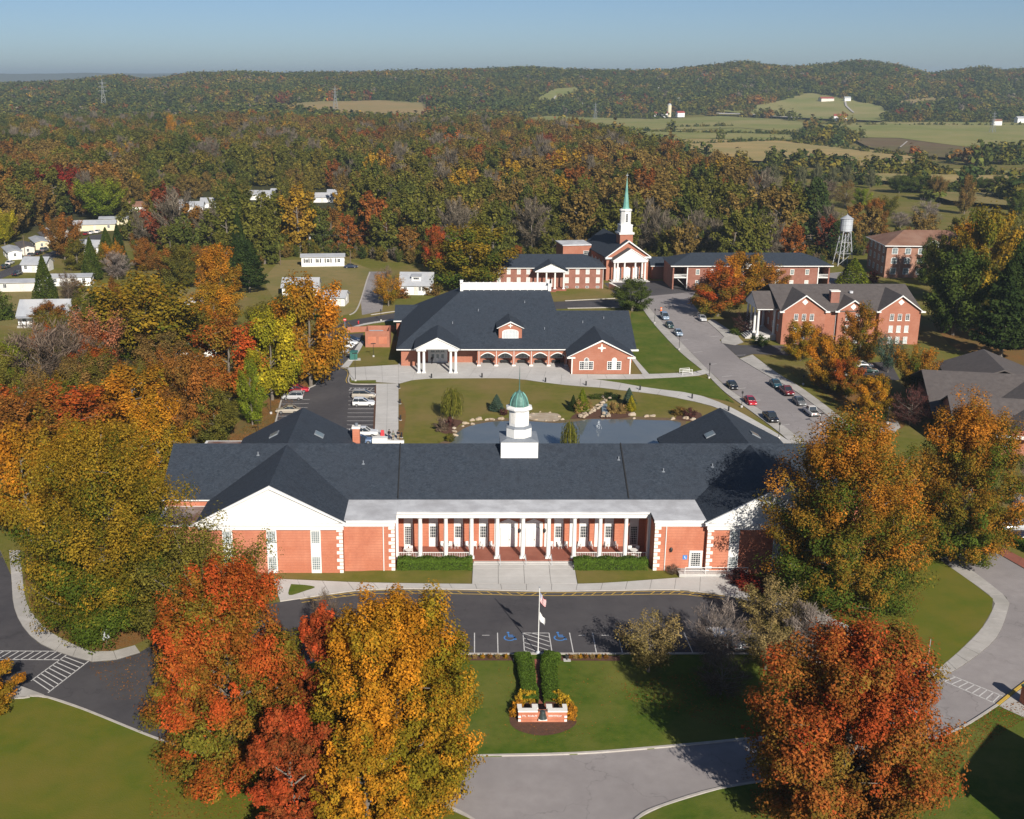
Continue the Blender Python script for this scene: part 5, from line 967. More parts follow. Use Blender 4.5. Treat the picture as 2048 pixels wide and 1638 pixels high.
MID = [ # front lot shrubs and small trees
 (1297, 1345, 1228, 148, 'sp', 'tanolive', 'small olive and russet tree at the right of the marked bays'), (1432, 1322, 1218, 135, 'bare', 'grey', 'pale grey leafless tree over the front bays'),
 (1548, 1275, 1172, 175, 'sp', 'tanolive', 'thin olive tree near the right end of the front walk'), (1612, 1322, 1212, 100, 'bare2', 'grey', 'bare white limbed tree beside the dark drive on the right'),
 (1440, 1390, 1312, 130, 'bare', 'greybrown', 'low twiggy purple grey tree on the loop lawn'), (1530, 1340, 1240, 120, 'sp', 'tanolive', 'scrubby tree between the bare tree and the red tree'),
 (655, 1275, 1190, 70, 'bare', 'greybrown', 'small leafless tree behind the red tree on the loop'),
 # left of the car park
 (-25, 1430, 1325, 150, 'r1', 'orange', 'orange tree at the left edge by the crosswalk'),
 (462, 800, 634, 150, 'r1', 'redorange', 'bright red orange tree left of the car park'), (545, 800, 622, 112, 'r1', 'yellow', 'yellow green tree with pale trunks by the car park kerb'), (622, 772, 556, 140, 'r1', 'orange', 'tall orange and green tree at the top of the car park'),
 (505, 850, 722, 60, 'r4', 'lime', 'small lime green tree at the car park edge'), (392, 878, 705, 112, 'r1', 'rust', 'brown rust tree left of the bright red tree'), (272, 880, 735, 172, 'r1', 'orange', 'broad orange tree behind the green and gold tree'),
 (120, 915, 775, 200, 'r3', 'redorange', 'red orange spreading tree near the left edge'), (30, 960, 800, 150, 'r2', 'rust', 'rust brown tree cut by the left edge'), (60, 1080, 850, 170, 'r1', 'orange', 'orange tree behind the huge green tree at the left edge'), (160, 1000, 850, 150, 'r4', 'gold', 'golden tree rising behind the huge green tree'),
 (320, 980, 800, 120, 'r2', 'gold', 'golden tree touching the left end of the charcoal roof'), (430, 885, 780, 90, 'r4', 'olive', 'dark olive tree beside the leaf strewn slope'), (90, 800, 655, 185, 'bare2', 'greybrown', 'wide leafless grey brown tree left of the pink tree'), (150, 790, 660, 150, 'bare', 'greybrown', 'leafless brown tree next to the pink tree'),
 (200, 765, 612, 140, 'sp', 'pink', 'thin pink orange tree in the left back yards'), (285, 735, 556, 235, 'r3', 'greengold', 'wide yellow olive tree with a forked trunk among the yards'), (335, 700, 600, 100, 'sp', 'yellow', 'pale yellow tree beside the white house'),
 (10, 870, 740, 90, 'r4', 'olive', 'olive tree at the left edge beside the grey house'), (15, 810, 690, 90, 'r2', 'lime', 'lime tree at the left edge'), (215, 800, 720, 60, 'r4', 'lime', 'bright green young tree in front of the small white house'),
 (440, 625, 495, 88, 'r2', 'orange', 'tall orange tree beside the dark spruce'), (430, 660, 570, 95, 'r1', 'gold', 'golden round tree below the tall orange tree'), (500, 585, 480, 75, 'pine', 'darkgreen', 'dark blue green spruce left of the dry lawn'), (480, 545, 425, 50, 'cone', 'darkgreen', 'dark pointed cedar above the spruce'),
 (92, 604, 511, 52, 'cone', 'green', 'solid dark green cone shaped conifer by the trailer'), (215, 520, 455, 40, 'cone', 'green', 'green conical cedar behind the lane'), (240, 540, 448, 42, 'cone', 'darkgreen', 'tall dark cedar right of the trailers'), (385, 540, 455, 42, 'cone', 'darkgreen', 'dark pointed cedar above the dry grass'), (185, 560, 475, 45, 'cone', 'green', 'conical green cedar near the long trailer'),
 (138, 600, 545, 50, 'bare', 'greybrown', 'small dark bush tree beside the cone conifer'), (100, 655, 605, 70, 'r4', 'rust', 'brown orange tree in front of the grey roofed house'), (235, 560, 505, 60, 'bare2', 'grey', 'bare pale tree in the field'), (10, 490, 420, 60, 'r3', 'yellow', 'yellow green tree beside the trailer lane'), (130, 520, 430, 70, 'r3', 'rust', 'tall brown tree over the trailer lane'), (155, 540, 480, 60, 'r4', 'olive', 'dark olive tree on the lane bank'),
 (345, 800, 730, 90, 'r1', 'orange', 'orange tree in front of the white house'), (240, 850, 770, 110, 'r2', 'orange', 'orange brown tree below the small white house'), (560, 700, 640, 60, 'r4', 'rust', 'rust tree behind the yellow green tree'),
 # around the hall and chapel
 (777, 612, 545, 70, 'sp', 'gold', 'thin gold tree beside the white house drive'), (770, 600, 540, 60, 'bare', 'greybrown', 'bare shrub tree by the gravel drive'), (940, 582, 450, 150, 'r1', 'greengold', 'broad green gold tree behind the hall roof'), (872, 545, 455, 55, 'r2', 'red', 'vivid red tree behind the white house'), (985, 575, 500, 50, 'r4', 'green', 'green tree left of the dormitory'), (912, 580, 530, 45, 'r2', 'orange', 'small orange tree behind the hall railing'), (1264, 622, 557, 70, 'r4', 'green', 'round dark green tree at the corner of the street'),
 (1435, 632, 535, 98, 'r2', 'redorange', 'orange red tree at the top of the street'), (1480, 605, 505, 95, 'r1', 'orange', 'larger orange tree beside the dormitory'), (1530, 605, 530, 80, 'r4', 'greenorange', 'orange and yellow tree right of the orange red tree'), (1565, 570, 515, 42, 'cone', 'gold', 'narrow golden tree before the dormitory windows'), (1705, 570, 516, 68, 'cone', 'lime', 'yellow green pyramid tree below the water tower'),
 (1490, 668, 625, 55, 'bare', 'purple', 'dwarf purple maple before the white portico'), (1745, 565, 545, 30, 'bush', 'darkred', 'small crimson bush by the weathered dormitory'),
 (1600, 722, 642, 82, 'r1', 'gold', 'gold tree in front of the left gable'), (1655, 778, 672, 108, 'r1', 'orange', 'orange tree in the row along the street'), (1718, 722, 612, 92, 'r4', 'greenorange', 'brown green tree in front of the middle gable'), (1692, 795, 715, 74, 'r1', 'redorange', 'red orange tree beside the parked cars'), (1742, 832, 752, 88, 'r1', 'gold', 'golden orange tree at the end of the street row'), (1825, 790, 694, 98, 'r3', 'greenorange', 'orange topped tree beside the grey roofs'), (1775, 745, 665, 65, 'sp', 'blue', 'grey green pine below the right gable'),
 (1690, 660, 612, 45, 'r4', 'purple', 'dark purple tree against the brick gables'), (1820, 850, 785, 90, 'bare', 'purple', 'leafless purple bush tree before the grey roofs'), (1905, 670, 500, 140, 'r1', 'green', 'big dark green oak beside the brick gables'), (1880, 600, 470, 90, 'r3', 'olive', 'olive green tree before the weathered dormitory'), (2000, 720, 520, 120, 'pine', 'darkgreen', 'dark pine at the right edge'), (1960, 620, 415, 130, 'r1', 'greengold', 'tall yellow green tree behind the oak'), (2050, 700, 470, 130, 'r1', 'darkgreen', 'shadowy evergreen cut by the right edge'), (1930, 560, 440, 90, 'r4', 'gold', 'yellow tree behind the weathered dormitory'), (2030, 600, 430, 110, 'r3', 'olive', 'olive tree above the right edge pine'), (1855, 570, 480, 70, 'r4', 'green', 'dark green tree against the weathered dormitory'), (2060, 1020, 900, 80, 'bare', 'greybrown', 'leafless brown tree at the right edge by the hedges'), (1800, 455, 425, 45, 'bare2', 'grey', 'bare pale tree right of the water tower'),
 (125, 425, 332, 98, 'r1', 'darkred', 'large dark crimson tree in the left woods'), (205, 440, 358, 90, 'r3', 'lime', 'light green spreading tree in the left woods'), (345, 305, 232, 30, 'r2', 'gold', 'bright orange yellow tree deep in the left woods'), (920, 480, 395, 60, 'r1', 'yellow', 'yellow crowned tree in the woods behind the hall'),
 # near valley trees seen one by one
 (1545, 372, 330, 26, 'r4', 'greygreen', 'pale grey green tree in the valley, leftmost of the field trees'), (1600, 378, 335, 30, 'r2', 'greygreen', 'pale slender valley tree right of the leftmost one'), (1632, 374, 328, 24, 'r2', 'greygreen', 'tall pale valley tree before the golden field'), (1664, 380, 334, 30, 'r1', 'greygreen', 'round pale valley tree before the golden field'), (1692, 376, 332, 26, 'r4', 'greygreen', 'pale valley tree right of the round one'), (1740, 376, 340, 24, 'r2', 'greygreen', 'slim pale tree at the end of the valley row'),
 (1798, 386, 350, 60, 'r3', 'green', 'broad green clump in the valley'), (1838, 386, 352, 50, 'r1', 'green', 'green tree right of the broad valley clump'), (1872, 402, 352, 44, 'r3', 'brown', 'brownish tree standing alone in the valley field'), (1928, 428, 352, 42, 'r2', 'brown', 'tall thin brown green tree in the tan field'), (2032, 432, 382, 46, 'r4', 'green', 'rounded green tree at the right edge of the fields'), (2000, 386, 352, 60, 'r1', 'green', 'green hedgerow tree at the right'), (1960, 384, 355, 50, 'r3', 'green', 'green hedgerow tree left of the rightmost one'), (2060, 388, 352, 60, 'r1', 'olive', 'olive hedgerow tree cut by the right edge'),
 (1590, 405, 362, 60, 'bare', 'greybrown', 'brown thicket tree above the long dormitory'), (1640, 410, 362, 70, 'bare2', 'greybrown', 'second brown thicket tree above the long dormitory'), (1690, 412, 366, 64, 'bare', 'brown', 'rusty thicket tree left of the valley clump'), (1722, 420, 376, 44, 'r1', 'lime', 'yellow green willow like tree at the thicket'), (1530, 415, 370, 60, 'r3', 'olive', 'olive tree at the end of the ridge wood'), (1770, 440, 392, 60, 'r3', 'olive', 'olive tree above the water tower'), (1850, 455, 405, 70, 'bare', 'grey', 'grey leafless tree behind the rusty hipped roof'), (1745, 470, 400, 60, 'r2', 'rust', 'rust tree right behind the water tank'),
 # pond side
 (905, 838, 778, 48, 'will', 'willow', 'drooping willow at the left end of the pond'), (1138, 905, 845, 40, 'will', 'willow', 'small golden willow on the near side of the pond'), (993, 822, 789, 34, 'spruce', 'blue', 'blue green spruce on the lawn behind the cupola'), (1164, 824, 777, 36, 'spruce', 'lime', 'yellow green conifer left of the rock waterfall'), (1257, 812, 776, 32, 'spruce', 'blue', 'blue spruce right of the rock waterfall'), (1262, 822, 790, 24, 'spruce', 'yellow', 'golden conifer right of the rock waterfall'), (1146, 822, 790, 22, 'spruce', 'darkgreen', 'dark slim conifer left of the rock waterfall')]
for px, by, ty, wp, kind, pal, lab in MID:
    nm = {'cone': 'conifer', 'spruce': 'conifer', 'pine': 'pine_tree', 'will': 'willow_tree', 'bare': 'bare_tree', 'bare2': 'bare_tree', 'bush': 'bush'}.get(kind, 'autumn_tree')
    T1(px, by, ty, wp, kind, pal, lab, nm, 'bush' if kind == 'bush' else 'tree')
YARD = [([(0, 720), (60, 690), (330, 650), (420, 700), (410, 850), (200, 870), (0, 900)], 22, 'in the yards left of the car park'), ([(200, 545), (300, 530), (420, 540), (420, 575), (300, 580)], 6, 'in the dry field above the yards'), ([(130, 640), (330, 600), (420, 640), (330, 680), (150, 690)], 8, 'between the yard houses'), ([(1880, 560), (2048, 600), (2048, 700), (1930, 680)], 7, 'in the dark grove at the right edge'), ([(480, 640), (600, 640), (560, 740), (480, 740)], 5, 'behind the yellow green car park tree')]
yr = random.Random(11)
for poly, n_, where in YARD:
    done = 0
    while done < n_:
        qx = yr.uniform(min(p_[0] for p_ in poly), max(p_[0] for p_ in poly)); qy = yr.uniform(min(p_[1] for p_ in poly), max(p_[1] for p_ in poly)); ins = False
        for (xa, ya), (xb, yb) in zip(poly, poly[1:] + poly[:1]):
            if (ya > qy) != (yb > qy) and qx < (xb - xa) * (qy - ya) / (yb - ya) + xa: ins = not ins
        if not ins: continue
        xs_ = [p_[0] for p_ in poly]; ys_ = [p_[1] for p_ in poly]; tx = (qx - min(xs_)) / (max(xs_) - min(xs_)); ty_ = (qy - min(ys_)) / (max(ys_) - min(ys_)); pos = ('near' if ty_ > .5 else 'far') + ' row, ' + ('left end' if tx < .25 else 'inner left' if tx < .5 else 'inner right' if tx < .75 else 'right end')
        pal = yr.choice(['rust', 'olive', 'orange', 'brown', 'greengold', 'olive', 'redorange'] if 'dark' not in where else ['green', 'olive', 'darkgreen', 'greengold']); kind_ = yr.choice(['r1', 'r2', 'r3', 'r4', 'sp']); sc_k = (qy - 150) / 650
        T1(qx, qy, qy - yr.uniform(70, 110) * sc_k - 15, yr.uniform(60, 95) * sc_k + 10, kind_, pal, {'rust': 'rust brown', 'greengold': 'green and gold', 'redorange': 'red orange', 'darkgreen': 'dark green'}.get(pal, pal) + ' tree ' + where + ', ' + pos, group='yard trees: ' + pal + ' ' + where + ', ' + pos); done += 1
# ---- shrubs
SHR = [(882, 862, 838, 30, 'bush', 'greybrown', 'twiggy grey shrub in the mulch bed by the pond'), (900, 852, 835, 22, 'bush2', 'purple', 'dark purple shrub under the willow'), (900, 882, 868, 24, 'bush2', 'olive', 'yellow shrub at the near pond corner'), (1008, 830, 818, 18, 'bush2', 'purple', 'dark shrub at the foot of the blue green spruce'), (1160, 825, 800, 28, 'bush', 'tan', 'tan ornamental grass left of the waterfall'), (1177, 823, 803, 22, 'bush', 'tan', 'second tan grass clump left of the waterfall'), (1225, 826, 806, 28, 'bush', 'tan', 'tan ornamental grass right of the waterfall'), (1242, 827, 810, 24, 'bush', 'tan', 'russet grass clump near the golden conifer'), (1222, 797, 786, 40, 'bush2', 'darkgreen', 'low juniper above the waterfall'), (1190, 797, 788, 30, 'bush2', 'green', 'low green juniper left above the waterfall'),
       (1358, 830, 815, 36, 'bush', 'brown', 'spiky brown shrub by the right pond bank'), (1380, 835, 818, 30, 'bush', 'purple', 'dark shrub at the right pond bank'), (1562, 612, 600, 60, 'bush', 'rust', 'rust bush under the street maple'), (1520, 690, 672, 40, 'bush', 'darkgreen', 'dark evergreen shrub at the gabled building corner'), (1478, 668, 655, 40, 'bush2', 'green', 'low green hedge plant near the portico steps'),
       (1500, 1178, 1152, 70, 'bush', 'darkred', 'dark crimson shrub beside the right wing'), (1475, 1165, 1142, 50, 'bush', 'purple', 'purple shrub beside the ramp'), (1345, 1148, 1132, 34, 'bare', 'greybrown', 'leafless shrub against the right brick wall'), (1820, 1110, 1080, 90, 'bush', 'tan', 'straw coloured grass under the rounded tree'), (1880, 1105, 1075, 60, 'bush', 'lime', 'bright green bush at the road edge'), (640, 640, 610, 50, 'bush', 'green', 'green bush by the white shed'), (520, 640, 612, 50, 'bush', 'olive', 'olive bush below the spruce'), (1755, 840, 825, 50, 'bush2', 'green', 'low hedge plant beside the curved walk'), (1720, 843, 830, 40, 'bush2', 'rust', 'rust shrub at the curved walk'), (800, 596, 578, 40, 'bush', 'rust', 'rust bush before the white house'), (865, 590, 570, 40, 'bush', 'brown', 'brown bush at the corner of the white house'), (870, 585, 560, 40, 'bush', 'olive', 'olive bush beside the white house'), (6, 640, 590, 50, 'bush', 'green', 'dark green bush at the left edge of the dry grass'), (150, 585, 560, 50, 'bush', 'brown', 'brown thicket bush behind the cone conifer')]
for px, by, ty, wp, kind, pal, lab in SHR: T1(px, by, ty, wp, kind, pal, lab, 'shrub', 'shrub')
for i, (px, by) in enumerate([(1062, 1400), (1040, 1404), (1048, 1397), (1034, 1418), (1028, 1430)] + [(1116, 1400), (1128, 1407), (1136, 1416), (1142, 1424), (1141, 1436)]):
    loc, h, w_ = place(px, by + 4, by - 14, 25); ms, h0, w0 = PROTO['bush2']; loc = (loc[0], loc[1], .115)
    plant('chrysanthemum_bush', loc, ms, h0, 1.1, (w_ / w0) / (1.1 / h0), 'mum' if i % 5 < 3 else 'mum2', i, ('yellow' if i % 5 < 3 else 'orange') + ' bush in the flower bed ' + ('left' if i < 5 else 'right') + ' of the bell sign', 'bush', 'flowering bushes round the bell sign ' + str(i // 5) + ('a' if i % 5 < 3 else 'b'))
for i, px in enumerate([905, 920, 932, 949, 965, 980, 995, 1012] + [1140, 1150, 1160, 1172, 1185, 1198, 1212]):
    loc, h, w_ = place(px, 1318, 1312, 7); ms, h0, w0 = PROTO['bush2']; loc = (loc[0], loc[1], .112)
    plant('flower_clump', loc, ms, h0, .5, 1.0, ('tan', 'gold', 'rust')[i % 3], i, 'small autumn flower clump in the mulch strip ' + ('left' if i < 8 else 'right') + ' of the flagpole', 'flower', 'flower clumps in the mulch strip ' + ('left' if i < 8 else 'right'))
# ---- clipped hedges: dense leaf skins on a solid core
def hedge(path, w_, h, label, nl, pal='hedge', z=0.0, ls=.17):
    p = smooth(path, 3); rng = np.random.default_rng(len(path) * 13 + int(abs(p[0][0]) * 7)); rs = np.array([(v.x, v.y) for v in resample(p, .15)]); k = rng.integers(0, len(rs) - 1, nl)
    d = rs[k + 1] - rs[k]; d /= np.linalg.norm(d, axis=1, keepdims=True); nn = np.stack([-d[:, 1], d[:, 0]], 1)
    th = rng.uniform(-1.45, 1.45, nl); u = np.clip(np.sin(th) * 1.35, -1, 1); v = np.where(np.abs(u) < .98, 1.0, rng.uniform(.05, 1, nl)); v = v - .07 * np.abs(u) ** 6
    bmp = 1 + .07 * np.sin(rs[k][:, 0] * 2.1 + rs[k][:, 1] * 1.7) + rng.normal(0, .035, nl)
    P = np.column_stack([rs[k] + nn * (u * w_ / 2 * bmp)[:, None] + rng.normal(0, .03, (nl, 2)), z + h * v * bmp])
    Nn = np.column_stack([nn * u[:, None], (v > .9) * 1.0]) + rng.normal(0, .45, (nl, 3))
    c = Vector(p[len(p) // 2]); P[:, 0] -= c.x; P[:, 1] -= c.y
    e = empty('hedge', (c.x, c.y, 0), 0, label, 'hedge')
    put('foliage', leaf_mesh('foliage', P, Nn, rng.uniform(.7, 1.3, nl) * ls, .75, rng.uniform(0, 1, nl), rng.uniform(.65, 1.3, nl), rng), e, mat=LM[pal])
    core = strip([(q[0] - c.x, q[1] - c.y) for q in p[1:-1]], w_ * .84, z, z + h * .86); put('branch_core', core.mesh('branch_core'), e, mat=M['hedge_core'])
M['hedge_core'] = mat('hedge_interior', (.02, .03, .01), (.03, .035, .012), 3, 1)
hedge([G(1044, 1306, .9), G(1050, 1325, .9), G(1056, 1360, .9), G(1061, 1397, .9)], 1.65, .85, 'long clipped hedge left of the brick path to the flagpole', 12000, z=.1)
hedge([G(1108, 1304, .9), G(1098, 1316, .9), G(1098, 1340, .9), G(1104, 1397, .9)], 1.65, .85, 'long clipped hedge right of the brick path to the flagpole', 12000, z=.1)
hedge([(-6.9, 137.7), (-2, 137.7), (3.1, 137.7)], 1.9, 1.35, 'clipped hedge before the left half of the colonnade', 9000); hedge([(16.5, 137.7), (21, 137.7), (26.3, 137.7)], 1.9, 1.35, 'clipped hedge before the right half of the colonnade', 9000)
hedge([G(1996, 1078), G(2030, 1092), G(2120, 1132)], 1.6, 1.4, 'clipped hedge between the brick walk and the side car park', 7000); hedge([G(2006, 1046), G(2040, 1050), G(2110, 1058)], 1.5, 1.3, 'clipped hedge behind the silver car at the right edge', 5000)
# ------------------------------------------------------------------ the woods
def inpoly(x, y, P):
    c = np.zeros(np.shape(x), bool); n = len(P)
    for i in range(n):
        x0, y0 = P[i]; x1, y1 = P[(i + 1) % n]
        with np.errstate(divide='ignore', invalid='ignore'): c ^= ((y0 > y) != (y1 > y)) & (x < (x1 - x0) * (y - y0) / (y1 - y0 + 1e-12) + x0)
    return c
FBX = [-500, -50, 0, 60, 120, 170, 240, 300, 400, 480, 530, 570, 690, 760, 870, 1000, 1130, 1300, 1420, 1650, 1700, 1760, 1900, 1960, 2050, 2600]; FBY = [560, 515, 488, 460, 446, 432, 470, 525, 545, 548, 528, 514, 512, 522, 530, 535, 525, 530, 540, 535, 515, 500, 500, 560, 640, 700]
CLR = [[(490, 462), (562, 458), (562, 372), (490, 376)], [(618, 466), (682, 460), (682, 380), (618, 384)], [(328, 478), (432, 478), (432, 398), (328, 398)], [(255, 470), (300, 466), (300, 405), (255, 405)], [(155, 470), (300, 466), (300, 428), (155, 436)], [(70, 428), (110, 428), (110, 412), (70, 412)]]
def woods_points(seed, y0, y1, cell, umax=.72):
    rng = np.random.default_rng(seed); X = []; Y = []
    y = y0
    while y < y1:
        half = umax * y + 40; n = int(2 * half / cell); X.append((np.arange(n) - n / 2 + rng.uniform(-.38, .38, n)) * cell); Y.append(y + rng.uniform(-.42, .42, n) * cell); y += cell
    x = np.concatenate(X); y = np.concatenate(Y); z = T(x, y); z = np.where(y < 615, 0, z)
    f = y * CT - (z - CH) * ST; px = CX + F * x / f; py = CY - F * (y * ST + (z - CH) * CT) / f
    return x, y, z, px, py, rng
TINTS = np.array([((.055, .072, .017), (.105, .112, .024)), ((.072, .084, .017), (.145, .132, .025)), ((.105, .096, .020), (.20, .155, .028)), ((.125, .088, .027), (.215, .140, .038)), ((.13, .080, .022), (.25, .120, .028)), ((.14, .068, .02), (.29, .092, .022)), ((.20, .125, .018), (.38, .22, .022)), ((.12, .098, .068), (.18, .148, .11)), ((.034, .055, .018), (.068, .09, .026)), ((.12, .038, .02), (.22, .058, .026))])
TP_L = np.array([.20, .24, .22, .12, .05, .03, .03, .06, .04, .01]); TP_R = np.array([.07, .14, .21, .22, .15, .06, .04, .08, .02, .01])
FP = {}
for k, (s, hh, ww, nl, ls, kw) in {'a': (21, 15, 11, 4200, .60, dict(limbs=18, sub=3, style='round', cb=.08)), 'b': (22, 16, 10, 4200, .60, dict(limbs=18, sub=3, style='flame', cb=.1)), 'c': (23, 15, 12, 4000, .60, dict(limbs=16, sub=2, style='spread', cb=.18)), 'd': (24, 16, 11, 4200, .60, dict(limbs=18, sub=2, style='round', cb=.12)), 'e': (25, 16, 10, 2600, .5, dict(limbs=18, sub=2, style='bare', cb=.25))}.items(): FP[k] = make_tree(s, hh, ww, nl, ls, **kw)
FP['p'] = make_cone(26, 15, 9, 1700, 1.0, .12, 5, .42)
FH = [15, 16, 15, 16, 16, 17]
x, y, z, px, py, rng = woods_points(5, 345, 1330, 11.2)
keep = (py < np.interp(px, FBX, FBY)) & (px > -350) & (px < 2350)
keep &= ~((y < 392) & (px > 990) & (px < 1250)) & ~((y < 362) & (px > 1240) & (px < 1680)) & ~((y < 396) & (px > 1650) & (px < 1720)) & ~((y < 392) & (px >= 1715) & (px < 1900))
farlim = np.interp(px, [-500, 0, 500, 620, 900, 1020, 1150, 1300, 1400, 1500, 1600, 1750, 1850, 2050, 2600], [1340, 1340, 1340, 1260, 1200, 1180, 1100, 850, 750, 590, 490, 448, 432, 425, 425])
keep &= (y < farlim)
for P, _m in FIELDS: keep &= ~inpoly(px, py, P)
for P in CLR: keep &= ~inpoly(px, py, P)
keep &= rng.uniform(0, 1, len(x)) < .93
x, y, z, px, py = (q[keep] for q in (x, y, z, px, py))
n = len(x); lf = np.clip((900 - px) / 700 + .3, 0, 1)
pick = np.array([rng.choice(10, p=(TP_L * l + TP_R * (1 - l)) / (TP_L * l + TP_R * (1 - l)).sum()) for l in lf])
patch = vnoise(x, y, 60, 1.5); pick = np.where((patch > .3) & (pick > 3) & (pick != 7), 1, pick); pick = np.where((patch < -.3) & (pick < 2), np.where(rng.uniform(0, 1, n) < .5, 3, 4), pick)
kind = np.where(pick == 7, 4, np.where((pick == 8) | ((pick == 0) & (rng.uniform(0, 1, n) < .12)), 5, rng.integers(0, 4, n)))
scl = rng.uniform(.68, 1.6, n) * np.where((px > 1640) & (y < 520), .62, 1.0) * np.where((px > 235) & (px < 720) & (y < 640) & (y > 425), .66, 1.0) * np.where(kind == 5, 1.05, 1.0); jit = rng.uniform(.86, 1.16, n)[:, None]; rot = rng.uniform(0, 6.283, n)
order = np.argsort(y); near = order[(px[order] > -30) & (px[order] < 2080)][:300]; rest = np.setdiff1d(np.arange(n), near)
PN = ['green', 'olive', 'olive', 'brown', 'rust', 'redorange', 'gold', 'greybrown', 'darkgreen', 'darkred']
WD = {'green': 'green', 'olive': 'olive', 'brown': 'brown', 'rust': 'rust coloured', 'redorange': 'orange red', 'gold': 'golden', 'greybrown': 'leafless grey', 'darkgreen': 'dark evergreen', 'darkred': 'dark red'}
WPAL = {}
for i, k in enumerate(PN):
    if 'w_' + k not in LM: LM['w_' + k] = leaf_material('wood_leaves_' + k, tuple(TINTS[i][0]), tuple(TINTS[i][1]))
SECX = [110, 200, 290, 380, 470, 540, 600, 690, 760, 860, 960, 1060, 1150, 1240, 1330, 1420, 1510, 1600, 1680, 1740, 1820, 1900, 1980]
SECT = ['behind the trailers at the left edge', 'behind the cream house by the lane', 'right of the cream cottage', 'left of the dark pointed cedar', 'above the tall orange tree', 'behind the dark spruce', 'left of the white trailer', 'right behind the white trailer', 'above the gravel drive', 'behind the white house', 'behind the broad green gold tree', 'behind the left end of the portico dormitory', 'behind the portico dormitory', 'left of the chapel steeple', 'right of the chapel steeple', 'above the link block', 'above the left half of the long dormitory', 'above the right half of the long dormitory', 'left of the water tower', 'right of the water tower', 'behind the rusty hipped roof', 'right of the rusty hipped roof', 'behind the big oak', 'at the right edge of the picture']
for j in near:
    k = 'abcdep'[kind[j]]; pn = PN[pick[j]]; sec = SECT[int(np.searchsorted(SECX, px[j]))]; big = 'tall ' if scl[j] > 1.22 else 'low ' if scl[j] < 1.0 else ''
    plant('forest_tree', (x[j], y[j], z[j]), FP[k], 1, scl[j], 1, 'w_' + pn, rot[j], big + WD[pn] + ' woodland tree ' + sec, 'tree', 'woodland edge: ' + big + WD[pn] + ' trees ' + sec, 'bark')
def hidden(name, me, m):
    if not me.materials: me.materials.append(m)
    return bpy.data.objects.new(name, me)
LM['inst'] = leaf_material('leaves_woodland', None, None, True); M['bark_w'] = M['bark']
def joined(cr, tr, m):
    a = hidden('woodland_kind', cr.copy(), m); a.data.materials.clear(); a.data.materials.append(m); return a
def scatter(name, pts, scl, rot, pick, t1, t2, kinds, label=None):
    me = bpy.data.meshes.new(name); me.from_pydata(pts.tolist(), [], []); me.update()
    wid = np.random.default_rng(3).uniform(.82, 1.3, len(pts)); me.attributes.new('scl', 'FLOAT_VECTOR', 'POINT').data.foreach_set('vector', np.column_stack([scl * wid, scl * wid, scl]).astype('f').ravel())
    for nm, ty, arr in (('rotz', 'FLOAT', rot),): me.attributes.new(nm, ty, 'POINT').data.foreach_set('value', np.asarray(arr, 'f'))
    me.attributes.new('pick', 'INT', 'POINT').data.foreach_set('value', np.asarray(pick, 'i'))
    for nm, arr in (('tint', t1), ('tint2', t2)): me.attributes.new(nm, 'FLOAT_COLOR', 'POINT').data.foreach_set('color', np.column_stack([arr, np.ones(len(arr))]).astype('f').ravel())
    o = tag(put(name, me), kind='stuff')
    ng = bpy.data.node_groups.new(name, 'GeometryNodeTree'); ng.interface.new_socket('Geometry', in_out='INPUT', socket_type='NodeSocketGeometry'); ng.interface.new_socket('Geometry', in_out='OUTPUT', socket_type='NodeSocketGeometry')
    N = ng.nodes; L = ng.links; gi = N.new('NodeGroupInput'); go = N.new('NodeGroupOutput'); iop = N.new('GeometryNodeInstanceOnPoints'); jn = N.new('GeometryNodeJoinGeometry')
    for ob in reversed(kinds):
        oi = N.new('GeometryNodeObjectInfo'); oi.inputs['Object'].default_value = ob; oi.inputs['As Instance'].default_value = True; L.new(oi.outputs['Geometry'], jn.inputs[0])
    def attr(nm, ty):
        a = N.new('GeometryNodeInputNamedAttribute'); a.data_type = ty; a.inputs[0].default_value = nm; return a.outputs[0]
    cb = N.new('ShaderNodeCombineXYZ'); L.new(attr('rotz', 'FLOAT'), cb.inputs[2])
    L.new(gi.outputs[0], iop.inputs['Points']); L.new(jn.outputs[0], iop.inputs['Instance']); iop.inputs['Pick Instance'].default_value = True
    L.new(attr('pick', 'INT'), iop.inputs['Instance Index']); L.new(attr('scl', 'FLOAT_VECTOR'), iop.inputs['Scale'])
    rt = N.new('FunctionNodeEulerToRotation'); L.new(cb.outputs[0], rt.inputs[0]); L.new(rt.outputs[0], iop.inputs['Rotation'])
    L.new(iop.outputs[0], go.inputs[0]); md = o.modifiers.new('scatter', 'NODES'); md.node_group = ng
    return o
ux, uy, uz, upx, upy, urng = woods_points(77, 345, 470, 3.6)
fb = np.interp(upx, FBX, FBY); uk = (upy < fb + 3) & (upy > fb - 26) & (upx > -60) & (upx < 2120) & ~((uy < 392) & (upx > 990) & (upx < 1250)) & ~((uy < 362) & (upx > 1240) & (upx < 1680)) & ~((uy < 394) & (upx > 1650) & (upx < 1900))
for P in CLR: uk &= ~inpoly(upx, upy, P)
ux, uy = ux[uk], uy[uk]; un = len(ux); up = urng.choice(10, un, p=[.2, .24, .2, .14, .05, .02, .02, .1, .02, .01])
kinds = [joined(*FP[k], LM['inst']) for k in 'abcdep']
cc = np.concatenate
scatter('woodland', cc([np.column_stack([x, y, z])[rest], np.column_stack([ux, uy, np.zeros(un)])]), cc([scl[rest], urng.uniform(.14, .34, un)]), cc([rot[rest], urng.uniform(0, 6.28, un)]), cc([kind[rest], urng.integers(0, 4, un)]), cc([(TINTS[pick][:, 0] * jit)[rest], TINTS[up][:, 0]]), cc([(TINTS[pick][:, 1] * jit)[rest], TINTS[up][:, 1]]), kinds)
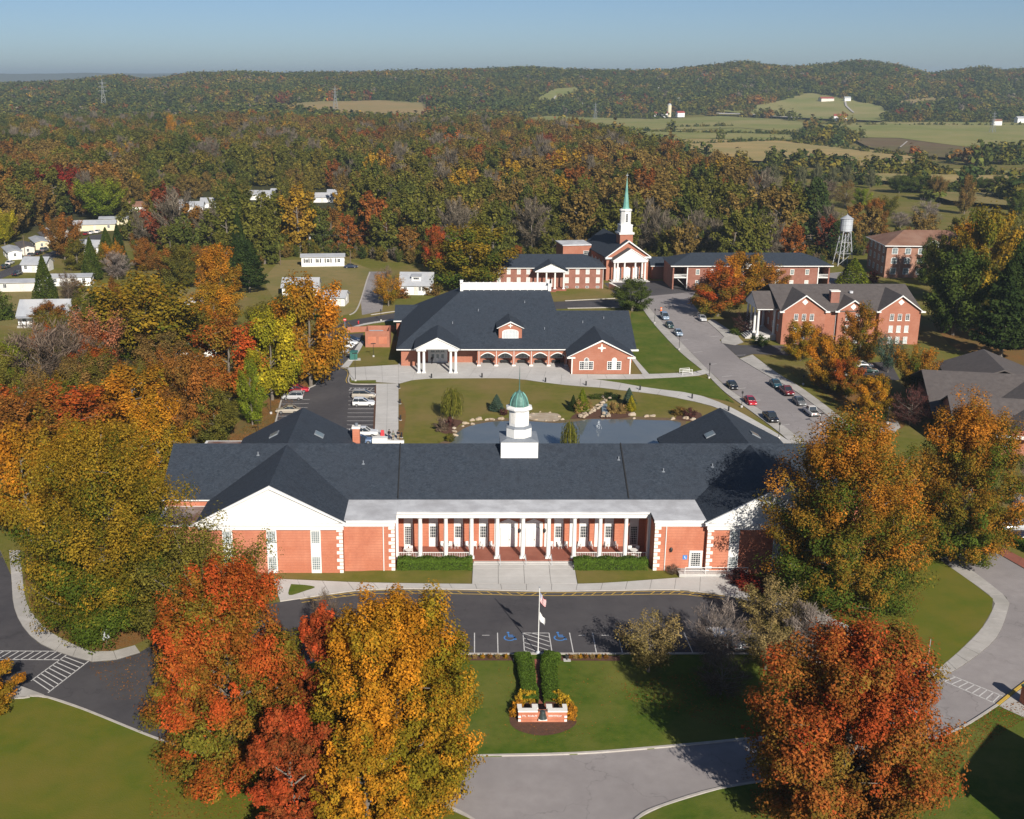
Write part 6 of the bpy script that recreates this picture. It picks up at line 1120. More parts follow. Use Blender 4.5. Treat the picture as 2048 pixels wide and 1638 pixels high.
# trees of the hills and hedgerows, a few pixels each
FAR = []
for s in range(4):
    cr, _ = make_tree(40 + s, 13, 14, 230, 2.3, limbs=9, sub=2, style=('round', 'spread', 'flame', 'round')[s], cb=.05, clump=.16); FAR.append(hidden('far_tree_kind', cr, LM['inst']))
x, y, z, px, py, rng = woods_points(9, 860, 3350, 12.5, .62)
keep = (y > np.interp(px, [-500, 0, 500, 620, 900, 1020, 1150, 1300, 1500, 2600], [1330, 1330, 1330, 1240, 1140, 990, 870, 790, 800, 800]))
infield = np.zeros(len(x), bool)
for P, _m in FIELDS: infield |= inpoly(px, py, P)
valley = inpoly(px, py, [(1000, 262), (1030, 232), (1300, 226), (1430, 222), (1560, 236), (1800, 238), (2500, 240), (2600, 460), (1750, 460), (1400, 330), (1200, 280)])
dens = np.where(valley, .10, .95); dens = np.where(infield, .0, dens)
keep &= rng.uniform(0, 1, len(x)) < dens
x, y, z, px, py = (q[keep] for q in (x, y, z, px, py)); n = len(x)
# hedgerows and copses of the valley
hx = []; hy = []
def row(pa, pb, n, sp=2.0):
    a = Gt(*pa); b = Gt(*pb)
    for i in range(n): t = (i + rng.uniform(0, .8)) / n; hx.append(a[0] + (b[0] - a[0]) * t + rng.normal(0, sp)); hy.append(a[1] + (b[1] - a[1]) * t + rng.normal(0, sp))
for pa, pb, k in (((1150, 262), (1590, 270), 90), ((1300, 292), (1560, 284), 60), ((1560, 284), (1860, 320), 60), ((1700, 352), (2060, 358), 70), ((1450, 340), (1760, 372), 60), ((1640, 252), (2200, 252), 60), ((1360, 256), (1470, 254), 24), ((1520, 270), (1580, 272), 16), ((1600, 332), (1720, 340), 22), ((1800, 384), (2200, 392), 24), ((1790, 248), (2040, 244), 50), ((1050, 232), (1250, 236), 60), ((1250, 236), (1420, 228), 40)): row(pa, pb, k)
def copse(c, rx, ry, n):
    for i in range(n):
        a = rng.uniform(0, 6.28); r = rng.uniform(0, 1) ** .5; g = Gt(c[0] + rx * r * math.cos(a), c[1] + ry * r * math.sin(a)); hx.append(g[0]); hy.append(g[1])
copse((1650, 280), 66, 12, 110); copse((2010, 320), 55, 10, 60); copse((1900, 240), 140, 6, 160); copse((1480, 222), 30, 4, 30); copse((2040, 405), 22, 6, 12); copse((1830, 352), 24, 5, 14)
for c in ((1545, 335), (1600, 338), (1635, 335), (1665, 345), (1690, 345), (1740, 345), (1790, 350), (1835, 365), (1870, 400), (1935, 380), (2030, 400)): copse(c, 8, 2.5, 4)
hx = np.array(hx); hy = np.array(hy); hz = T(hx, hy)
x = np.concatenate([x, hx]); y = np.concatenate([y, hy]); z = np.concatenate([z, hz]); m = len(x)
pick = rng.choice(10, m, p=[.30, .28, .16, .10, .05, .02, .01, .03, .04, .01]); pick[n:] = rng.choice([0, 1, 2, 8], m - n)
pn_ = vnoise(x, y, 90, 4) + .5 * vnoise(x, y, 33, 1); pick[:n] = np.where((pn_[:n] > .0) & (pick[:n] < 7), rng.choice([0, 0, 1, 8], n), pick[:n]); jit = rng.uniform(.82, 1.18, m)[:, None]
sc_ = rng.uniform(.75, 1.5, m); sc_[n:] = rng.uniform(.3, .6, m - n) * np.where(hy < 900, 1.15, 1); sc_[n + 652:] *= 1.7
scatter('distant_woodland', np.column_stack([x, y, z - 1.5]), sc_, rng.uniform(0, 6.28, m), rng.integers(0, 4, m), TINTS[pick][:, 0] * jit, TINTS[pick][:, 1] * jit, FAR)
# fallen leaves on lawns and kerbs
def leaves(px, n, seed, z, ls=.16):
    P2 = ptsG(px); rng = np.random.default_rng(seed); a = np.array(P2); lo = a.min(0); hi = a.max(0); q = rng.uniform(lo, hi, (n * 3, 2)); q = q[inpoly(q[:, 0], q[:, 1], P2)][:n]; k = len(q)
    me = leaf_mesh('fallen_leaves', np.column_stack([q, np.full(k, z) + rng.uniform(.005, .03, k)]), np.array([0, 0, 1.]) + rng.normal(0, .25, (k, 3)), rng.uniform(.6, 1.4, k) * ls, .8, rng.uniform(0, 1, k), rng.uniform(.6, 1.3, k), rng)
    tag(put('fallen_leaves', me, mat=LM['rust']), kind='stuff')
leaves([(1880, 1480), (1995, 1415), (2048, 1400), (2048, 1440), (1960, 1500), (1880, 1560), (1700, 1638), (1500, 1638), (1500, 1580)], 6500, 1, .1)
leaves([(1500, 1500), (1880, 1440), (1900, 1470), (1600, 1550), (1480, 1560)], 1200, 11, .03, .15); leaves([(560, 1480), (700, 1540), (930, 1540), (930, 1600), (700, 1590)], 1500, 12, .03, .15); leaves([(170, 1325), (330, 1300), (330, 1400), (230, 1400)], 700, 13, .04, .15); leaves([(1560, 1210), (1680, 1270), (1780, 1330), (1740, 1340), (1600, 1280)], 900, 14, .04, .15); leaves([(1000, 1330), (1240, 1330), (1240, 1480), (960, 1490)], 500, 15, .1, .13)
leaves([(60, 1215), (180, 1298), (260, 1290), (520, 1200), (500, 1160), (300, 1150), (80, 1150)], 5000, 2, .07)
leaves([(460, 1480), (600, 1520), (900, 1508), (940, 1440), (930, 1340), (700, 1330), (520, 1380)], 3500, 3, .1)
leaves([(1560, 1190), (1650, 1222), (1800, 1290), (1850, 1200), (1800, 1130), (1600, 1140)], 3200 , 4, .14)
leaves([(445, 890), (560, 790), (640, 745), (560, 840), (540, 890)], 2500, 5, .02, .22); leaves([(1560, 730), (1620, 740), (1760, 850), (1690, 830)], 1800, 6, .05, .22)
leaves([(300, 1500), (480, 1540), (900, 1625), (900, 1638), (300, 1638)], 2200, 7, .1); leaves([(1240, 1370), (1480, 1330), (1500, 1470), (1250, 1400)], 1500, 8, .1)
# ------------------------------------------------------------------ houses and trailers
def house(px, by, w_, d, h, rh, rz, wm, rm, label, name='house', nw=3, axis='x', porch=False, cat='house', dz=0.0, door_=True, small=False):
    x0, y0 = Gt(px, by) if by < 300 else G(px, by)
    z = Tz(x0, y0) + 1.0 if y0 > 615 else 0
    e = empty(name, (x0, y0, z + dz), rz, label, cat)
    wb = MB().box(-w_ / 2, w_ / 2, 0, d, -2.5 if small else 0, h)
    if axis == 'x': wb.ext([(-w_ / 2 + .01, .02, h), (-w_ / 2 + .01, d - .02, h), (-w_ / 2 + .01, d / 2, h + rh * .93)], (w_ - .02, 0, 0)); r = gable_x(-w_ / 2 - .4, w_ / 2 + .4, d / 2, d / 2 + .5, h - .1, h + rh, .18)
    else: wb.ext([(-w_ / 2 + .02, .01, h), (w_ / 2 - .02, .01, h), (0, .01, h + rh * .93)], (0, d - .02, 0)); r = gable_y(-.4, d + .4, 0, w_ / 2 + .5, h - .1, h + rh, .18)
    wb.build('wall', M[wm], e); r.build('roof', M[rm], e)
    if small: return e
    for i in range(nw):
        x = -w_ / 2 + w_ * (i + .5) / nw
        if door_ and i == nw // 2: door(e, x, -.01, .3, .95, 2.05, 1, m='siding_p')
        else: window(e, x, 0, h * .38, 1.1, min(1.3, h * .45), 2, 2, glass='glass', fr=.1)
    for s in (-1, 1): window(e, s * w_ / 2, d / 2, h * .4, 1.0, 1.2, 2, 2, rz=s * math.pi / 2, glass='glass', fr=.1)
    if porch: MB().box(-w_ / 2 + .3, w_ / 2 - .3, -2.2, -.01, 0, .5).build('porch', M['concrete2'], e); MB().box(-w_ / 2 + .2, w_ / 2 - .2, -2.3, -.42, 2.6, 2.75).build('porch_roof', M[rm], e)
    return e
H1 = house(832, 590, 9.6, 9, 3.0, 3.2, R(-3), 'siding', 'roof_metal', 'white clapboard house with grey metal roof and dormer near the gravel drive', nw=3)
MB().box(-1.4, 1.4, 1.2, 4.0, 3.9, 5.3).build('dormer', M['siding'], H1); MB().ext([(-1.6, .9, 5.3), (1.6, .9, 5.3), (1.6, 4.3, 5.75), (-1.6, 4.3, 5.75)], (0, 0, .12)).build('dormer_roof', M['roof_metal'], H1); window(H1, 0, 1.2, 4.4, 1.8, .7, 3, 1)
for i in range(5): window(H1, .2 + i * .95, -.02, 1.25, .8, 1.25, 2, 2, fr=.08)
TR = house(646, 533, 14.6, 4.4, 3.5, .7, R(5), 'siding', 'roof_metal', 'white single wide trailer on the dry lawn', 'trailer', 4, cat='trailer', door_=False)
for x in (-5.5, -3.1, 0, 3.6):
    for s in (-1, 1): MB().box(x + s * .82 - .2, x + s * .82 + .2, -.05, -.005, 1.3, 2.75).build('shutter', M['black'], TR)
house(600, 593, 10.5, 8, 2.9, 2.2, 0, 'siding', 'roof_metal', 'grey roofed house half hidden by the orange tree', nw=3); house(668, 612, 6.2, 6, 2.6, 1.5, R(-6), 'siding', 'roof_metal', 'small white shed beside the orange tree', 'shed', 2, cat='shed')
house(88, 652, 13, 9, 2.9, 3.4, R(4), 'siding', 'roof_metal', 'house with long pale grey roof behind the brown orange tree', nw=4, porch=True)
house(372, 712, 13, 8, 3.1, 2.4, R(-8), 'siding', 'roof_metal', 'long white house behind the bright red tree', nw=4); house(388, 632, 5.4, 7, 3.6, 2.0, R(-12), 'siding', 'roof_metal', 'narrow white gabled house in the yellow trees', nw=2, axis='y')
house(252, 730, 6, 6, 2.7, 1.8, R(-15), 'siding', 'roof_metal', 'little white house with grey roof by the lime tree', nw=2); house(2, 840, 8, 7, 3.5, 2.2, R(10), 'siding_p', 'roof_metal', 'pale house end cut by the left edge', nw=2, axis='y')
for px, by, w_, rz, wm, lab in ((45, 583, 15, 6, 'siding_p', 'pale trailer behind the cone conifer'), (140, 572, 13, 6, 'siding', 'white trailer right of the cone conifer'), (12, 515, 14, -62, 'siding', 'white trailer nearest the left edge of the lane'), (38, 506, 14, -62, 'siding_p', 'beige trailer with dark roof second along the lane'), (66, 495, 14, -62, 'siding_c', 'cream yellow trailer third along the lane'), (84, 484, 14, -62, 'siding_p', 'grey topped trailer fourth along the lane'), (104, 474, 12, -50, 'siding', 'white trailer at the far end of the lane'), (190, 462, 17, 10, 'siding_c', 'cream house with long grey roof beside the lane end'), (228, 450, 12, 10, 'siding_c', 'cream cottage right of the long grey roof')):
    house(px, by, w_, 4.6, 3.0, .6 if w_ != 17 else 1.4, R(rz), wm, 'roof_metal' if 'dark' not in lab and 'topped' not in lab else 'roof_brown', lab, 'trailer' if 'trailer' in lab else 'house', 3, cat='trailer' if 'trailer' in lab else 'house')
for px, by, w_, lab in ((68, 545, 8, 'low house with pale hipped roof beside the cone conifer'), (176, 508, 9, 'pale roofed cottage behind the conical cedar'), (90, 425, 9, 'small white roofed shed in the far left woods'), (520, 400, 18, 'long white roofed barn in the woods'), (555, 396, 8, 'white cottage beside the long barn in the woods'), (645, 405, 12, 'grey roofed house in the woods'), (670, 398, 8, 'white gabled cottage in the woods'), (345, 420, 9, 'white and blue gabled house among dark trees'), (385, 424, 10, 'white house right of the blue gable'), (420, 416, 9, 'white house behind the dark oak'), (280, 424, 12, 'maroon roofed house in the left woods'), (1440, 497, 9, 'white roofed cottage in the woods above the long dormitory')):
    house(px, by, w_, 7, 2.8, 2.0, R(random.uniform(-12, 12)), 'siding', 'roof_metal' if 'maroon' not in lab else 'roof_rust', lab, nw=3)
hd = house(100, 900, 10.6, 6.2, 6.0, 3.4, math.atan2(.74, .67), 'siding', 'roof', 'house just outside the lower right corner whose shadow falls on the lawn', nw=3)
hd.location = (54.1 + .74 * 6.2, 82.2 - .67 * 6.2, 0)
# farms of the valley and houses on the hills
for px, by, w_, wm, rm, lab in ((1322, 237, 26, 'siding', 'red_roof', 'long white barn with red roof on the valley farm'), (1362, 236, 16, 'siding', 'red_roof', 'smaller red roofed barn right of the farm silo'), (1680, 243, 22, 'siding', 'red_roof', 'red roofed white barn before the hillside field'), (1655, 206, 30, 'siding_p', 'red_roof', 'pale farmhouse with red roof on the hillside'), (1695, 206, 14, 'siding', 'roof_metal', 'white shed right of the hillside farmhouse'), (1385, 174, 22, 'siding', 'roof_metal', 'white house below the knoll on the left hill'), (1404, 164, 12, 'siding', 'roof_metal', 'small white tower house on the hill top'), (1545, 161, 20, 'siding', 'roof_metal', 'pale house high in the hill woods'), (1300, 186, 18, 'siding', 'roof_metal', 'white house on the wooded slope'), (1325, 185, 24, 'siding', 'roof_metal', 'long white house on the wooded slope'), (1242, 210, 14, 'siding', 'roof_metal', 'white house left of the valley road'), (1258, 218, 12, 'siding', 'roof_metal', 'small white house in the valley trees'), (1356, 208, 14, 'siding', 'roof_metal', 'white house above the red barns'), (1388, 206, 12, 'siding', 'roof_metal', 'white cottage right above the red barns'), (1015, 216, 18, 'siding', 'roof_metal', 'white farmhouse at the field edge'), (920, 183, 16, 'siding_p', 'roof_rust', 'pale house on the central hill'), (1160, 217, 12, 'siding', 'roof_metal', 'white shed below the green hillside'), (1995, 254, 14, 'siding', 'roof_rust', 'rust roofed white cottage on the right plain'), (2042, 248, 16, 'siding', 'roof_metal', 'white house at the right edge of the plain'), (1235, 198, 12, 'siding', 'roof_rust', 'rust roofed house among valley trees'), (1138, 177, 12, 'siding', 'roof_metal', 'white cottage on top of the green hillside')):
    if rm == 'red_roof' and 'red_roof' not in M: M['red_roof'] = mat('red_metal_roof', (.32, .07, .06), (.27, .065, .055), .2, .6)
    house(px, by, w_ * .78, w_ * .42, 4.2, 2.4, R(random.uniform(-20, 20)), wm, rm, lab, 'barn' if 'barn' in lab else 'house', small=True, dz=2.5, cat='barn' if 'barn' in lab else 'house')
sx, sy = Gt(1338, 234); si = empty('silo', (sx, sy, Tz(sx, sy) + 1), 0, 'pale round silo between the red roofed barns', 'silo'); MB().lathe((0, 0, -2), [(3.2, 0), (3.2, 19)], 12).build('drum', M['siding_c'], si); MB().lathe((0, 0, 17.01), [(3.3, 0), (2, 2), (.3, 2.8)], 12).build('dome', M['roof_metal'], si)
# ------------------------------------------------------------------ water tower, pylons, poles
wx, wy = G(1685, 530); WT = empty('water_tower', (wx, wy, 0), 0, 'silver water tank on a lattice stand behind the yellow green pyramid tree', 'water tower')
MB().lathe((0, 0, 11.6), [(1.9, 0), (2.05, .2), (2.05, 4.3)], 16).build('tank', M['steel'], WT); MB().lathe((0, 0, 15.91), [(2.3, 0), (1.2, .7), (.15, 1.3), (.1, 1.7)], 16).build('tank_roof', M['roof_metal'], WT)
for k in range(3): MB().lathe((0, 0, 12.4 + k * 1.4), [(2.09, 0), (2.09, .1)], 16).build('hoop', M['roof_metal'], WT)
for a in range(4):
    c, s = math.cos(a * math.pi / 2 + .8), math.sin(a * math.pi / 2 + .8); c2, s2 = math.cos((a + 1) * math.pi / 2 + .8), math.sin((a + 1) * math.pi / 2 + .8)
    MB().cyl((3.6 * c, 3.6 * s, 0), (1.8 * c, 1.8 * s, 11.6), .16).build('leg', M['roof_metal'], WT)
    for z0, r0, z1, r1 in ((.4, 3.5, 4.2, 2.95), (4.2, 2.95, 8.0, 2.35), (8.0, 2.35, 11.4, 1.85)):
        MB().cyl((r0 * c, r0 * s, z0), (r1 * c2, r1 * s2, z1), .06, n=5).cyl((r1 * c, r1 * s, z1), (r1 * c2, r1 * s2, z1), .07, n=5).build('brace', M['roof_metal'], WT)
MB().cyl((0, 0, 0), (0, 0, 11.6), .22).build('riser', M['roof_metal'], WT)
def pylon(px, by, ty, label):
    x, y = Gt(px, by); h = V(px, ty, y)[1] - Tz(x, y); e = empty('pylon', (x, y, Tz(x, y)), .3, label, 'pylon'); b = h * .11; m = M['pylon']; t = max(.14, h * .008)
    for sx in (-1, 1):
        for sy in (-1, 1): MB().cyl((b * sx, b * sy, -1), (.25 * b * sx, .25 * b * sy, h * .62), t, n=4).cyl((.25 * b * sx, .25 * b * sy, h * .62), (0, 0, h), t, n=4).build('leg', m, e)
    br = MB()
    for k in range(5):
        z0, z1 = h * .124 * k, h * .124 * (k + 1); r0 = b * (1 - .75 * z0 / (h * .62)); r1 = b * (1 - .75 * z1 / (h * .62))
        for s in (-1, 1): br.cyl((-r0, s * r0, z0), (r1, s * r1, z1), t * .6, n=4).cyl((r0, s * r0, z0), (-r1, s * r1, z1), t * .6, n=4)
    br.build('lattice', m, e)
    for z in (.64, .76, .88): MB().beam((-h * .13, 0, h * z), (h * .13, 0, h * z), t * 1.6, t * 1.6).build('cross_arm', m, e)
pylon(209, 224, 158, 'lattice pylon at the left above the woods'); pylon(671, 222, 172, 'lattice pylon in the brown field'); pylon(1190, 240, 205, 'lattice pylon on the valley floor'); pylon(1984, 268, 222, 'lattice pylon on the right hand plain')
def pole(px, by, ty, label, arms=1, r=.14, m='wood'):
    x, y = G(px, by); h = V(px, ty, y)[1]; e = empty('utility_pole', (x, y, 0), random.uniform(-.2, .2), label, 'utility pole')
    MB().cyl((0, 0, 0), (0, 0, h), r, r * .7, 7).build('shaft', M[m], e)
    for k in range(arms): MB().box(-1.2, 1.2, -.07, .07, h - .6 - k * .9, h - .45 - k * .9).build('cross_arm', M['wood'], e)
    if arms: MB().lathe((.35, 0, h - 2.2), [(.25, 0), (.25, .8)], 8).build('transformer', M['steel'], e)
    return (x, y, h)
q1 = pole(619, 508, 466, 'utility pole behind the white trailer'); q2 = pole(561, 530, 492, 'slim pole left of the white trailer', 0); q3 = pole(701, 532, 500, 'slim pole at the trailer drive', 0); q4 = pole(1617, 515, 468, 'utility pole with cross arms by the dormitory roof', 2); q5 = pole(1326, 505, 478, 'utility pole behind the chapel link', 0); q6 = pole(53, 537, 470, 'tall utility pole beside the trailer lane', 0); q7 = pole(930, 500, 455, 'utility pole hidden in the trees behind the hall', 1)
def wire(a, b, sag, label):
    mb = MB(); p = [Vector((a[0] + (b[0] - a[0]) * t, a[1] + (b[1] - a[1]) * t, a[2] + (b[2] - a[2]) * t - sag * 4 * t * (1 - t))) for t in np.linspace(0, 1, 9)]
    for u, v in zip(p, p[1:]): mb.cyl(u, v, .03, n=3, caps=False)
    tag(mb.build('power_line', M['lead']), label, 'cable')
wire((q1[0], q1[1], q1[2] - .5), (q7[0], q7[1], q7[2] - .5), 1.2, 'power line from the trailer pole towards the hall'); wire((q7[0], q7[1], q7[2] - .6), (q5[0], q5[1], q5[2] - .1), 1.2, 'power line passing behind the chapel roof'); wire((q5[0], q5[1], q5[2] - .2), (q4[0], q4[1], q4[2] - .6), 1.2, 'power line above the long dormitory roof')
# ------------------------------------------------------------------ lamps, bollards, signs
def lamp_mesh(h, arm):
    s = MB().cyl((0, 0, .3), (0, 0, h), .06, .045, 6); b = MB().lathe((0, 0, 0), [(.25, 0), (.25, .35), (.1, .4)], 8); hd = MB().box(-.55, .55, -.16, .16, h, h + .14) if arm else MB().lathe((0, 0, h), [(.1, 0), (.2, .1), (.2, .4), (.06, .6)], 6)
    return s.mesh('shaft'), b.mesh('base'), hd.mesh('head')
LMP = {}
def lamp(px, by, ty, label, arm=False, bm='concrete'):
    x, y = G(px, by); h = round(max(V(px, ty, y)[1], 1), 1); k = (h, arm)
    if k not in LMP: LMP[k] = lamp_mesh(h, arm)
    e = empty('lamp_post', (x, y, .05), .3 if arm else 0, label, 'lamp post', 'lamp posts of the campus'); put('shaft', LMP[k][0], e, mat=M['black']); put('base', LMP[k][1], e, mat=M[bm]); put('head', LMP[k][2], e, mat=M['black'])
lamp(542, 828, 789, 'twin headed lamp post on the car park slope', True); lamp(517, 870, 842, 'lamp post behind the left roof slope', True); lamp(711, 763, 708, 'tall lamp post at the corner of the hall plaza', True); lamp(747, 714, 688, 'lamp post on the grass before the utility enclosure', True); lamp(762, 642, 623, 'lamp post by the back road', False)
for i, (px, by, ty) in enumerate(((1309, 647, 622), (1358, 700, 675), (1418, 757, 731), (1483, 815, 788), (1557, 878, 850))): lamp(px, by, ty, ('slim lamp post at the top of the street footway', 'second lamp post down the street footway', 'lamp post at the bend of the street footway', 'lamp post beside the red car', 'lamp post at the foot of the street footway')[i])
lamp(1640, 850, 829, 'lamp post on the right kerb of the street', True); lamp(1606, 770, 755, 'short lamp post on the right verge'); lamp(1775, 848, 820, 'lamp post on the curved walk'); lamp(1980, 745, 730, 'lamp post above the grey roofs'); pole(1857, 1313, 1278, 'thin steel pole on the olive lawn', 0, .035, 'steel')
BO = (MB().lathe((0, 0, 0), [(.16, 0), (.16, .95), (.1, 1.05)], 8).mesh('post'), MB().lathe((0, 0, 0), [(.3, 0), (.3, .06)], 10).mesh('footing'))
for px, by, lab in ((863, 757, 'bollard light before the portico'), (964, 756, 'bollard light before the arcade'), (1091, 765, 'bollard light at the bend of the court'), (1172, 772, 'bollard light before the brick gable wing'), (1280, 781, 'bollard light above the waterfall'), (1384, 798, 'bollard light past the waterfall'), (1457, 823, 'bollard light near the right wing roof'), (798, 777, 'first bollard light along the long walk'), (800, 808, 'second bollard light along the long walk'), (801, 841, 'third bollard light along the long walk'), (803, 876, 'bollard light beside the group of people')):
    x, y = G(px, by); e = empty('bollard_light', (x, y, .06), 0, lab, 'bollard', 'bollard lights along the walks'); put('post', BO[0], e, mat=M['black']); put('footing', BO[1], e, (0, 0, 0), mat=M['concrete'])
x, y = G(690, 656); e = empty('no_entry_sign', (x, y, 0), 0, 'round red no entry sign by the back road', 'sign'); MB().cyl((0, .06, 0), (0, .06, 2.6), .04).build('post', M['steel'], e); d = MB().lathe((0, 0, 0), [(.42, 0), (.42, .03)], 16).build('disc', M['red'], e, (0, 0, 2.2)); d.rotation_euler = (math.pi / 2, 0, 0); MB().box(-.3, .3, -.05, -.035, -.07, .07).build('bar', M['white'], e, (0, 0, 2.2))
x, y = G(717, 648); e = empty('hydrant', (x, y, .1), 0, 'red fire hydrant on the back road verge', 'hydrant'); MB().lathe((0, 0, 0), [(.2, 0), (.14, .1), (.14, .6), (.18, .62), (.1, .8)], 8).build('barrel', M['red'], e); MB().cyl((-.25, 0, .45), (.25, 0, .45), .07).build('outlet', M['red'], e)
x, y = G(2018, 1001); e = empty('parking_sign', (x, y, .1), .3, 'blue parking sign at the right edge walk', 'sign'); MB().cyl((0, .05, 0), (0, .05, 2.3), .04).build('post', M['steel'], e); MB().box(-.3, .3, -.02, .02, 1.5, 2.2).build('plate', M['blue'], e)
x, y = G(2056, 1410); e = empty('brick_pillar', (x, y, .1), .2, 'brick gate pillar with green cap at the right edge', 'pillar'); MB().box(-.6, .6, -.6, .6, 0, 1.9).build('shaft', M['brick'], e); MB().lathe((0, 0, 1.91), [(.95, 0), (.9, .15), (.1, .7)], 4, math.pi / 4).build('cap', M['copper'], e)
x, y = G(214, 1294); e = empty('signpost', (x, y, .07), .9, 'dark signpost with grey panel under the huge green tree', 'sign'); MB().cyl((0, 0, 0), (0, 0, 1.0), .07).build('post', M['wood'], e); MB().box(-.55, .55, -.06, .06, .95, 2.1).build('panel', M['steel'], e)
x, y = G(708, 720); e = empty('utility_cabinet', (x, y, .1), .1, 'green transformer cabinet on a concrete pad by the plaza lamp', 'cabinet'); MB().box(-1.3, 1.5, -.9, .9, 0, .12).build('pad', M['concrete'], e); MB().box(-.9, .8, -.7, .7, .121, 1.9).build('case', M['green_box'], e); MB().box(-1.05, .95, -.85, .85, 1.901, 2.05).build('lid', M['green_box'], e)
x, y = G(1373, 750); bkr = empty('bicycle_rack', (x, y, .13), .25, 'white tubular railings at the street end of the gable walk', 'railing')
for k in range(2):
    for s in (-1.15, 1.15): MB().cyl((s, k * 1.5 - .4, 0), (s, k * 1.5 - .4, 1.15), .05).build('post', M['white'], bkr)
    for z in (.45, .8, 1.12): MB().cyl((-1.15, k * 1.5 - .4, z), (1.15, k * 1.5 - .4, z), .045).build('rail', M['white'], bkr)
# ------------------------------------------------------------------ flagpole and flags
fx, fy = G(1076, 1308); e = empty('flagpole', (fx, fy, .1), 0, 'white flagpole at the top of the hedge lined brick path', 'flagpole'); MB().cyl((0, 0, 0), (0, 0, 8.1), .065, .04, 8).build('shaft', M['white'], e); MB().lathe((0, 0, 0), [(.3, 0), (.3, .12), (.12, .3)], 10).build('base', M['steel'], e); MB().lathe((0, 0, 8.1), [(.03, 0), (.1, .08), (.03, .18)], 8).build('finial', M['chrome'], e)
def flag(name, z1, hgt, ln, dir_, cols, label):
    o = empty(name, (fx + .08, fy - .02, z1), 0, label, 'flag'); nu, nv = 14, 13
    pt = lambda u, v: (ln * .34 * u + .10 * math.sin(7 * u + 2 * v) * u, -.12 * math.cos(8 * u + v) * u * dir_ - .1 * u, -hgt * v * (1 - .15 * u) - ln * .72 * u * (1 - .3 * u) - .05 * math.sin(9 * u))
    parts = {}
    for i in range(nu):
        for j in range(nv):
            c = cols(i / nu, j); parts.setdefault(c, MB()); parts[c].face([pt(i / nu, j / nv), pt((i + 1) / nu, j / nv), pt((i + 1) / nu, (j + 1) / nv), pt(i / nu, (j + 1) / nv)])
    for c, mb in parts.items():
        ob = mb.build({'flag_blue': 'canton', 'flag_red': 'red_stripes', 'flag_white': 'white_cloth'}[c], M[c], o); sd = ob.modifiers.new('thick', 'SOLIDIFY'); sd.thickness = .012
    if 'flag_blue' in parts:
        stt = MB()
        for i in range(5):
            for j in range(4): q = pt(.05 + i * .08, .06 + j * .13); stt.box(q[0] - .025, q[0] + .025, q[1] - .03, q[1] - .012, q[2] - .025, q[2] + .025)
        stt.build('star', M['flag_white'], o)['kind'] = 'stuff'
M['flag_red'] = mat('flag_red', (.50, .03, .05), (.44, .03, .05), 3, .8); M['flag_white'] = mat('flag_white', (.80, .80, .80), (.74, .74, .74), 3, .8); M['flag_blue'] = mat('flag_blue', (.03, .06, .22), (.025, .05, .18), 3, .8)
flag('national_flag', 7.75, 1.15, 1.7, 1, lambda u, j: 'flag_blue' if u < .42 and j < 7 else ('flag_red' if j % 2 == 0 else 'flag_white'), 'red, white and blue striped flag hanging at the top of the flagpole'); flag('white_flag', 5.35, 1.0, 1.5, -1, lambda u, j: 'flag_white', 'plain white flag hanging below the striped flag')
# ------------------------------------------------------------------ bell sign
bx, by_ = G(1085, 1444, .12); S = empty('bell_sign', (bx, by_, .11), 0, 'low brick sign wall with white coping and a bronze bell on the loop lawn', 'sign')
MB().box(-2.45, 2.45, 0, .5, 0, 1.15).build('wall', M['brick'], S); MB().box(-2.5, -.5, -.05, .55, 1.151, 1.3).box(.5, 2.5, -.05, .55, 1.151, 1.3).build('coping', M['stone'], S)
for x0, x1 in ((-2.5, -2.1), (-1.0, -.45), (.45, 1.0), (2.1, 2.5)): MB().box(x0, x1, .551, 1.25, 0, 1.15).build('return_wall', M['brick'], S); MB().box(x0 - .03, x1 + .03, .552, 1.3, 1.151, 1.3).build('coping', M['stone'], S)
for s in (-1, 1):
    for z in (.08, .5): MB().box(min(s * 2.2, s * 2.47), max(s * 2.2, s * 2.47), -.04, .01, z, z + .24).build('quoin', M['white'], S)
MB().box(-.44, .44, -.35, .3, .35, .5).build('bell_ledge', M['stone'], S); MB().lathe((0, -.02, .5), [(.46, 0), (.42, .1), (.34, .35), (.29, .62), (.24, .78), (.1, .88)], 16).build('bell', M['bell'] if 'bell' in M else M['copper'], S); MB().cyl((-.4, -.02, 1.32), (.4, -.02, 1.32), .05).build('bell_yoke', M['black'], S)
lt = MB(); rr = random.Random(3)
for x0, n, wd_ in ((-2.05, 11, .14), (.6, 10, .135)):                # raised letters, too small to read in the photograph
    for i in range(n):
        if x0 < 0 and i == 3: continue
        x = x0 + i * wd_; lt.box(x, x + .028, -.03, .005, .62, .80); k = rr.randrange(4)
        if k != 0: lt.box(x + .028, x + .095, -.03, .005, .77 if k != 2 else .62, .80 if k != 2 else .65)
        if k in (1, 3): lt.box(x + .028, x + .08, -.03, .005, .70, .73)
        if k in (0, 3): lt.box(x + .07, x + .098, -.03, .005, .62, .765)
lt.build('lettering', M['white'], S)
for x, y, l in ((1033, 1322, 'left'), (1134, 1322, 'right')):
    gx, gy = G(x, y); e = empty('floodlight', (gx, gy, .11), 0, 'small floodlight in the mulch ' + l + ' of the hedges', 'lamp'); MB().cyl((0, 0, 0), (0, 0, .3), .06).build('stem', M['black'], e); MB().box(-.18, .18, -.12, .12, .3, .6).build('housing', M['black'], e); MB().box(-.4, .4, -.3, .3, -.02, .03).build('pad', M['concrete'], e)
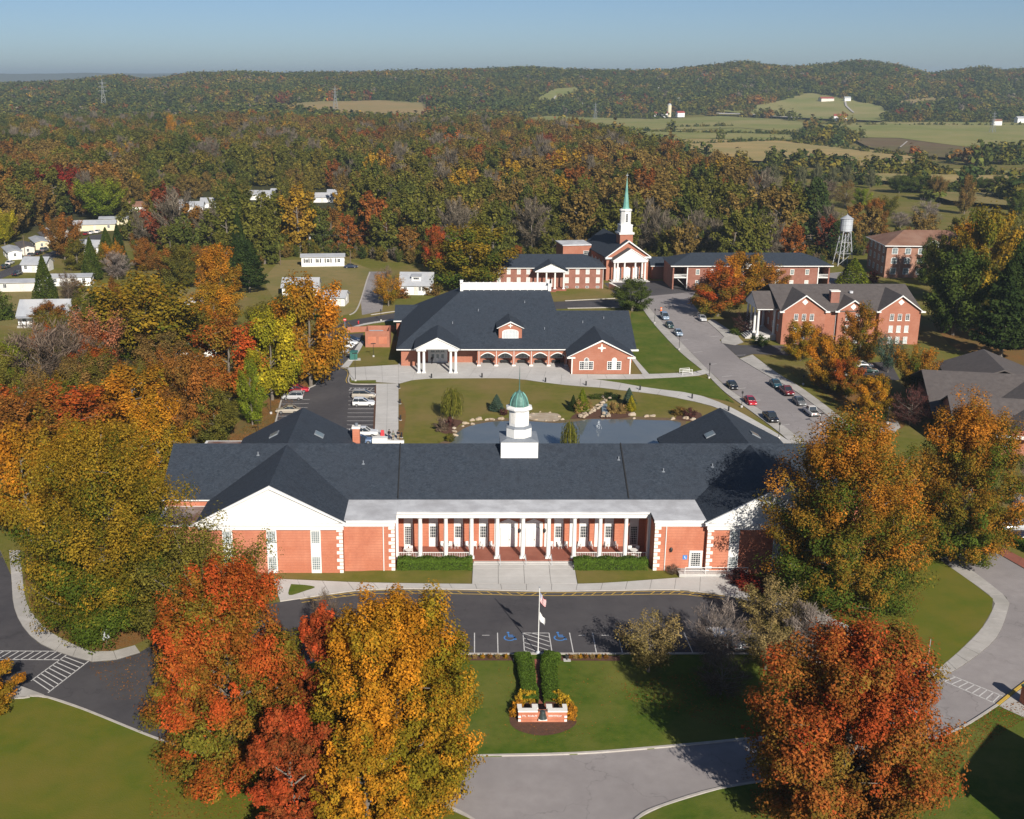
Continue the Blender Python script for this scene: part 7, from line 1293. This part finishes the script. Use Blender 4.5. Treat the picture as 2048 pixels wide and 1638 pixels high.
# ------------------------------------------------------------------ rocks of the pond
def rock_mesh(seed):
    rg = np.random.default_rng(seed); bm = bmesh.new(); bmesh.ops.create_icosphere(bm, subdivisions=2, radius=.5)
    for v in bm.verts: c = v.co.normalized(); k = 1 + .22 * math.sin(c.x * 3 + seed) + .2 * math.cos(c.y * 4 + seed * 2) + .1 * math.sin(c.z * 7 + seed) + rg.normal(0, .05); v.co *= k; v.co.z *= .62
    me = bpy.data.meshes.new('rock'); bm.to_mesh(me); bm.free(); me.materials.append(M['rock']); return me
RK = [rock_mesh(i) for i in range(5)]
rocks = [(932, 848, 14), (945, 842, 12), (958, 840, 15), (973, 841, 10), (985, 840, 12), (926, 853, 9), (945, 849, 10), (1002, 839, 14), (908, 857, 12), (910, 864, 11), (911, 872, 13), (1265, 831, 17), (1268, 838, 8), (1292, 834, 14), (1305, 833, 12), (1345, 839, 14), (1372, 838, 14), (1386, 840, 16), (1060, 835, 8), (1065, 828, 7), (1080, 825, 6), (1100, 826, 6), (1118, 834, 8), (1072, 841, 7), (1092, 842, 7), (1108, 843, 6), (1125, 840, 9)]
rocks += [(1160 + i * 4.2 + random.uniform(-2, 2), 836 - i * 2.6 + random.uniform(-1.5, 1.5), random.uniform(7, 12)) for i in range(13)] + [(1166 + i * 4.0 + random.uniform(-2, 2), 838 - i * 2.5, random.uniform(6, 10)) for i in range(11)] + [(1208 + i * 5, 797 + random.uniform(-1, 2), random.uniform(8, 13)) for i in range(5)] + [(1202 + random.uniform(0, 16), 827 + random.uniform(0, 11), random.uniform(6, 10)) for i in range(9)]
for i, (px, by, wp) in enumerate(rocks):
    x, y = G(px, by); s = wp * mpp(y); fall = 1150 < px < 1240
    o = put('rock', RK[i % 5], None, (x, y, .12 + (.25 if fall else 0)), random.uniform(0, 6), sc=(s, s * .8, s * random.uniform(.6, .9)))
    tag(o, 'tan boulder of the rock waterfall' if fall else 'pale boulder on the ' + ('left' if px < 1015 else 'gravel' if px < 1130 else 'right') + ' rim of the pond', 'rock', 'boulders of the waterfall' if fall else 'boulders on the pond rim ' + ('left' if px < 1015 else 'centre' if px < 1130 else 'right'))
wf = tag(MB().face([(*G(1203, 812), .5), (*G(1214, 812), .5), (*G(1216, 832), .12), (*G(1204, 832), .12)]).build('waterfall', M['spray'] if 'spray' in M else M['glass_mid']), 'thin dark cascade between the waterfall boulders', 'waterfall')
M['spray'] = mat('white_spray', (.62, .68, .74), (.7, .75, .8), 3, .4)
for px, by, ty, k, lab in ((1197, 858, 842, 40, 'small white fountain jet in front of the waterfall'),):
    x, y = G(px, by); h = V(px, ty, y)[1]; mb = MB(); rr = random.Random(5)
    for i in range(70):
        a = rr.uniform(0, 6.28); t = rr.uniform(0, 1); r = .12 + 1.0 * t * t; q = (x + r * math.cos(a) * .55, y + r * math.sin(a) * .55, .1 + h * (1 - t * t) * rr.uniform(.5, 1)); s = rr.uniform(.02, .06); mb.lathe(q, [(.01, -s), (s, 0), (.01, s)], 4)
    f = tag(mb.build('fountain', M['spray']), lab, 'fountain'); 
# ------------------------------------------------------------------ porch chairs
chs, chb, chl = MB().box(-.25, .25, -.25, .25, .42, .46).mesh('seat'), MB().box(-.25, .25, .22, .27, .46, .95).mesh('backrest'), MB().cyl((0, 0, 0), (0, 0, .42), .025, n=6).mesh('leg'); cha = MB().box(-.03, .03, -.25, .25, .62, .66).box(-.02, .02, -.24, -.2, .46, .62).mesh('armrest')
spots = [(812, 1), (822, 2), (884, 3), (900, 3), (912, 3), (934, 3), (950, 3), (964, 3), (983, 3), (1103, 3), (1120, 3), (1132, 3), (1160, 3), (1182, 3), (1215, 3), (1232, 3), (1258, 1), (1272, 2)]
for i, (px, t) in enumerate(spots):
    x = V(px, 1092, 142.8)[0]; y = 143.3 if t == 3 else 141.8; lab = 'white porch chair ' + ('beside the table at the left end of the colonnade' if px < 830 else 'on the left half of the colonnade porch' if px < 1000 else 'on the right half of the colonnade porch' if px < 1250 else 'beside the table at the right end of the colonnade')
    e = empty('porch_chair', (x, y, .42), random.uniform(-.5, .5), lab, 'chair', 'porch chairs: ' + lab); put('seat', chs, e, mat=M['white']); put('backrest', chb, e, mat=M['white'])
    for sx in (-.22, .22):
        put('armrest', cha, e, (sx, 0, 0), mat=M['white'])
        for sy in (-.22, .22): put('leg', chl, e, (sx, sy, 0), mat=M['white'])
for px, s in ((818, 'left'), (1266, 'right')):
    x = V(px, 1095, 141.8)[0]; e = empty('porch_table', (x, 141.2, .42), 0, 'round white table at the ' + s + ' end of the colonnade', 'table'); MB().lathe((0, 0, .68), [(.55, 0), (.55, .05)], 14).build('table_top', M['white'], e); MB().cyl((0, 0, .04), (0, 0, .68), .05).build('pedestal', M['white'], e); MB().lathe((0, 0, 0), [(.3, 0), (.1, .06)], 10).build('base', M['white'], e)
# ------------------------------------------------------------------ cars
def paint(name, c, rough=.25):
    m = bpy.data.materials.new(name); m.use_nodes = True; b = m.node_tree.nodes['Principled BSDF']; b.inputs['Base Color'].default_value = (*c, 1); b.inputs['Roughness'].default_value = rough; b.inputs['Metallic'].default_value = .15; b.inputs['Coat Weight'].default_value = .6; b.inputs['Coat Roughness'].default_value = .08; return m
PAINT = {k: paint('paint_' + k, c) for k, c in {'silver': (.50, .51, .53), 'white': (.78, .78, .77), 'red': (.48, .02, .035), 'black': (.012, .012, .015), 'teal': (.02, .09, .12), 'maroon': (.20, .015, .02), 'grey': (.16, .165, .17), 'tan': (.42, .38, .32), 'blue': (.12, .18, .30), 'navy': (.02, .03, .06), 'dgreen': (.02, .05, .045), 'bluegrey': (.28, .36, .46)}.items()}
def loft(secs):                                                   # secs: (x, half width, z0, z1, half width top)
    v = []
    for x, w_, z0, z1, wt in secs: zm = z0 + (z1 - z0) * .55; v += [(x, -w_ * .93, z0), (x, -w_, zm), (x, -wt, z1), (x, wt, z1), (x, w_, zm), (x, w_ * .93, z0)]
    n = len(secs); f = [tuple(range(6))[::-1], tuple(6 * (n - 1) + k for k in range(6))]
    for i in range(n - 1): f += [(6 * i + k, 6 * i + (k + 1) % 6, 6 * i + 6 + (k + 1) % 6, 6 * i + 6 + k) for k in range(6)]
    return MB().add(v, f)
def car_parts(kind):
    if kind == 'sedan': body = [(-2.3, .72, .35, .70, .62), (-2.15, .84, .28, .92, .76), (-1.3, .88, .25, .98, .80), (.75, .88, .25, .96, .80), (1.9, .86, .27, .84, .74), (2.3, .70, .34, .66, .58)]; cab = [(-1.55, .78, .94, .99, .74), (-.95, .80, .93, 1.40, .62), (.15, .80, .93, 1.43, .62), (1.05, .78, .92, .97, .74)]; rf = (-.95, .15, .60, 1.42); wb = 1.35
    elif kind == 'van': body = [(-2.3, .82, .38, 1.0, .78), (-2.2, .92, .30, 1.12, .86), (1.0, .94, .28, 1.08, .86), (2.0, .90, .30, .98, .80), (2.4, .74, .36, .75, .64)]; cab = [(-2.25, .84, 1.09, 1.15, .80), (-1.95, .86, 1.08, 1.70, .70), (.35, .86, 1.08, 1.74, .70), (1.45, .82, 1.03, 1.08, .78)]; rf = (-1.95, .4, .69, 1.73); wb = 1.45
    elif kind == 'suv': body = [(-2.15, .80, .45, 1.0, .78), (-2.05, .90, .36, 1.08, .84), (.8, .91, .35, 1.06, .84), (1.9, .88, .36, .99, .80), (2.2, .76, .42, .80, .70)]; cab = [(-2.08, .82, 1.05, 1.12, .78), (-1.85, .84, 1.04, 1.66, .70), (.0, .84, 1.04, 1.68, .70), (.95, .80, 1.02, 1.08, .76)]; rf = (-1.85, .05, .69, 1.67); wb = 1.3
    else: body = [(-2.7, .88, .50, 1.0, .86), (-2.65, .92, .45, 1.05, .88), (-.55, .93, .42, 1.05, .88), (1.2, .93, .42, 1.06, .86), (2.4, .90, .44, 1.0, .82), (2.65, .80, .50, .85, .76)]; cab = [(-.75, .80, 1.02, 1.10, .76), (-.6, .82, 1.02, 1.68, .68), (.45, .82, 1.02, 1.70, .68), (1.25, .80, 1.02, 1.08, .76)]; rf = (-.6, .5, .67, 1.69); wb = 1.65
    b = loft(body).mesh('body'); g = loft(cab).mesh('glasshouse'); r = MB().box(rf[0], rf[1], -rf[2], rf[2], rf[3], rf[3] + .035)
    for s in (-1, 1):                                              # pillars
        for (xa, xb) in ((cab[0][0], cab[1][0]), (cab[3][0], cab[2][0])): r.beam((xa, s * (cab[0][4] + .01), cab[0][3]), (xb, s * (cab[1][4] + .01), cab[1][3]), .07, .05)
        xm = (rf[0] + rf[1]) / 2; r.beam((xm, s * (cab[1][1] + .005), 1.0 if kind == 'sedan' else 1.08), (xm, s * (cab[1][4] + .015), cab[1][3]), .08, .04)
    bed = MB().box(-2.5, -.85, -.74, .74, 1.0, 1.062).mesh('cargo_bed') if kind == 'pickup' else None
    return b, g, r.mesh('roof'), bed, wb, body
WHL = (MB().lathe((0, 0, -.1), [(.2, 0), (.31, .0), (.33, .04), (.33, .16), (.31, .2), (.2, .2)], 14).mesh('tyre'), MB().lathe((0, 0, -.105), [(.205, 0), (.17, .03), (.17, .18), (.205, .21)], 10).mesh('rim')); HL = MB().box(-.05, .05, -.16, .16, -.07, .07).mesh('headlight'); BP = MB().box(-.05, .06, -.72, .72, -.08, .08).mesh('bumper')
CARS = {k: car_parts(k) for k in ('sedan', 'van', 'suv', 'pickup')}
def car(px, by, ang, kind, col, label, group='parked cars of the campus', z=.03):
    x, y = G(px, by); b, g, r, bed, wb, body = CARS[kind]
    e = empty('parked_' + ('car' if kind == 'sedan' else kind if kind != 'suv' else 'car'), (x, y, z), ang, label, {'sedan': 'car', 'van': 'van', 'suv': 'car', 'pickup': 'pickup truck'}[kind], group); P = PAINT[col]
    put('body', b, e, mat=P); put('glasshouse', g, e, mat=M['glass']); put('roof', r, e, mat=P)
    if bed: put('cargo_bed', bed, e, mat=M['black'])
    for sx in (-1, 1):
        for sy in (-1, 1):
            t = put('wheel', WHL[0], e, (sx * wb, sy * .80, .33), mat=M['rubber']); t.rotation_euler = (math.pi / 2, 0, 0); put('rim', WHL[1], t, mat=M['chrome'])
        xe = body[-1][0] if sx > 0 else body[0][0]; ze = (body[-1][2] + body[-1][3]) / 2 + .08 if sx > 0 else (body[0][2] + body[0][3]) / 2 + .12
        for sy in (-1, 1): put('headlight' if sx > 0 else 'taillight', HL, e, (xe - .0, sy * .5, ze), mat=M['lamp_clear' if sx > 0 else 'lamp_red'])
        put('bumper', BP, e, (xe + sx * .02, 0, body[0][2] + .12), mat=M['black'] if kind in ('suv', 'pickup') else P)
    return e
def gang(p, q): a = G(*p); b = G(*q); return math.atan2(b[1] - a[1], b[0] - a[0])
DOWN = gang((1330, 640), (1500, 810)); UPR = gang((1640, 840), (1560, 775)); 
car(1329, 638, DOWN, 'van', 'bluegrey', 'blue grey minivan first in the row at the top of the street'); car(1339, 655, DOWN, 'sedan', 'dgreen', 'dark green car behind the blue grey minivan'); car(1356, 670, DOWN, 'sedan', 'bluegrey', 'blue grey sedan third in the street row'); car(1404, 641, DOWN, 'sedan', 'silver', 'silver car in the shade of the orange street tree')
car(1464, 776, DOWN, 'sedan', 'black', 'black car left of the teal car on the street'); car(1500, 807, DOWN, 'sedan', 'red', 'bright red car on the street'); car(1541, 841, DOWN, 'pickup', 'black', 'black pickup at the foot of the street'); car(1551, 773, DOWN, 'sedan', 'teal', 'teal car first on the right side of the street'); car(1573, 788, DOWN, 'pickup', 'maroon', 'maroon pickup on the right side of the street'); car(1598, 808, DOWN, 'sedan', 'grey', 'grey car behind the maroon pickup'); car(1622, 829, UPR, 'pickup', 'white', 'white pickup last on the right side of the street')
car(1724, 735, R(-10), 'sedan', 'white', 'white car among the street trees', z=.06); car(1733, 745, R(-12), 'sedan', 'dgreen', 'dark car in front of the white car among the trees', z=.06); car(1690, 752, R(-12), 'sedan', 'silver', 'silver car hidden under the red orange tree', z=.06)
car(586, 799, math.pi - .03, 'suv', 'silver', 'silver compact utility car in the left car park'); car(596, 784, 0, 'sedan', 'red', 'red car in the shade at the top of the left bays'); car(578, 786, .0, 'pickup', 'maroon', 'dark red pickup beside the shaded red car'); car(577, 826, math.pi, 'sedan', 'tan', 'tan sedan behind the left roof slope'); car(727, 796, 0, 'van', 'tan', 'pale minivan with maroon tail in the right bays'); car(727, 812, 0, 'suv', 'white', 'white utility car in the right bays'); car(727, 872, 0, 'pickup', 'white', 'white pickup behind the brick chimney'); car(722, 886, 0, 'sedan', 'blue', 'blue car behind the terrace counter')
for i, (px, by, k, c, lab) in enumerate(((702, 683, 'sedan', 'navy', 'dark car first by the utility enclosure'), (697, 689, 'sedan', 'white', 'white car second by the utility enclosure'), (690, 697, 'suv', 'white', 'white utility car third by the utility enclosure'), (684, 707, 'sedan', 'silver', 'silver car last by the utility enclosure'))): car(px, by, -.25, k, c, lab)
car(884, 1288, math.pi / 2, 'sedan', 'teal', 'teal car behind the golden orange tree'); car(838, 1290, math.pi / 2, 'sedan', 'silver', 'silver car hidden by the golden orange tree'); car(1262, 1288, math.pi / 2, 'suv', 'black', 'black car beside the olive tree'); car(1432, 1285, math.pi / 2, 'suv', 'white', 'white car behind the bare grey tree'); car(1470, 1285, math.pi / 2, 'sedan', 'silver', 'silver car right of the bare grey tree')
car(2034, 1060, math.pi, 'sedan', 'silver', 'silver sedan at the right edge car park', z=.08); car(2064, 1082, math.pi, 'sedan', 'navy', 'dark car cut by the right edge', z=.08)
LA = gang((0, 550), (150, 490))
for px, by, k, c, lab in ((12, 537, 'suv', 'dgreen', 'dark car at the left end of the trailer lane'), (20, 529, 'sedan', 'white', 'white car beside the trailer lane'), (62, 513, 'sedan', 'grey', 'grey car on the trailer lane verge'), (77, 509, 'sedan', 'black', 'black car on the trailer lane verge'), (89, 503, 'van', 'grey', 'grey van on the trailer lane'), (109, 496, 'pickup', 'dgreen', 'dark green pickup under the brown tree'), (35, 551, 'pickup', 'navy', 'navy pickup beside the pale trailer'), (183, 468, 'sedan', 'white', 'white car at the cream house'), (196, 466, 'sedan', 'white', 'second white car at the cream house'), (173, 470, 'sedan', 'maroon', 'maroon car at the cream house')): car(px, by, LA, k, c, lab)
car(702, 536, 0, 'sedan', 'navy', 'dark blue car beside the white trailer')
x, y = G(1322, 622); e = empty('traffic_barrel', (x, y, .03), 0, 'orange traffic barrel in front of the blue grey minivan', 'barrel'); MB().lathe((0, 0, 0), [(.3, 0), (.26, 1.0), (.2, 1.05)], 10).build('drum', M['orange'], e); MB().lathe((0, 0, .55), [(.285, 0), (.282, .15)], 10).build('stripe', M['white'], e)
# ------------------------------------------------------------------ people
def person(loc, rz, shirt, trousers, hair, label, pose=0):
    e = empty('person', loc, rz, label, 'person'); skin = M['skin']
    hnd = lambda s, p: [((p[0] + s * .02 * k2, p[1] - .012 * (k2 % 2), p[2] - .10 - .01 * (2 - abs(k2 - 1))), .009) for k2 in range(-1, 3)]
    st = .10 if not pose else .22
    V_ = [((0, 0, .98), .15), ((0, 0, 1.2), .15), ((0, 0, 1.40), .16), ((0, 0, 1.52), .06), ((0, -.01, 1.64), .095), ((0, -.015, 1.74), .085)]; Ed = [(0, 1), (1, 2), (2, 3), (3, 4), (4, 5)]
    def chain(start, pts):
        last = start
        for p in pts: V_.append(p); Ed.append((last, len(V_) - 1)); last = len(V_) - 1
        return last
    for s in (-1, 1):
        chain(0, [((s * .10, 0, .88), .10), ((s * .11, s * st * .5 * (1 if pose else 0), .50), .065), ((s * .11, s * st * (1 if pose else 0) , .10), .045), ((s * .12, s * st * (1 if pose else 0) - .13, .04), .04)])
        wr = ((s * .16, -.26, 1.02) if not pose else (s * .28, -s * .14, .92)); w_ = chain(2, [((s * .19, 0, 1.40), .07), ((s * .27, .03 if not pose else 0, 1.14), .05), (wr, .035), ((wr[0] - s * .02 * (not pose), wr[1] - .03, wr[2] - .06), .04)])
        for k in range(4): chain(w_, [((wr[0] + (k - 1.5) * .02, wr[1] - .05, wr[2] - .12 - .008 * (2 - abs(k - 1.5))), .010), ((wr[0] + (k - 1.5) * .02, wr[1] - .07, wr[2] - .155 - .008 * (2 - abs(k - 1.5))), .008)])
        chain(w_, [((wr[0] - s * .05, wr[1] - .06, wr[2] - .06), .011), ((wr[0] - s * .055, wr[1] - .08, wr[2] - .10), .009)])
    me = bpy.data.meshes.new('body'); me.from_pydata([v[0] for v in V_], Ed, []); me.update(); o = put('body', me, e, mat=skin)
    sk = o.modifiers.new('skin', 'SKIN'); 
    for v, (p, r) in zip(me.skin_vertices[0].data, V_): v.radius = (r, r * (.8 if r > .13 else 1))
    me.skin_vertices[0].data[0].use_root = True; sk.use_smooth_shade = True; o.modifiers.new('sub', 'SUBSURF').levels = 1; o.modifiers['sub'].render_levels = 1
    top = MB().lathe((0, 0, .92), [(.185, 0), (.195, .2), (.215, .45), (.16, .56), (.08, .60)], 12, sx=1.05, sy=.72)
    for s in (-1, 1): wr = ((s * .16, -.26, 1.02) if not pose else (s * .28, -s * .14, .92)); top.cyl((s * .18, 0, 1.42), (s * .27, .03 if not pose else 0, 1.14), .085, .065).cyl((s * .27, .03 if not pose else 0, 1.14), wr, .065, .05)
    top.build('shirt', shirt, e, smooth=True); tr = MB().lathe((0, 0, .84), [(.17, 0), (.19, .15)], 12, sx=1.05, sy=.75)
    for s in (-1, 1): k = s * st * .5 if pose else 0; tr.cyl((s * .10, 0, .92), (s * .11, k, .50), .115, .085).cyl((s * .11, k, .50), (s * .11, k * 2, .07), .085, .07)
    tr.build('trousers', trousers, e, smooth=True); MB().lathe((0, .012, 1.63), [(.098, 0), (.112, .07), (.10, .14), (.05, .19)], 12).build('hair', hair, e, smooth=True)
    for s in (-1, 1): MB().box(s * .12 - .05, s * .12 + .05, (s * st if pose else 0) - .2, (s * st if pose else 0) + .08, 0, .08).build('shoe', M['black'], e)
    f = MB().box(-.05, -.03, -.115, -.10, 1.70, 1.712).box(.03, .05, -.115, -.10, 1.70, 1.712).box(-.03, .03, -.112, -.10, 1.61, 1.62); f.build('face', M['black'], e); MB().lathe((0, -.11, 1.64), [(.018, 0), (.012, .05)], 6).build('nose', skin, e)
M['skin'] = mat('skin', (.48, .29, .21), (.44, .26, .19), 5, .6); M['dark_cloth'] = mat('dark_cloth', (.02, .018, .022), (.03, .025, .03), 5, .9); M['grey_cloth'] = mat('grey_cloth', (.14, .15, .13), (.11, .12, .10), 5, .9); M['jeans'] = mat('jeans', (.05, .07, .12), (.04, .055, .1), 5, .9); M['khaki'] = mat('khaki_cloth', (.30, .25, .18), (.26, .22, .16), 5, .9); M['hair_d'] = mat('dark_hair', (.02, .015, .012), (.03, .02, .015), 5, .7)
for px, by, sh, tr, lab, po in ((778.5, 879, 'dark_cloth', 'jeans', 'person in a dark top at the left of the group behind the roof', 0), (786.5, 882, 'grey_cloth', 'khaki', 'person in a grey green top in the middle of the group', 0), (796.5, 880, 'dark_cloth', 'khaki', 'person in a black top and light trousers at the right of the group', 0), (864, 728, 'dark_cloth', 'dark_cloth', 'person in dark clothes walking to the portico doors', 1)):
    x, y = G(px, by); person((x, y, .13), random.uniform(-.4, .4) + (math.pi if po else 0), M[sh], M[tr], M['hair_d'], lab, po)
x, y = G(765, 872); e = empty('folding_sign', (x, y, .13), 0, 'red folding board beside the group of people', 'sign'); MB().ext([(-.35, -.3, 0), (.35, -.3, 0), (.28, 0, 1.0), (-.28, 0, 1.0)], (0, -.04, 0)).build('front_board', M['red'], e); MB().ext([(-.35, .3, 0), (.35, .3, 0), (.28, .02, 1.0), (-.28, .02, 1.0)], (0, .04, 0)).build('rear_board', M['red'], e)
# ------------------------------------------------------------------ haze
hz = MB().box(-22000, 22000, -280, 25500, -45, 128).build('haze', None); hz['kind'] = 'stuff'
hm = bpy.data.materials.new('haze'); hm.use_nodes = True; nt = hm.node_tree; nt.nodes.remove(nt.nodes['Principled BSDF']); vp = nt.nodes.new('ShaderNodeVolumePrincipled')
vp.inputs['Color'].default_value = (.70, .87, 1.0, 1); vp.inputs['Density'].default_value = 1.15e-4; vp.inputs['Anisotropy'].default_value = .2
nt.links.new(vp.outputs[0], nt.nodes['Material Output'].inputs['Volume']); hz.data.materials.append(hm)
